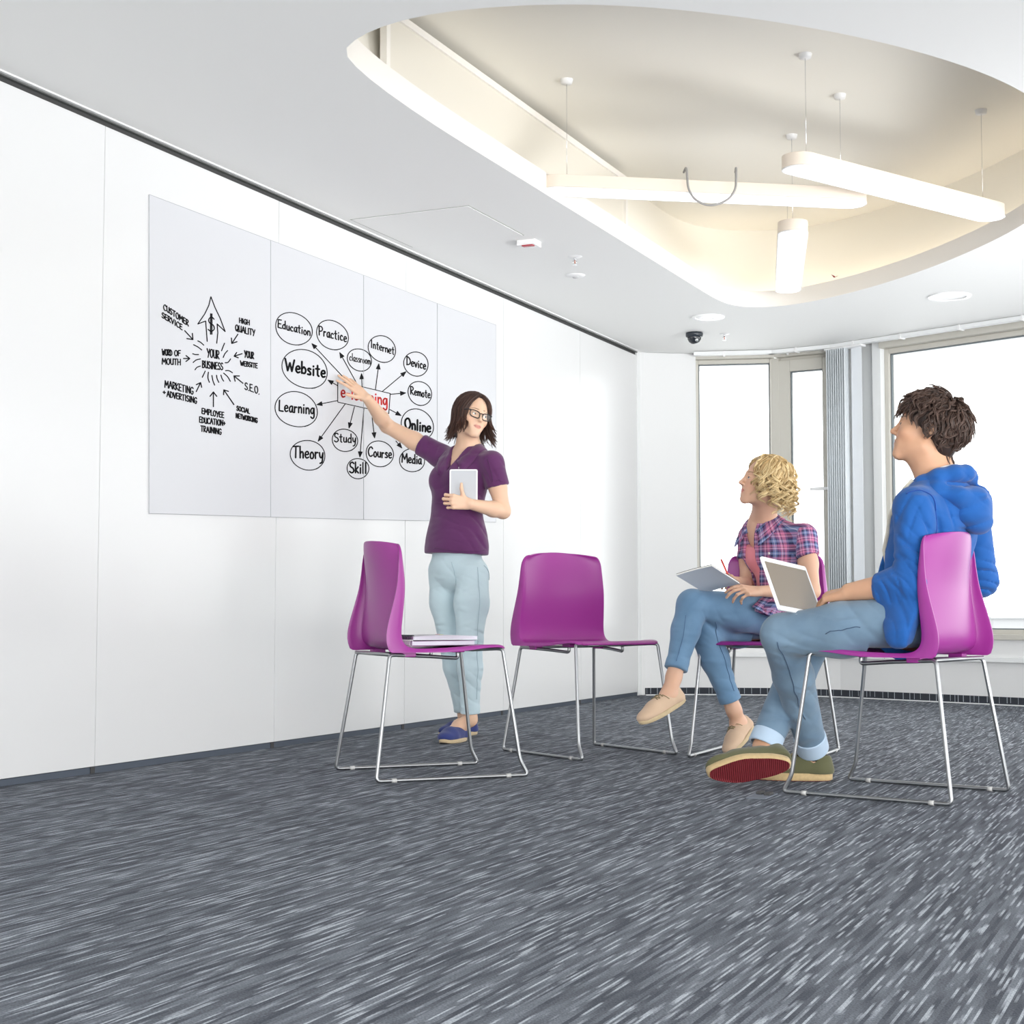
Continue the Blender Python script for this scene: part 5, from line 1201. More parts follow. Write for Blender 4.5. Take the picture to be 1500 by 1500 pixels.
# ------------------------------------------------------------------ the blonde woman seated with crossed legs
M_['denim_mid'] = cloth_mat('mid_blue_denim', srgb(90, 126, 160), .85, 900, .35, .10, 10, worn=srgb(124, 158, 188))
M_['tan_suede'] = cloth_mat('tan_canvas', srgb(206, 178, 152), .9, 1200, .3, .08, crease=.05)
M_['lace_olive'] = mat('olive_lace', srgb(128, 116, 84), .8)
M_['pink_top'] = cloth_mat('pink_jersey', srgb(226, 140, 148), .85, 700, .2, .05)
M_['hair_blonde'] = hair_mat('blonde_hair', srgb(176, 142, 92), srgb(238, 216, 168), rough=.38)
def plaid_mat():
    m = bpy.data.materials.new('plaid_cotton'); m.use_nodes = True; nt = m.node_tree; L = nt.links; b = nt.nodes['Principled BSDF']; b.inputs['Roughness'].default_value = .85; b.inputs['Specular IOR Level'].default_value = .2
    a = nt.nodes.new('ShaderNodeAttribute'); a.attribute_name = 'pc'; s = nt.nodes.new('ShaderNodeSeparateXYZ'); L.new(a.outputs['Vector'], s.inputs[0])
    def ramp(src, freq, phase, stops):
        m1 = nt.nodes.new('ShaderNodeMath'); m1.operation = 'MULTIPLY_ADD'; m1.inputs[1].default_value = freq; m1.inputs[2].default_value = phase; L.new(src, m1.inputs[0])
        fr = nt.nodes.new('ShaderNodeMath'); fr.operation = 'FRACT'; L.new(m1.outputs[0], fr.inputs[0]); r = nt.nodes.new('ShaderNodeValToRGB'); r.color_ramp.interpolation = 'CONSTANT'
        e = r.color_ramp.elements; e[0].position = 0; e[0].color = (*stops[0][1], 1); e[1].position = stops[1][0]; e[1].color = (*stops[1][1], 1)
        for p, c in stops[2:]: q = e.new(p); q.color = (*c, 1)
        L.new(fr.outputs[0], r.inputs[0]); return r.outputs[0]
    pk, nv, lt, lb, pu = srgb(206, 124, 158), srgb(40, 44, 76), srgb(206, 208, 228), srgb(112, 128, 172), srgb(118, 86, 128)
    st = [(0, pk), (.16, pu), (.24, nv), (.34, lb), (.46, lt), (.49, lb), (.60, nv), (.66, pu), (.80, pk), (.86, lt), (.89, pk), (.95, nv)]
    c1 = ramp(s.outputs['X'], 19, .1, st); c2 = ramp(s.outputs['Z'], 19, .3, st)
    mx = nt.nodes.new('ShaderNodeMix'); mx.data_type = 'RGBA'; mx.inputs['Factor'].default_value = .5; L.new(c1, mx.inputs['A']); L.new(c2, mx.inputs['B']); L.new(mx.outputs['Result'], b.inputs['Base Color'])
    n = nt.nodes.new('ShaderNodeTexNoise'); n.inputs['Scale'].default_value = 700; bp = nt.nodes.new('ShaderNodeBump'); bp.inputs['Strength'].default_value = .25; bp.inputs['Distance'].default_value = .0008; L.new(n.outputs['Fac'], bp.inputs['Height']); L.new(bp.outputs[0], b.inputs['Normal'])
    return m
M_['plaid'] = plaid_mat()
def cuff(J, k, a, t0, t1, r0, r1):     # rolled hem
    d = V3(a)-V3(k); p0, p1 = mid(k, a, t0), mid(k, a, t1); J.ccone(p0, p1, r0, r1, d, p1, .003)
def listener():
    rng = np.random.default_rng(21)
    base = onz(1120, 1100, 0); org = Vector((base.x, base.y, 0)); A = {}
    root = tag(empty('person', tuple(org)), 'curly blonde seated person in a plaid shirt, legs crossed, writing on a pad', 'person')
    def j(n, x, y, Y): A[n] = V3(at(x, y, Y)); return A[n]
    j('neck', 1118, 762, 6.76); j('chest', 1140, 812, 6.76); j('waist', 1147, 866, 6.74); j('hip', 1146, 908, 6.74)
    j('sr', 1100, 786, 6.88); j('sl', 1178, 785, 6.64); j('er', 1094, 858, 6.82); j('wr', 1079, 852, 6.60); j('el', 1190, 866, 6.55); j('wl', 1110, 866, 6.42)
    j('hl', 1150, 905, 6.62); j('hr', 1130, 915, 6.86); j('kl', 1014, 886, 6.44); j('kr', 1032, 925, 6.52); j('al', 987, 992, 6.36); j('ar', 1075, 1040, 6.56)
    print('listener', 'armL', length(A['sl'], A['el']), length(A['el'], A['wl']), 'R', length(A['sr'], A['er']), length(A['er'], A['wr']), 'legL', length(A['hl'], A['kl']), length(A['kl'], A['al']), 'legR', length(A['hr'], A['kr']), length(A['kr'], A['ar']), 'sh', length(A['sr'], A['sl']))
    side = A['sl']-A['sr']; side[2] = 0; side = nrm(side); bf = nrm(np.cross([0, 0, 1], side)); bf = bf if bf[1] < 0 else -bf; up_w = np.array([0, 0, 1.])
    sc = .955; fwd = nrm([-.955, -.16, .26]); R = frame_from(fwd, nrm([.25, .0, .97])); T = V3(at(1082.5, 706.5, 6.62))-R@(np.array([0, .112, -.028])*sc); MH = mat4(R, T)
    S = SDF(); S.local(MH, head_fn(False, sc, .0016), (-.10, -.12, -.13), (.10, .13, .13), .02)
    S.cone(xf(MH, (0, -.016, -.06)), A['neck']+np.array([0, 0, -.01]), .044, .049, .03); S.cone(xf(MH, (0, -.03, -.03)), A['neck']+np.array([0, 0, .01]), .046, .046, .03)
    for s in ('sr', 'sl'):
        S.cone(A['neck']+np.array([0, 0, -.05]), A[s], .036, .042, .04); S.cone(A['neck']+bf*.045+np.array([0, 0, -.03]), mid(A['neck'], A[s], .8)+bf*.035, .010, .008, .02)
    S.cone(A['neck']+np.array([0, 0, -.06]), A['chest'], .078, .100, .05, (bf, .78)); S.cone(A['chest'], A['waist'], .100, .095, .06, (bf, .8)); S.cone(A['waist'], A['hip'], .095, .11, .06)
    for s, e, w in (('sr', 'er', 'wr'), ('sl', 'el', 'wl')):
        S.chain([A[s], mid(A[s], A[e]), A[e]], [.042, .040, .032], .02); S.chain([A[e], mid(A[e], A[w], .3), A[w]], [.032, .033, .0215], .015)
    S.chain([A['hl'], A['kl']], [.07, .045], .02); S.chain([A['hr'], A['kr']], [.07, .045], .02)
    for k, a in (('kl', 'al'), ('kr', 'ar')): S.chain([A[k], mid(A[k], A[a], .35), A[a]], [.044, .046, .030], .02)
    heelL = V3(at(1009, 1023, 6.36)); toeL = V3(at(939, 1064, 6.22)); heelR = V3(at(1103, 1063, 6.66)); toeR = V3(onz(1068, 1109, .004))
    dL, dR = nrm(toeL-heelL), nrm(toeR-heelR); heelL = toeL-dL*.245; heelR = toeR-dR*.245
    upL = nrm((A['kl']-A['al'])-dL*((A['kl']-A['al'])@dL)); upR = nrm((A['kr']-A['ar'])-dR*((A['kr']-A['ar'])@dR)); upR = nrm(upR+np.array([-.25, 0, 0]))
    for a, h, d, u_ in (('al', heelL, dL, upL), ('ar', heelR, dR, upR)):
        S.chain([A[a], h+d*.06+u_*.055], [.030, .033], .02); S.cone(h+d*.055+u_*.055, h+d*.15+u_*.035, .029, .024, .03)
    # left hand holds the pad edge, right hand writes
    h1 = V3(at(1071, 862, 6.34)); d1 = nrm(h1-A['wl']); z1 = nrm(np.array([.05, -.62, .75])); z1 = nrm(z1-d1*(z1@d1)); x1 = np.cross(d1, z1)
    m1 = x1[2] < 0; HL = mat4(np.stack([x1, d1, z1], 1), A['wl'])
    add_hand(S, HL, [(.25, .45, .35), (.35, .55, .45), (.55, .75, .5), (.75, .9, .6)], (.04, .0, -.03, -.07), ((.018, .022, -.004), (.038, .046, -.016), (.042, .072, -.018), (.040, .094, -.016)), .86, m1, .92)
    h2 = V3(at(1062, 838, 6.49)); d2 = nrm(h2-A['wr']); z2 = nrm(np.array([.35, -.25, .9])); z2 = nrm(z2-d2*(z2@d2)); x2 = np.cross(d2, z2); m2 = x2[1] > 0
    HR = mat4(np.stack([x2, d2, z2], 1), A['wr'])
    add_hand(S, HR, [(.5, .9, .5), (.7, 1.0, .6), (.9, 1.1, .7), (1.0, 1.1, .7)], (.10, .02, -.05, -.12), ((.018, .022, -.006), (.034, .046, -.022), (.032, .070, -.034), (.026, .088, -.040)), .86, m2, .92)
    lo, hi = S.bounds()
    hc = lambda c, e=0.: ((c-A['neck'])[:, 2] > -.03+e) & (np.linalg.norm(c-T, axis=1) < .24-e) & (np.abs((c-A['neck'])@side) < .16-e)
    iL = lambda c, e=0.: (((c-A['wl'])@d1) > e) & (np.linalg.norm(c-A['wl'], axis=1) < .2-e); iR = lambda c, e=0.: (((c-A['wr'])@d2) > e) & (np.linalg.norm(c-A['wr'], axis=1) < .17-e)
    V, Q = sdf_mesh(S, [(lo-.02, hi+.02, .0055, lambda c: ~hc(c, .008) & ~iL(c, .008) & ~iR(c, .008)), (T-.25, T+np.array([.16, .16, .15]), .0018, hc), (A['wl']-.2, A['wl']+.2, .0022, iL), (A['wr']-.18, A['wr']+.18, .0022, iR)])
    Lh = (V-T)@R; near = np.linalg.norm(Lh, axis=1) < .15; col = np.tile(np.array(SKIN_B), (len(V), 1)); col[near] = head_color(Lh[near], SKIN_B, srgb(196, 108, 104), srgb(132, 100, 70), sc)
    mesh_obj('body', V, Q, M_['skin'], root, org, col=col); eyes(MH, root, org, M_['iris_blue'], (-.38, .12), sc)
    # pink top under the open shirt
    tf = mat4(np.stack([side, bf, up_w], 1), A['neck'])
    K = SDF(); K.cone(A['neck']+np.array([0, 0, -.14]), A['chest'], .085, .107, .05, (bf, .80)); K.cone(A['chest'], A['waist'], .107, .102, .06, (bf, .84)); K.cone(A['waist'], A['hip'], .102, .118, .05)
    for s in (-1, 1): K.ell(A['chest']+side*.058*s+bf*.064, (.052, .048, .054), .04)
    K.local(tf, lambda p: -(p[..., 2]+.115+.35*np.abs(p[..., 0])-.03)*1.0-0*p[..., 0] if False else (-.118+1.3*p[..., 0]**2*8-p[..., 2]), (-.2, -.2, -.14), (.2, .2, .1), .006, True)
    K.folds(V3(at(1118, 850, 6.6)), .07, [.2, 0, 1], 90, .003, 1)
    lo, hi = K.bounds(); V, Q = sdf_mesh(K, [(lo-.02, hi+.02, .0045, None)]); mesh_obj('pink_top', V, Q, M_['pink_top'], root, org)
    # plaid shirt, open at the front
    P = SDF(); n0 = A['neck']
    for s in ('sr', 'sl'): P.cone(n0+np.array([0, 0, -.046]), A[s]+np.array([0, 0, -.006]), .047, .050, .04)
    P.cone(n0+np.array([0, 0, -.075]), A['chest'], .100, .122, .05, (bf, .80)); P.cone(A['chest'], A['waist'], .124, .116, .06, (bf, .86)); P.cone(A['waist'], A['hip'], .116, .135, .06, (bf, .92))
    P.cone(A['hip'], V3(at(1120, 905, 6.52)), .105, .085, .06)
    for s in (-1, 1): P.ell(A['chest']+side*.060*s+bf*.070, (.056, .05, .058), .045)
    for s, e, t, n_ in (('sr', 'er', .5, 0), ('sl', 'el', .40, 1)):
        c = mid(A[s], A[e], t); P.ccone(A[s], mid(A[s], A[e], t+.2), .050, .057, A[e]-A[s]+(np.array([.05, 0, 0]) if n_ else 0), c, .03)
    P.half(V3(at(1130, 905, 6.6)), nrm([-.30, 0, -1]), A['hip']-.35, A['hip']+.35)
    P.local(tf, lambda p: np.maximum(np.abs(p[..., 0]+.010)-(.026+.10*np.clip(-p[..., 2]-.12, 0, .3)+.10*np.clip(p[..., 2]+.10, 0, .1)), np.maximum(-p[..., 1], p[..., 2]-.02)), (-.12, -.02, -.55), (.10, .25, .03), .006, True)
    P.cone(n0+np.array([0, 0, -.03]), n0+np.array([0, 0, .1]), .048, .050, .01, None, True)
    for (x, y, Y, d, fq, am, sd, rd) in ((1165, 840, 6.55, [.6, 0, .8], 75, .005, 1, .09), (1180, 800, 6.58, [.4, 0, 1], 90, .004, 2, .06), (1098, 830, 6.7, [.2, 0, 1], 80, .004, 3, .07), (1150, 790, 6.6, [1, 0, .3], 70, .004, 4, .07), (1125, 900, 6.5, [1, 0, .4], 70, .005, 5, .08)): P.folds(V3(at(x, y, Y)), rd, d, fq, am, sd)
    lo, hi = P.bounds(); V, Q = sdf_mesh(P, [(lo-.02, hi+.02, .0042, None)])
    L = (V-tf[:3, 3])@tf[:3, :3]; ang = np.arctan2(L[:, 0], L[:, 1]); pc = np.stack([ang*.115, L[:, 1], L[:, 2]], 1)
    for s, e in (('sr', 'er'), ('sl', 'el')):      # sleeves carry their own weave direction
        ax = nrm(A[e]-A[s]); ds = V-A[s]; t = ds@ax; out = (ds@side)*(1 if s == 'sl' else -1); m = (out > .012-.0*t) & (t > -.02)
        o1_ = nrm(np.cross(ax, bf)); o2_ = np.cross(ax, o1_); pc[m] = np.stack([np.arctan2(ds@o1_, ds@o2_)*.06, t*0, t], 1)[m]
    shirt = mesh_obj('plaid_shirt', V, Q, M_['plaid'], root, org, pc=pc)
    for s in (-1, 1):       # collar
        nn, nr = 16, 6; G = np.zeros((nn+1, nr+1, 3)); PC = np.zeros((nn+1, nr+1, 3))
        for i in range(nn+1):
            t = i/nn; a = math.pi*t*.86; bx, by, bz = s*.052*math.sin(a)*(1+.15*t), -.006-.052*math.cos(a)+.02*t*t, .028-.085*t**2; ox, oy = s*math.sin(a), -math.cos(a); w = .044+.026*t**2
            for k in range(nr+1):
                q = k/nr; up_ = .012*math.sin(min(1, q*2.2)*math.pi); G[i, k] = xf(tf, (bx+ox*w*q*.75+s*.020*q*t*t, by+oy*w*q*.75, bz+up_-w*q*(.5+.35*t))); PC[i, k] = (t*.16+.03, 0, q*w)
        G[:, 1:] = P.snap(G[:, 1:], .005)
        for _ in range(4): G[1:-1, 1:] = G[1:-1, 1:]*.5+(G[:-2, 1:]+G[2:, 1:])*.25
        G[:, 1:] = P.snap(G[:, 1:], .0035)
        G[1:-1, 1:] = G[1:-1, 1:]*.5+(G[:-2, 1:]+G[2:, 1:])*.25
        V = G.reshape(-1, 3); Q = np.array([(i*(nr+1)+k, i*(nr+1)+k+1, (i+1)*(nr+1)+k+1, (i+1)*(nr+1)+k) for i in range(nn) for k in range(nr)])
        o = mesh_obj('collar', V, Q, M_['plaid'], shirt, org, pc=PC.reshape(-1, 3)); md = o.modifiers.new('s', 'SOLIDIFY'); md.thickness = .003; md.offset = 0
    # hanging shirt tail lying on the lap
    tail = [(1102, 888), (1118, 878), (1148, 878), (1160, 893), (1128, 909)]
    G = [[V3(at(1098+24*u_+0, 880+0, 6.44)) for u_ in (0, 1)]]
    NU, NW = 10, 8; pts = np.zeros((NU+1, NW+1, 3)); PCt = np.zeros((NU+1, NW+1, 3))
    for i in range(NU+1):
        for k in range(NW+1):
            u_, w_ = i/NU, k/NW; x_ = (1103+50*u_)*(1-w_)+(1101+1+26*u_+4)*w_ if False else (1120+36*u_)+(-18+8*u_)*w_+0; y_ = 872+2*u_+(16+22*u_)*w_
            pts[i, k] = V3(at(x_, y_, 6.50-.07*w_+.006*math.sin(u_*14+w_*3))); PCt[i, k] = (u_*.11, 0, w_*.12)
    V = pts.reshape(-1, 3); Q = np.array([(i*(NW+1)+k, i*(NW+1)+k+1, (i+1)*(NW+1)+k+1, (i+1)*(NW+1)+k) for i in range(NU) for k in range(NW)])
    o = mesh_obj('shirt_tail', V, Q, M_['plaid'], shirt, org, pc=PCt); md = o.modifiers.new('s', 'SOLIDIFY'); md.thickness = .003
    for (x, y) in ((1120.5, 811), (1119, 838), (1113, 857)):
        p = P.snap(V3(at(x, y, 6.6))[None], .001, True, 6)[0]; Rb = frame_from([0, 0, 1], nrm([-.5, -.85, 0])); V, Fc = lathe([(0, -.002), (.0045, -.0015), (.0052, .001), (0, .002)], 12); obj('button', [Vector(p+Rb@np.array(v))-org for v in V], Fc, M_['button'], shirt, smooth=True)
    # jeans
    J = SDF(); J.cone(A['waist']+np.array([0, 0, -.06]), A['hip'], .105, .125, .05)
    J.chain([A['hr'], mid(A['hr'], A['kr'], .5), A['kr']], [.090, .080, .062], .03); J.chain([A['kr'], mid(A['kr'], A['ar'], .35), mid(A['kr'], A['ar'], .84)], [.062, .059, .042], .02)
    J.chain([A['hl'], mid(A['hl'], A['kl'], .5), A['kl']], [.092, .080, .062], .03); J.chain([A['kl'], mid(A['kl'], A['al'], .35), mid(A['kl'], A['al'], .82)], [.062, .058, .043], .02)
    cuff(J, A['kr'], A['ar'], .80, .89, .047, .048); cuff(J, A['kl'], A['al'], .80, .90, .048, .049)
    for (x, y, Y, d, fq, am, sd, rd) in ((1042, 912, 6.45, [1, 0, .8], 130, .004, 1, .06), (1050, 925, 6.45, [.5, 0, 1], 120, .0035, 2, .05), (1020, 875, 6.38, [1, 0, -.6], 110, .0025, 3, .06), (1000, 960, 6.32, [.2, 0, 1], 130, .003, 4, .07), (1072, 1000, 6.5, [.3, 0, 1], 120, .003, 5, .07), (1100, 880, 6.48, [1, 0, .3], 90, .003, 6, .07)): J.folds(V3(at(x, y, Y)), rd, d, fq, am, sd)
    J.half(mid(A['kr'], A['ar'], .89), A['ar']-A['kr'], A['ar']-.08, A['ar']+.08); J.half(mid(A['kl'], A['al'], .90), A['al']-A['kl'], A['al']-.08, A['al']+.05)
    J.half([A['hip'][0], A['hip'][1], .479], (0, 0, -1), A['hip']-np.array([.10, .14, .2]), A['hip']+np.array([.25, .25, .0]), .03)
    lo, hi = J.bounds(); V, Q = sdf_mesh(J, [(lo-.02, hi+.02, .0045, None)]); jeans = mesh_obj('jeans', V, Q, M_['denim_mid'], root, org)
    sm = mat('denim_seam', srgb(84, 112, 146), .9)
    surf_line(J, [(1046, 905, 6.45), (1056, 935, 6.45), (1066, 975, 6.48), (1078, 1012, 6.5)], .0014, 'seam', sm, jeans, org); surf_line(J, [(1004, 900, 6.36), (1000, 930, 6.3), (990, 965, 6.3)], .0014, 'seam', sm, jeans, org)
    for h, d, u_, sd in ((heelL, dL, upL, 1), (heelR, dR, upR, -1)):
        shoe(root, org, h, h+d*.245, u_, .088, (M_['tan_suede'], M_['jute']), .068, .016, (.018, .105), side=sd, lace_m=M_['lace_olive'])
    # curls
    H = SDF(); H.local(MH, lambda p: np.maximum(s_ell(p, (0, -.014, .036), (.082, .102, .088)), p[..., 1]-.060), (-.1, -.13, -.06), (.1, .09, .14), .01)
    H.local(MH, lambda p: s_ell(p, (0, -.045, -.005), (.076, .058, .070)), (-.1, -.13, -.09), (.1, .03, .07), .03); H.local(MH, lambda p: s_ell(p, (0, .078, .030), (.056, .05, .064)), (-.08, .02, -.05), (.08, .13, .11), .012, True)
    H.local(MH, lambda p: s_ell(p, (.0, .060, -.05), (.12, .048, .06)), (-.12, .0, -.12), (.12, .13, .02), .012, True)
    lo, hi = H.bounds(); cap = sdf_mesh(H, [(lo-.01, hi+.01, .004, None)])
    locks = []
    def ell_pt(d, off): r = np.array([.080+off, .098+off, .084+off])*sc; d = nrm(d); return d/np.sqrt(((d/r)**2).sum())+np.array([0, -.012, .034])*sc
    for i in range(140):
        s = 1 if i % 2 else -1; ph = ((i//2)+rng.random())/70; az = s*math.radians(40+140*ph**1.15); st = ell_pt([s*.012, .060-.10*rng.random(), .10], .004); dirv = np.array([math.sin(az), math.cos(az), 0]); pts = []; off = rng.uniform(.004, .020)
        ctr = np.array([0, -.012, .034])*sc; a0 = rng.uniform(0, 6.28); m = 13; tmax = math.radians(rng.uniform(62, 108))
        for k in range(m):
            t = k/(m-1); th = t*tmax; d = nrm(st-ctr)*math.cos(th)+dirv*math.sin(th); wob = .006*t; tn = nrm(np.cross(d, [0, 0, 1])+1e-6); pts.append(xf(MH, ell_pt(d, off*(.5+.6*t)+wob*math.cos(a0+t*8))+tn*wob*1.6*math.sin(a0+t*8)))
        p = pts[-1]; dw = p-xf(MH, ctr); dw = nrm(dw-up_w*(dw@up_w)); tg = np.cross(dw, up_w); ff = dw@nrm([fwd[0], fwd[1], 0])
        Lg = rng.uniform(.075, .15 if ff < .2 else .10); rad = rng.uniform(.012, .0185); turns = Lg/rng.uniform(.046, .062); sg = rng.choice([-1, 1]); n2 = int(10+turns*9)
        for k in range(1, n2):
            t = k/(n2-1); a = a0+t*turns*6.28*sg; g = rad*min(1, t*3)*(1+.25*t); pts.append(p-up_w*Lg*t+dw*(.010*t+g*math.cos(a)-g*.3)+tg*g*math.sin(a))
        locks += clump(np.array(pts), rng, 8, rng.uniform(.0055, .0075), .6, .0029, .0017)
    hair_obj('hair', locks, M_['hair_blonde'], root, org, cap, rng, 4)
    # ---- writing pad and pen (things of their own)
    q = [V3(at(990, 839, 6.30)), V3(at(1043, 829, 6.26)), V3(at(1084, 855, 6.42)), None]; q[3] = q[0]+q[2]-q[1]
    c = sum(q)/4; n_ = nrm(np.cross(q[1]-q[0], q[3]-q[0])); n_ = n_ if n_[1] > 0 else -n_; pad = tag(empty('writing_pad', tuple(c)), 'grey covered writing pad propped on the blonde person\'s raised knee', 'notebook')
    def sheet_slab(name, z0, z1, inset, m, bend=.0):
        P_ = [];  N_ = 8
        for zz in (z0, z1):
            for i in range(N_+1):
                for k in range(N_+1):
                    u_, w_ = inset+(1-2*inset)*i/N_, inset+(1-2*inset)*k/N_; p = q[0]*(1-u_)*(1-w_)+q[1]*u_*(1-w_)+q[2]*u_*w_+q[3]*(1-u_)*w_; P_.append(p-c+n_*(zz-bend*((1-u_)**2)))
        n1 = N_+1; b_ = n1*n1; F_ = []
        for i in range(N_):
            for k in range(N_): a = i*n1+k; F_ += [(a, a+1, a+n1+1, a+n1), (b_+a, b_+a+n1, b_+a+n1+1, b_+a+1)]
        for i in range(N_):
            for a, d in ((i, i+1), (N_*n1+i, N_*n1+i+1), (i*n1, (i+1)*n1), (i*n1+N_, (i+1)*n1+N_)): F_.append((a, d, b_+d, b_+a))
        return obj(name, P_, F_, m, pad, smooth=False)
    n_ = -n_ if n_[1] < 0 else n_
    sheet_slab('cover', -.0015, 0, 0, mat('pad_cover', srgb(206, 210, 216), .3, coat=.5), .012); sheet_slab('pages', .0, .006, .01, mat('paper', srgb(240, 238, 232), .8), .012); sheet_slab('inner_cover', .006, .0075, .004, mat('dark_pad_edge', srgb(70, 72, 76), .6), .012)
    sheet_slab('top_page', .0078, .0088, .012, mat('paper_top', srgb(244, 243, 238), .8), .012)
    p0 = V3(at(1068, 846, 6.45)); p1 = V3(at(1057, 821, 6.50)); pen = tag(empty('pen', tuple(p0)), 'red pen held upright over the writing pad', 'pen'); d = p1-p0; pr = mat('red_pen', srgb(214, 70, 60), .35)
    tube('barrel', [Vector(d*t) for t in (.15, 1)], .0042, pr, pen, 10); V, Fc = tube_mesh([Vector(d*t) for t in (-.02, .05, .15)], [.0008, .003, .0042], 10); obj('tip', V, Fc, M['black_plastic'], pen, smooth=True); tube('cap', [Vector(d*t) for t in (1.0, 1.06)], .0035, pr, pen, 10)
def fillet_px(pl): return [tuple(p) for p in fillet([Vector(p) for p in pl], 30, 4)]
listener()
# ------------------------------------------------------------------ the man in the blue hoodie, seen from behind
M_['hoodie'] = cloth_mat('blue_fleece', srgb(32, 88, 158), .9, 650, .35, .14, 10, sheen=.15, crease=.7)
M_['denim_worn'] = cloth_mat('worn_denim', srgb(78, 106, 134), .85, 900, .35, .12, 7, worn=srgb(134, 158, 176), crease=.6)
M_['denim_inside'] = cloth_mat('denim_inside', srgb(176, 196, 216), .85, 900, .3, .06)
M_['olive'] = cloth_mat('olive_canvas', srgb(92, 92, 66), .9, 1200, .35, .10, crease=.05); M_['olive_dark'] = cloth_mat('dark_lining', srgb(30, 30, 30), .9)
M_['lining'] = cloth_mat('cream_lining', srgb(206, 200, 184), .9); M_['tee'] = cloth_mat('white_tee', srgb(232, 234, 236), .9)
def red_sole():
    m = mat('red_rubber_sole', srgb(126, 30, 40), .6); nt = m.node_tree; b = nt.nodes['Principled BSDF']; tc = nt.nodes.new('ShaderNodeTexCoord'); w = nt.nodes.new('ShaderNodeTexWave'); w.inputs['Scale'].default_value = 75; w.bands_direction = 'DIAGONAL'
    nt.links.new(tc.outputs['Object'], w.inputs['Vector']); bp = nt.nodes.new('ShaderNodeBump'); bp.inputs['Strength'].default_value = 1; bp.inputs['Distance'].default_value = .003; nt.links.new(w.outputs['Fac'], bp.inputs['Height']); nt.links.new(bp.outputs[0], b.inputs['Normal'])
    r = nt.nodes.new('ShaderNodeMix'); r.data_type = 'RGBA'; r.inputs['A'].default_value = (*srgb(100, 22, 32), 1); r.inputs['B'].default_value = (*srgb(138, 44, 52), 1); nt.links.new(w.outputs['Fac'], r.inputs['Factor']); nt.links.new(r.outputs['Result'], b.inputs['Base Color']); return m
M_['red_sole'] = red_sole(); M_['hair_man'] = hair_mat('brown_black_hair', srgb(34, 26, 24), srgb(104, 82, 72), rough=.4)
M_['cork'] = cloth_mat('cork_sole', srgb(190, 166, 124), .9, 300, .8, .2, 90, crease=0)
def seated_man():
    rng = np.random.default_rng(8); base = onz(1290, 1150, 0); org = Vector((base.x, base.y, 0)); A = {}
    root = tag(empty('person', tuple(org)), 'dark haired seated person in a blue hoodie seen from behind, laptop on the lap', 'person')
    def j(n, x, y, Y): A[n] = V3(at(x, y, Y)); return A[n]
    j('neck', 1377, 702, 5.20); j('chest', 1370, 772, 5.205); j('waist', 1348, 850, 5.20); j('hip', 1336, 905, 5.17)
    j('sl', 1340, 742, 5.06); j('sr', 1420, 738, 5.32); j('el', 1336, 853, 5.02); j('wl', 1244, 867, 5.16); j('er', 1437, 850, 5.42); j('wr', 1345, 872, 5.66)
    j('hl', 1322, 915, 5.09); j('hr', 1372, 912, 5.27); j('kl', 1146, 930, 5.26); j('kr', 1192, 932, 5.62); j('al', 1193, 1108, 5.47); j('ar', 1134, 1096, 5.52)
    print('man', 'armL', length(A['sl'], A['el']), length(A['el'], A['wl']), 'R', length(A['sr'], A['er']), length(A['er'], A['wr']), 'legL', length(A['hl'], A['kl']), length(A['kl'], A['al']), 'legR', length(A['hr'], A['kr']), length(A['kr'], A['ar']), 'sh', length(A['sr'], A['sl']))
    up_w = np.array([0, 0, 1.])
    heelL = V3(onz(1219, 1143, .002)); dL = nrm(V3(onz(1130, 1141, .002))-heelL); dL[2] = 0; dL = nrm(dL)
    heelR = V3(at(1155, 1122, 5.40)); toeR = V3(at(1037, 1136, 5.37)); dR = nrm(toeR-heelR); upR = nrm(np.array([.10, .80, .62])); upR = nrm(upR-dR*(upR@dR))
    A['al'] = heelL+dL*.066+up_w*.108; A['ar'] = toeR-dR*.225+upR*.108
    side = A['sl']-A['sr']; side[2] = 0; side = nrm(side); up_w = np.array([0, 0, 1.]); bf = nrm(np.cross(side, up_w)); bf = bf if bf[0] < 0 else -bf
    sc = 1.03; fwd = nrm([-.90, .30, .27]); R = frame_from(fwd, nrm([.22, -.06, .97])); T = V3(at(1304.8, 632, 5.25))-R@(np.array([0, .112, -.028])*sc); MH = mat4(R, T)
    S = SDF(); S.local(MH, head_fn(True, sc), (-.10, -.12, -.13), (.10, .13, .13), .02)
    S.cone(xf(MH, (0, -.022, -.055)), A['neck']+np.array([0, 0, -.01]), .056, .062, .03); S.cone(xf(MH, (0, .0, -.055)), A['neck']+bf*.02+np.array([0, 0, .0]), .050, .055, .03)
    S.cone(xf(MH, (0, .03, -.085)), A['neck']+bf*.045+np.array([0, 0, .0]), .018, .02, .03)
    for s in ('sr', 'sl'): S.cone(A['neck']+np.array([0, 0, -.06]), A[s], .045, .050, .04)
    S.cone(A['neck']+np.array([0, 0, -.07]), A['chest'], .085, .115, .05, (bf, .78)); S.cone(A['chest'], A['waist'], .115, .105, .06, (bf, .8)); S.cone(A['waist'], A['hip'], .105, .11, .06)
    S.half(V3(O4)+V3(f4)*-.160+up_w*.55, -V3(f4)-up_w*.20, k=.02)
    for s, e, w in (('sr', 'er', 'wr'), ('sl', 'el', 'wl')): S.chain([A[s], mid(A[s], A[e]), A[e]], [.048, .045, .040], .02); S.chain([A[e], mid(A[e], A[w], .3), A[w]], [.040, .044, .029], .015)
    S.chain([A['hl'], A['kl']], [.07, .048], .02); S.chain([A['hr'], A['kr']], [.07, .048], .02)
    for k, a in (('kl', 'al'), ('kr', 'ar')): S.chain([A[k], mid(A[k], A[a], .35), A[a]], [.046, .046, .034], .02)
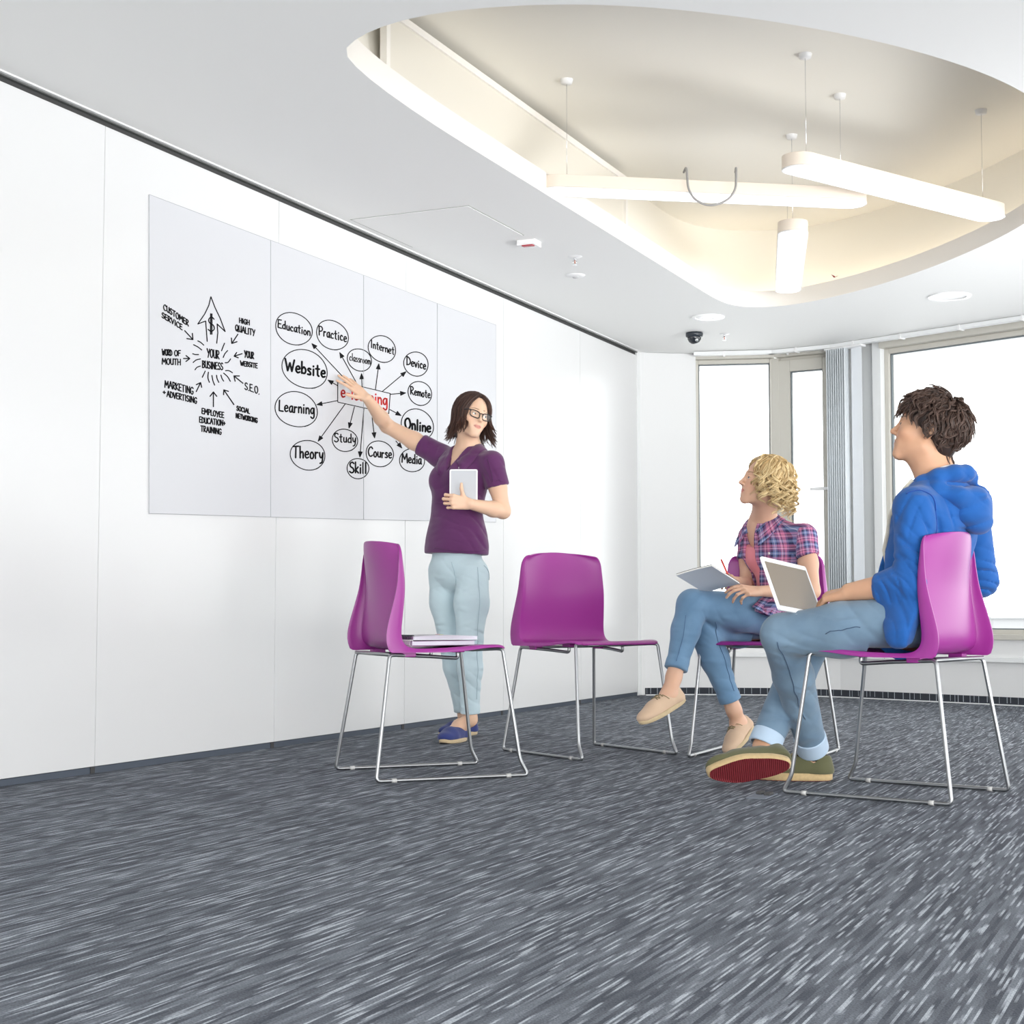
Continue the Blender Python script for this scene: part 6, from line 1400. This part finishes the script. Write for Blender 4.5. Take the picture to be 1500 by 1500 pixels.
    # near foot flat, far foot resting on its edge with the sole to the viewer
    S.chain([A['al'], heelL+dL*.06+up_w*.06], [.034, .036], .02); S.cone(heelL+dL*.06+up_w*.05, heelL+dL*.17+up_w*.035, .032, .028, .03)
    S.chain([A['ar'], heelR+dR*.06+upR*.07], [.034, .036], .02); S.cone(heelR+dR*.06+upR*.06, heelR+dR*.17+upR*.04, .032, .028, .03)
    d1 = nrm(V3(at(1206, 874, 5.24))-A['wl']); z1 = nrm(np.array([.15, -.55, .8])); z1 = nrm(z1-d1*(z1@d1)); x1 = np.cross(d1, z1); m1 = x1[1] < 0; HL = mat4(np.stack([x1, d1, z1], 1), A['wl'])
    add_hand(S, HL, [(.45, .75, .4), (.5, .75, .4), (.6, .8, .4), (.7, .8, .5)], (.12, .03, -.06, -.16), ((.018, .022, -.006), (.040, .046, -.018), (.048, .074, -.028), (.046, .098, -.034)), 1.03, m1, 1.0)
    hr_t = V3(at(1310, 880, 5.62)); d2 = nrm(hr_t-A['wr']); z2 = nrm(up_w-d2*(up_w@d2)); x2 = np.cross(d2, z2); HR = mat4(np.stack([x2, d2, z2], 1), A['wr'])
    add_hand(S, HR, [(.35, .5, .3)]*4, (.12, .03, -.06, -.16), sc=1.0, mirror=False)
    lo, hi = S.bounds()
    hc = lambda c, e=0.: ((c-A['neck'])[:, 2] > -.04+e) & (np.linalg.norm(c-T, axis=1) < .26-e) & (np.abs((c-A['neck'])@side) < .17-e); iL = lambda c, e=0.: (((c-A['wl'])@d1) > e) & (np.linalg.norm(c-A['wl'], axis=1) < .23-e)
    V, Q = sdf_mesh(S, [(lo-.02, hi+.02, .006, lambda c: ~hc(c, .008) & ~iL(c, .008)), (T-.27, T+np.array([.17, .17, .16]), .002, hc), (A['wl']-.23, A['wl']+.2, .0024, iL)])
    Lh = (V-T)@R; near = np.linalg.norm(Lh, axis=1) < .16; col = np.tile(np.array(SKIN_M), (len(V), 1)); col[near] = head_color(Lh[near], SKIN_M, srgb(178, 112, 100), srgb(60, 44, 38), sc)
    mesh_obj('body', V, Q, M_['skin'], root, org, col=col); eyes(MH, root, org, M_['iris_brown'], (-.55, .1), sc)
    # white tee collar
    K = SDF(); K.cone(A['neck']+np.array([0, 0, -.05]), A['neck']+np.array([0, 0, .020])-bf*.006, .074, .068, .01); K.cone(A['neck']+np.array([0, 0, -.05]), A['neck']+np.array([0, 0, .12])+bf*.0, .062, .062, .004, None, True); K.half(A['neck']+np.array([0, 0, .024]), nrm(np.array([0, 0, 1.])+bf*.35))
    lo, hi = K.bounds(); V, Q = sdf_mesh(K, [(lo-.02, hi+.02, .003, None)]); mesh_obj('tee_neckband', V, Q, M_['tee'], root, org)
    # hoodie
    P = SDF(); n0 = A['neck']
    for s in ('sr', 'sl'): P.cone(n0+np.array([0, 0, -.058]), A[s]+np.array([0, 0, -.012]), .058, .062, .05)
    P.cone(n0+np.array([0, 0, -.085]), A['chest'], .115, .150, .05, (bf, .80)); P.cone(A['chest'], A['waist'], .150, .132, .06, (bf, .86)); P.cone(A['waist'], A['hip'], .134, .148, .06, (bf, .92))
    P.cone(A['chest']-bf*.03+np.array([0, 0, .04]), A['chest']-bf*.035+np.array([0, 0, -.04]), .11, .11, .05, (bf, .7))
    fb = V3(f4); P.half(V3(O4)+fb*-.176+up_w*.55, -fb-up_w*.20, k=.03)
    P.cone(A['sl'], A['el'], .064, .058, .035); P.cone(A['el'], mid(A['el'], A['wl'], .6), .055, .042, .02); P.cone(A['sr'], A['er'], .062, .056, .035); P.ccone(A['er'], mid(A['er'], A['wr'], .5), .056, .05, A['wr']-A['er'], mid(A['er'], A['wr'], .45), .02)
    c = mid(A['el'], A['wl'], .50); nn_ = nrm(A['wl']-A['el']+np.array([0, 0, -.03])); P.half(c, nn_, A['wl']-np.array([.12, .12, .09]), c+np.array([.05, .09, .09]))
    for t, r in ((.12, .055), (.27, .050), (.42, .043)): p = mid(A['el'], A['wl'], t); dd = nrm(A['wl']-A['el']); P.cone(p-dd*.004, p+dd*.004, r+.003, r+.003, .012)
    # hanging hem beside the seat
    P.cone(V3(at(1322, 890, 5.02)), V3(at(1316, 930, 4.96)), .070, .048, .05, (side, .40)); P.cone(V3(at(1340, 890, 5.0)), V3(at(1330, 920, 4.97)), .06, .05, .04, (side, .4)); P.half(V3(at(1308, 952, 4.95)), nrm([.15, 0, -1]), V3(at(1308, 952, 4.95))-.2, V3(at(1308, 952, 4.95))+np.array([.2, .2, .02]))
    P.cone(n0+np.array([0, 0, -.04]), n0+np.array([0, 0, .1]), .066, .07, .012, None, True)
    F = P.folds
    for (x, y, Y, d, fq, am, sd, rd) in ((1340, 800, 4.98, [.7, 0, .7], 150, .0055, 1, .08), (1330, 848, 4.95, [.9, .1, .45], 190, .006, 2, .08), (1300, 858, 5.0, [1, 0, .25], 200, .0045, 8, .06), (1375, 770, 5.05, [.85, 0, .5], 110, .006, 3, .11), (1410, 790, 5.1, [.3, 0, 1], 120, .005, 4, .10), (1320, 905, 4.98, [1, 0, .15], 150, .005, 5, .08), (1440, 850, 5.36, [.3, .2, 1], 200, .0055, 6, .09), (1325, 750, 4.97, [.9, 0, -.5], 130, .005, 7, .08), (1310, 820, 5.05, [.5, 0, -1], 150, .004, 9, .06)): F(V3(at(x, y, Y)), rd, d, fq, am, sd)
    P.local(mat4(np.stack([-V3(np.cross([0, 0, 1], f4)), V3(f4), up_w], 1), V3(O4)), lambda p: np.maximum(np.maximum(p[..., 1]+.166+.2*(p[..., 2]-.55), np.abs(p[..., 0])-.25), p[..., 2]-.86), (-.27, -.6, .40), (.27, -.14, .88), .012, True)
    lo, hi = P.bounds(); V, Q = sdf_mesh(P, [(lo-.02, hi+.02, .0042, None)]); hood_o = mesh_obj('hoodie', V, Q, M_['hoodie'], root, org)
    # hood lying on the back
    H = SDF(); tf = mat4(np.stack([side, -bf, up_w], 1), n0)      # x to his left, y to the back
    ring = [(.075, -.060, -.055), (.088, -.015, -.015), (.080, .040, .004), (.045, .078, .012), (0, .092, .012), (-.045, .078, .008), (-.080, .040, -.002), (-.088, -.015, -.02), (-.075, -.060, -.055)]
    H.chain([xf(tf, p) for p in ring], [.016, .020, .024, .026, .027, .026, .024, .020, .016], .02)
    ring2 = [(.105, -.01, -.045), (.110, .050, -.050), (.075, .105, -.062), (0, .128, -.072), (-.070, .110, -.062), (-.105, .055, -.045), (-.105, .0, -.040)]
    H.chain([xf(tf, p) for p in ring2], [.016, .022, .026, .028, .026, .022, .016], .03)
    H.ell(xf(tf, (-.01, .105, -.105)), (.085, .060, .062), .03, np.stack([side, -bf, up_w], 1)); H.ell(xf(tf, (-.035, .120, -.150)), (.05, .035, .035), .04, np.stack([side, -bf, up_w], 1))
    H.cone(n0+np.array([0, 0, -.06]), n0+np.array([0, 0, .1]), .068, .078, .012, None, True)
    H.folds(xf(tf, (.03, .12, -.08)), .12, nrm(side*.35+up_w), 90, .005, 1.0); H.folds(xf(tf, (.09, .04, -.04)), .08, nrm(side*.8+up_w), 100, .004, 2.0); H.folds(xf(tf, (-.05, .10, -.03)), .09, nrm(-side*.5+up_w), 90, .004, 3.0)
    lo, hi = H.bounds(); V, Q = sdf_mesh(H, [(lo-.02, hi+.02, .004, None)]); mesh_obj('hood', V, Q, M_['hoodie'], hood_o, org)
    # front edge with its cream lining and zip
    zl = np.array([V3(at(x, y, Y)) for x, y, Y in ((1326, 692, 5.16), (1314, 708, 5.18), (1304, 730, 5.2), (1299, 755, 5.2), (1297, 780, 5.2), (1292, 806, 5.2), (1289, 830, 5.2), (1288, 858, 5.2))])
    zl = P.snap(zl, .004, True, 5); V, Fc = tube_mesh([Vector(p)-org for p in zl], .007, 8); obj('zip_edge', V, Fc, M_['lining'], hood_o, smooth=True)
    # seams on the sleeve and the back
    sm = cloth_mat('hoodie_seam', srgb(26, 70, 148), .9)
    surf_line(P, [(1322, 716, 5.0), (1345, 712, 5.0), (1362, 724, 5.02), (1370, 748, 5.03), (1368, 775, 5.03), (1360, 796, 5.02)], .0022, 'seam', sm, hood_o, org)
    # jeans
    J = SDF(); J.cone(A['waist']+np.array([0, 0, -.07]), A['hip'], .115, .135, .05)
    J.chain([A['hl'], mid(A['hl'], A['kl'], .5), A['kl']], [.098, .088, .070], .03); J.chain([A['kl'], mid(A['kl'], A['al'], .35), mid(A['kl'], A['al'], .88)], [.070, .068, .054], .02)
    J.chain([A['hr'], mid(A['hr'], A['kr'], .5), A['kr']], [.098, .086, .068], .03); J.chain([A['kr'], mid(A['kr'], A['ar'], .35), mid(A['kr'], A['ar'], .88)], [.068, .066, .056], .012)
    for k, a in (('kl', 'al'), ('kr', 'ar')): J.half(mid(A[k], A[a], .98), A[a]-A[k], A[a]-.10, A[a]+.10)
    for (x, y, Y, d, fq, am, sd, rd) in ((1260, 900, 5.05, [1, 0, .6], 95, .0035, 1, .10), (1185, 925, 5.1, [.5, 0, 1], 85, .003, 2, .08), (1140, 960, 5.15, [.3, 0, 1], 100, .0032, 3, .08), (1180, 1040, 5.35, [.7, 0, 1], 110, .004, 4, .09), (1145, 1060, 5.45, [.7, 0, 1], 110, .004, 5, .07), (1170, 975, 5.2, [-.5, 0, 1], 90, .0035, 6, .08)): J.folds(V3(at(x, y, Y)), rd, d, fq, am, sd)
    J.half([A['hip'][0], A['hip'][1], .480], (0, 0, -1), A['hip']-np.array([.12, .16, .2]), A['hip']+np.array([.2, .16, .0]), .03)
    J.half(V3(O4)+V3(f4)*-.170+up_w*.55, -V3(f4)-up_w*.20, A['hip']-np.array([.2, .25, .14]), A['hip']+.25)
    lo, hi = J.bounds(); V, Q = sdf_mesh(J, [(lo-.02, hi+.02, .0045, None)]); jeans = mesh_obj('jeans', V, Q, M_['denim_worn'], root, org)
    for k, a, r in (('kl', 'al', .058), ('kr', 'ar', .057)):      # turned-up cuffs
        Cf = SDF(); p0, p1 = mid(A[k], A[a], .88), mid(A[k], A[a], 1.0); Cf.ccone(p0, mid(p0, p1, 1.4), r, r, A[a]-A[k], p1, .003); Cf.half(p0, A[k]-A[a]); Cf.cone(mid(A[k], A[a], .92), mid(A[k], A[a], 1.08), r-.008, r-.008, .003, None, True)
        lo, hi = Cf.bounds(); V, Q = sdf_mesh(Cf, [(lo-.01, hi+.01, .003, None)]); mesh_obj('cuff', V, Q, M_['denim_inside'], jeans, org)
    sm2 = cloth_mat('dark_stitching', srgb(62, 84, 110), .9)
    for pl in ([(1196, 931, 5.02), (1222, 923, 4.98), (1246, 915, 4.95)], [(1130, 952, 5.14), (1155, 1000, 5.2), (1174, 1050, 5.3), (1190, 1085, 5.36)]): surf_line(J, pl, .0016, 'seam', sm2, jeans, org)
    mt = (M_['olive'], M_['cork'])
    shoe(root, org, heelL, heelL+dL*.290, up_w, .106, mt, .080, .026, (.02, .125), side=1, lace_m=M_['lace_olive'], bot_m=M_['red_sole'])
    heelR2 = toeR-dR*.292; shoe(root, org, heelR2, toeR, upR, .108, mt, .080, .026, (.02, .125), side=-1, lace_m=M_['lace_olive'], bot_m=M_['red_sole'])
    Sk = SDF(); Sk.ccone(heelL+dL*.06+up_w*.07, A['al']+up_w*.01, .040, .040, up_w, A['al']+up_w*.03, .01); lo, hi = Sk.bounds(); V, Q = sdf_mesh(Sk, [(lo-.01, hi+.01, .004, None)]); mesh_obj('sock', V, Q, M_['olive_dark'], root, org)
    # hair
    C_ = SDF(); C_.local(MH, lambda p: np.maximum(s_ell(p, (0, -.016, .040), (.084, .106, .092)), p[..., 1]-.070), (-.1, -.14, -.06), (.1, .1, .15), .01); C_.local(MH, lambda p: s_ell(p, (0, -.062, -.012), (.068, .048, .082)), (-.1, -.13, -.11), (.1, .03, .09), .03)
    C_.local(MH, lambda p: s_ell(p, (0, .082, .010), (.060, .060, .050)), (-.08, .0, -.06), (.08, .15, .08), .012, True); C_.local(MH, lambda p: s_ell(p, (0, .045, -.045), (.12, .062, .058)), (-.12, -.03, -.12), (.12, .13, .02), .012, True)
    lo, hi = C_.bounds(); cap = sdf_mesh(C_, [(lo-.01, hi+.01, .004, None)]); locks = []
    def ell_pt(d, off): r = np.array([.082+off, .102+off, .088+off])*sc; d = nrm(d); return d/np.sqrt(((d/r)**2).sum())+np.array([0, -.016, .038])*sc
    crown = nrm([.0, -.45, .9])
    for i in range(620):
        d = nrm(rng.normal(size=3)+np.array([0, -.15, .25]))
        if d[2] < -.55 or (d[1] > .45 and d[2] < .35) or (d[1] > -.05 and d[2] < -.02): continue
        away = d-crown*(d@crown); away = nrm(away+np.array([0, .02, -.35]) if d[2] < .5 else away+rng.normal(size=3)*.15); away = nrm(away-d*(away@d)); tn = np.cross(d, away); Lg = rng.uniform(.050, .085); m = 14; ph = rng.uniform(0, 6.28); w = rng.uniform(.006, .012); lift = rng.uniform(.004, .022); pts = []
        for k in range(m):
            t = k/(m-1); dd = nrm(d+away*(Lg/.09)*t); o = lift*math.sin(min(1, t*1.5)*math.pi/2)+.008*t*t; q = ell_pt(dd, .002+o+w*.5*math.cos(ph+t*7)*t)+tn*w*math.sin(ph+t*7)*min(1, t*2); pts.append(xf(MH, q))
        locks += clump(np.array(pts), rng, 8, rng.uniform(.005, .008), .35, .0021, .0009)
    for i in range(26):       # nape tufts and flyaways over the brow
        s = rng.uniform(-1, 1)
        p = xf(MH, (s*.05, -.088+.02*abs(s), -.045)) if i < 14 else xf(MH, (s*.045, .070, .075+.02*rng.random())); dn = nrm(np.array([.1*s, 0, -1])-fwd*.15) if i < 14 else nrm(fwd*1.0+np.array([0, 0, rng.uniform(-.9, .4)])+side*s*.4)
        Lg = rng.uniform(.04, .07) if i < 14 else rng.uniform(.022, .045); tn = nrm(np.cross(dn, rng.normal(size=3))); ph = rng.uniform(0, 6); pts = np.array([p+dn*Lg*t+tn*.006*math.sin(ph+t*5)*t-(fwd*.01*t if i < 14 else 0) for t in np.linspace(0, 1, 10)])
        locks += clump(pts, rng, 7, .005, .3, .0018, .0007)
    hair_obj('hair', locks, M_['hair_man'], root, org, cap, rng, 4)
    # ---- laptop
    TL, TR, BL = V3(at(1114.5, 814.5, 5.16)), V3(at(1180, 830, 5.44)), V3(at(1164, 897, 5.20)); BR = BL+(TR-TL)
    ux = nrm(TR-TL); uy = BL-TL; uy = uy-ux*(uy@ux); Hh = np.linalg.norm(uy); uy = -nrm(uy); W = np.linalg.norm(TR-TL); n_ = np.cross(ux, uy); n_ = n_ if n_@nrm([.7, -.7, 0]) > 0 else -n_
    c = (BL+BR)/2; print('laptop', round(W, 3), round(float(Hh), 3)); lt = tag(empty('laptop', tuple(c)), 'open white framed laptop on the thigh of the person in the blue hoodie', 'laptop')
    def slab(name, o, ex, ey, ez, w, h, z0, z1, m, r=.010, n=5, par=lt):
        P_ = []
        for cx, cy, a0 in ((w/2-r, h/2-r, 0), (-w/2+r, h/2-r, 90), (-w/2+r, -h/2+r, 180), (w/2-r, -h/2+r, 270)):
            for k in range(n+1): a = math.radians(a0+90*k/n); P_.append((cx+r*math.cos(a), cy+r*math.sin(a)))
        k = len(P_); V = [o+ex*x+ey*y+ez*z-c for z in (z0, z1) for x, y in P_]; return obj(name, V, [tuple(range(k))[::-1], tuple(range(k, 2*k))]+[(i, (i+1) % k, k+(i+1) % k, k+i) for i in range(k)], m, par)
    o = (TL+TR)/2+uy*(-Hh/2); lid = slab('lid', o, ux, uy, n_, W, Hh, -.006, 0, M['white_plastic']); scr = mat('beige_reflection_screen', srgb(122, 108, 90), .12, spec=.35)  # screen base colour carries a painted brown-beige reflection
    slab('screen', o+n_*.0006, ux, uy, n_, W-.030, Hh-.034, -.001, .0008, scr, .002, par=lt)
    ez = nrm(np.array([.16, -.10, 1.0])); ey = nrm(np.cross(ez, ux)); ey = ey if ey@np.array([.79, -.61, 0]) > 0 else -ey; db = c+ey*.095-ez*.004
    slab('base', db, ux, ey, ez, W, .19, -.012, .0, M['white_plastic']); slab('keyboard', db+ez*.0005, ux, ey, ez, W-.04, .10, 0, .002, mat('dark_keys', srgb(46, 48, 52), .5), .003)
    tube('hinge', [Vector(BL+ux*.03-c), Vector(BL+ux*(W-.03)-c)], .005, mat('grey_hinge', srgb(120, 122, 126), .4), lt)
seated_man()
# ------------------------------------------------------------------ notebooks on the nearest empty chair
def notebook(x0, y, W, L, z, th, rz, label, cover, coil_m, page, spread=0.0, coil_r=.007):
    r = tag(empty('spiral_notebook', tuple(c1.matrix_basis @ Vector((x0, y, z))), c1.rotation_euler[2]+rz), label, 'notebook', None)
    box('cover', -W/2, W/2, -L/2, L/2, 0, .0015, cover, r); 
    n = max(3, int(th/.0022)); rr = random.Random(len(label))
    V, Fc = [], []
    N = 12
    for k in range(n):      # page blocks, edges slightly uneven, near side lifted
        zz = .0018+k*(th-.003)/n; o = rr.uniform(-.0015, .0015)
        b0 = len(V)
        for i in range(N+1):
            t = i/N; yy = -L/2+.004+(L-.008)*t; lift = spread*math.sin(t*math.pi)*(k/n)
            for x_ in (-W/2+.004+o, W/2-.004+o): V += [(x_, yy, zz+lift), (x_, yy, zz+lift+(th-.003)/n*.82)]
        for i in range(N):
            a = b0+i*4; Fc += [(a, a+4, a+6, a+2), (a+1, a+3, a+7, a+5), (a, a+1, a+5, a+4), (a+2, a+6, a+7, a+3)]
        Fc += [(b0, b0+2, b0+3, b0+1), (b0+N*4, b0+N*4+1, b0+N*4+3, b0+N*4+2)]
    obj('pages', V, Fc, page, r); V = [(x_, -L/2+L*i/N, th+spread*math.sin(i/N*math.pi)+dz) for i in range(N+1) for x_, dz in ((-W/2, 0), (W/2, 0))]
    obj('top_cover', V, [(2*i, 2*i+1, 2*i+3, 2*i+2) for i in range(N)], cover, r, solid=.0012)
    V, Fc = [], []; nt_ = int(W/.0085)
    for k in range(nt_):
        x_ = -W/2+.006+k*(W-.012)/(nt_-1); tube_mesh([(x_+.001*math.sin(a), -L/2+coil_r*.4-coil_r*math.cos(a)*1.0, th/2+.001+(th/2+coil_r*.45)*math.sin(a)) for a in [i*math.pi*2/12 for i in range(13)]], .0011, 5, False, V, Fc)
    obj('coil', V, Fc, coil_m, r, smooth=True)
    return r
pp = mat('lilac_white_paper', srgb(234, 232, 242), .8)
nb1 = notebook(-.035, .02, .20, .27, .4735, .017, math.radians(8), 'lower spiral notebook with white rings and grey lilac cover on the leftmost chair', mat('lilac_cover', srgb(158, 120, 160), .5), M['white_plastic'], pp, .0)
nb2 = notebook(-.030, .035, .195, .265, .4935, .014, math.radians(3), 'upper spiral notebook with black rings lying on the other notebook, leftmost chair', mat('grey_cover_paper', srgb(196, 200, 204), .6), M['black_plastic'], pp, .004)
box('page_marker', -.05, -.04, .02, .035, .0185, .0195, mat('pink_marker', srgb(226, 130, 150), .6), nb2); box('page_marker', .05, .06, -.01, .005, .0185, .0195, mat('yellow_marker', srgb(226, 222, 140), .6), nb2)
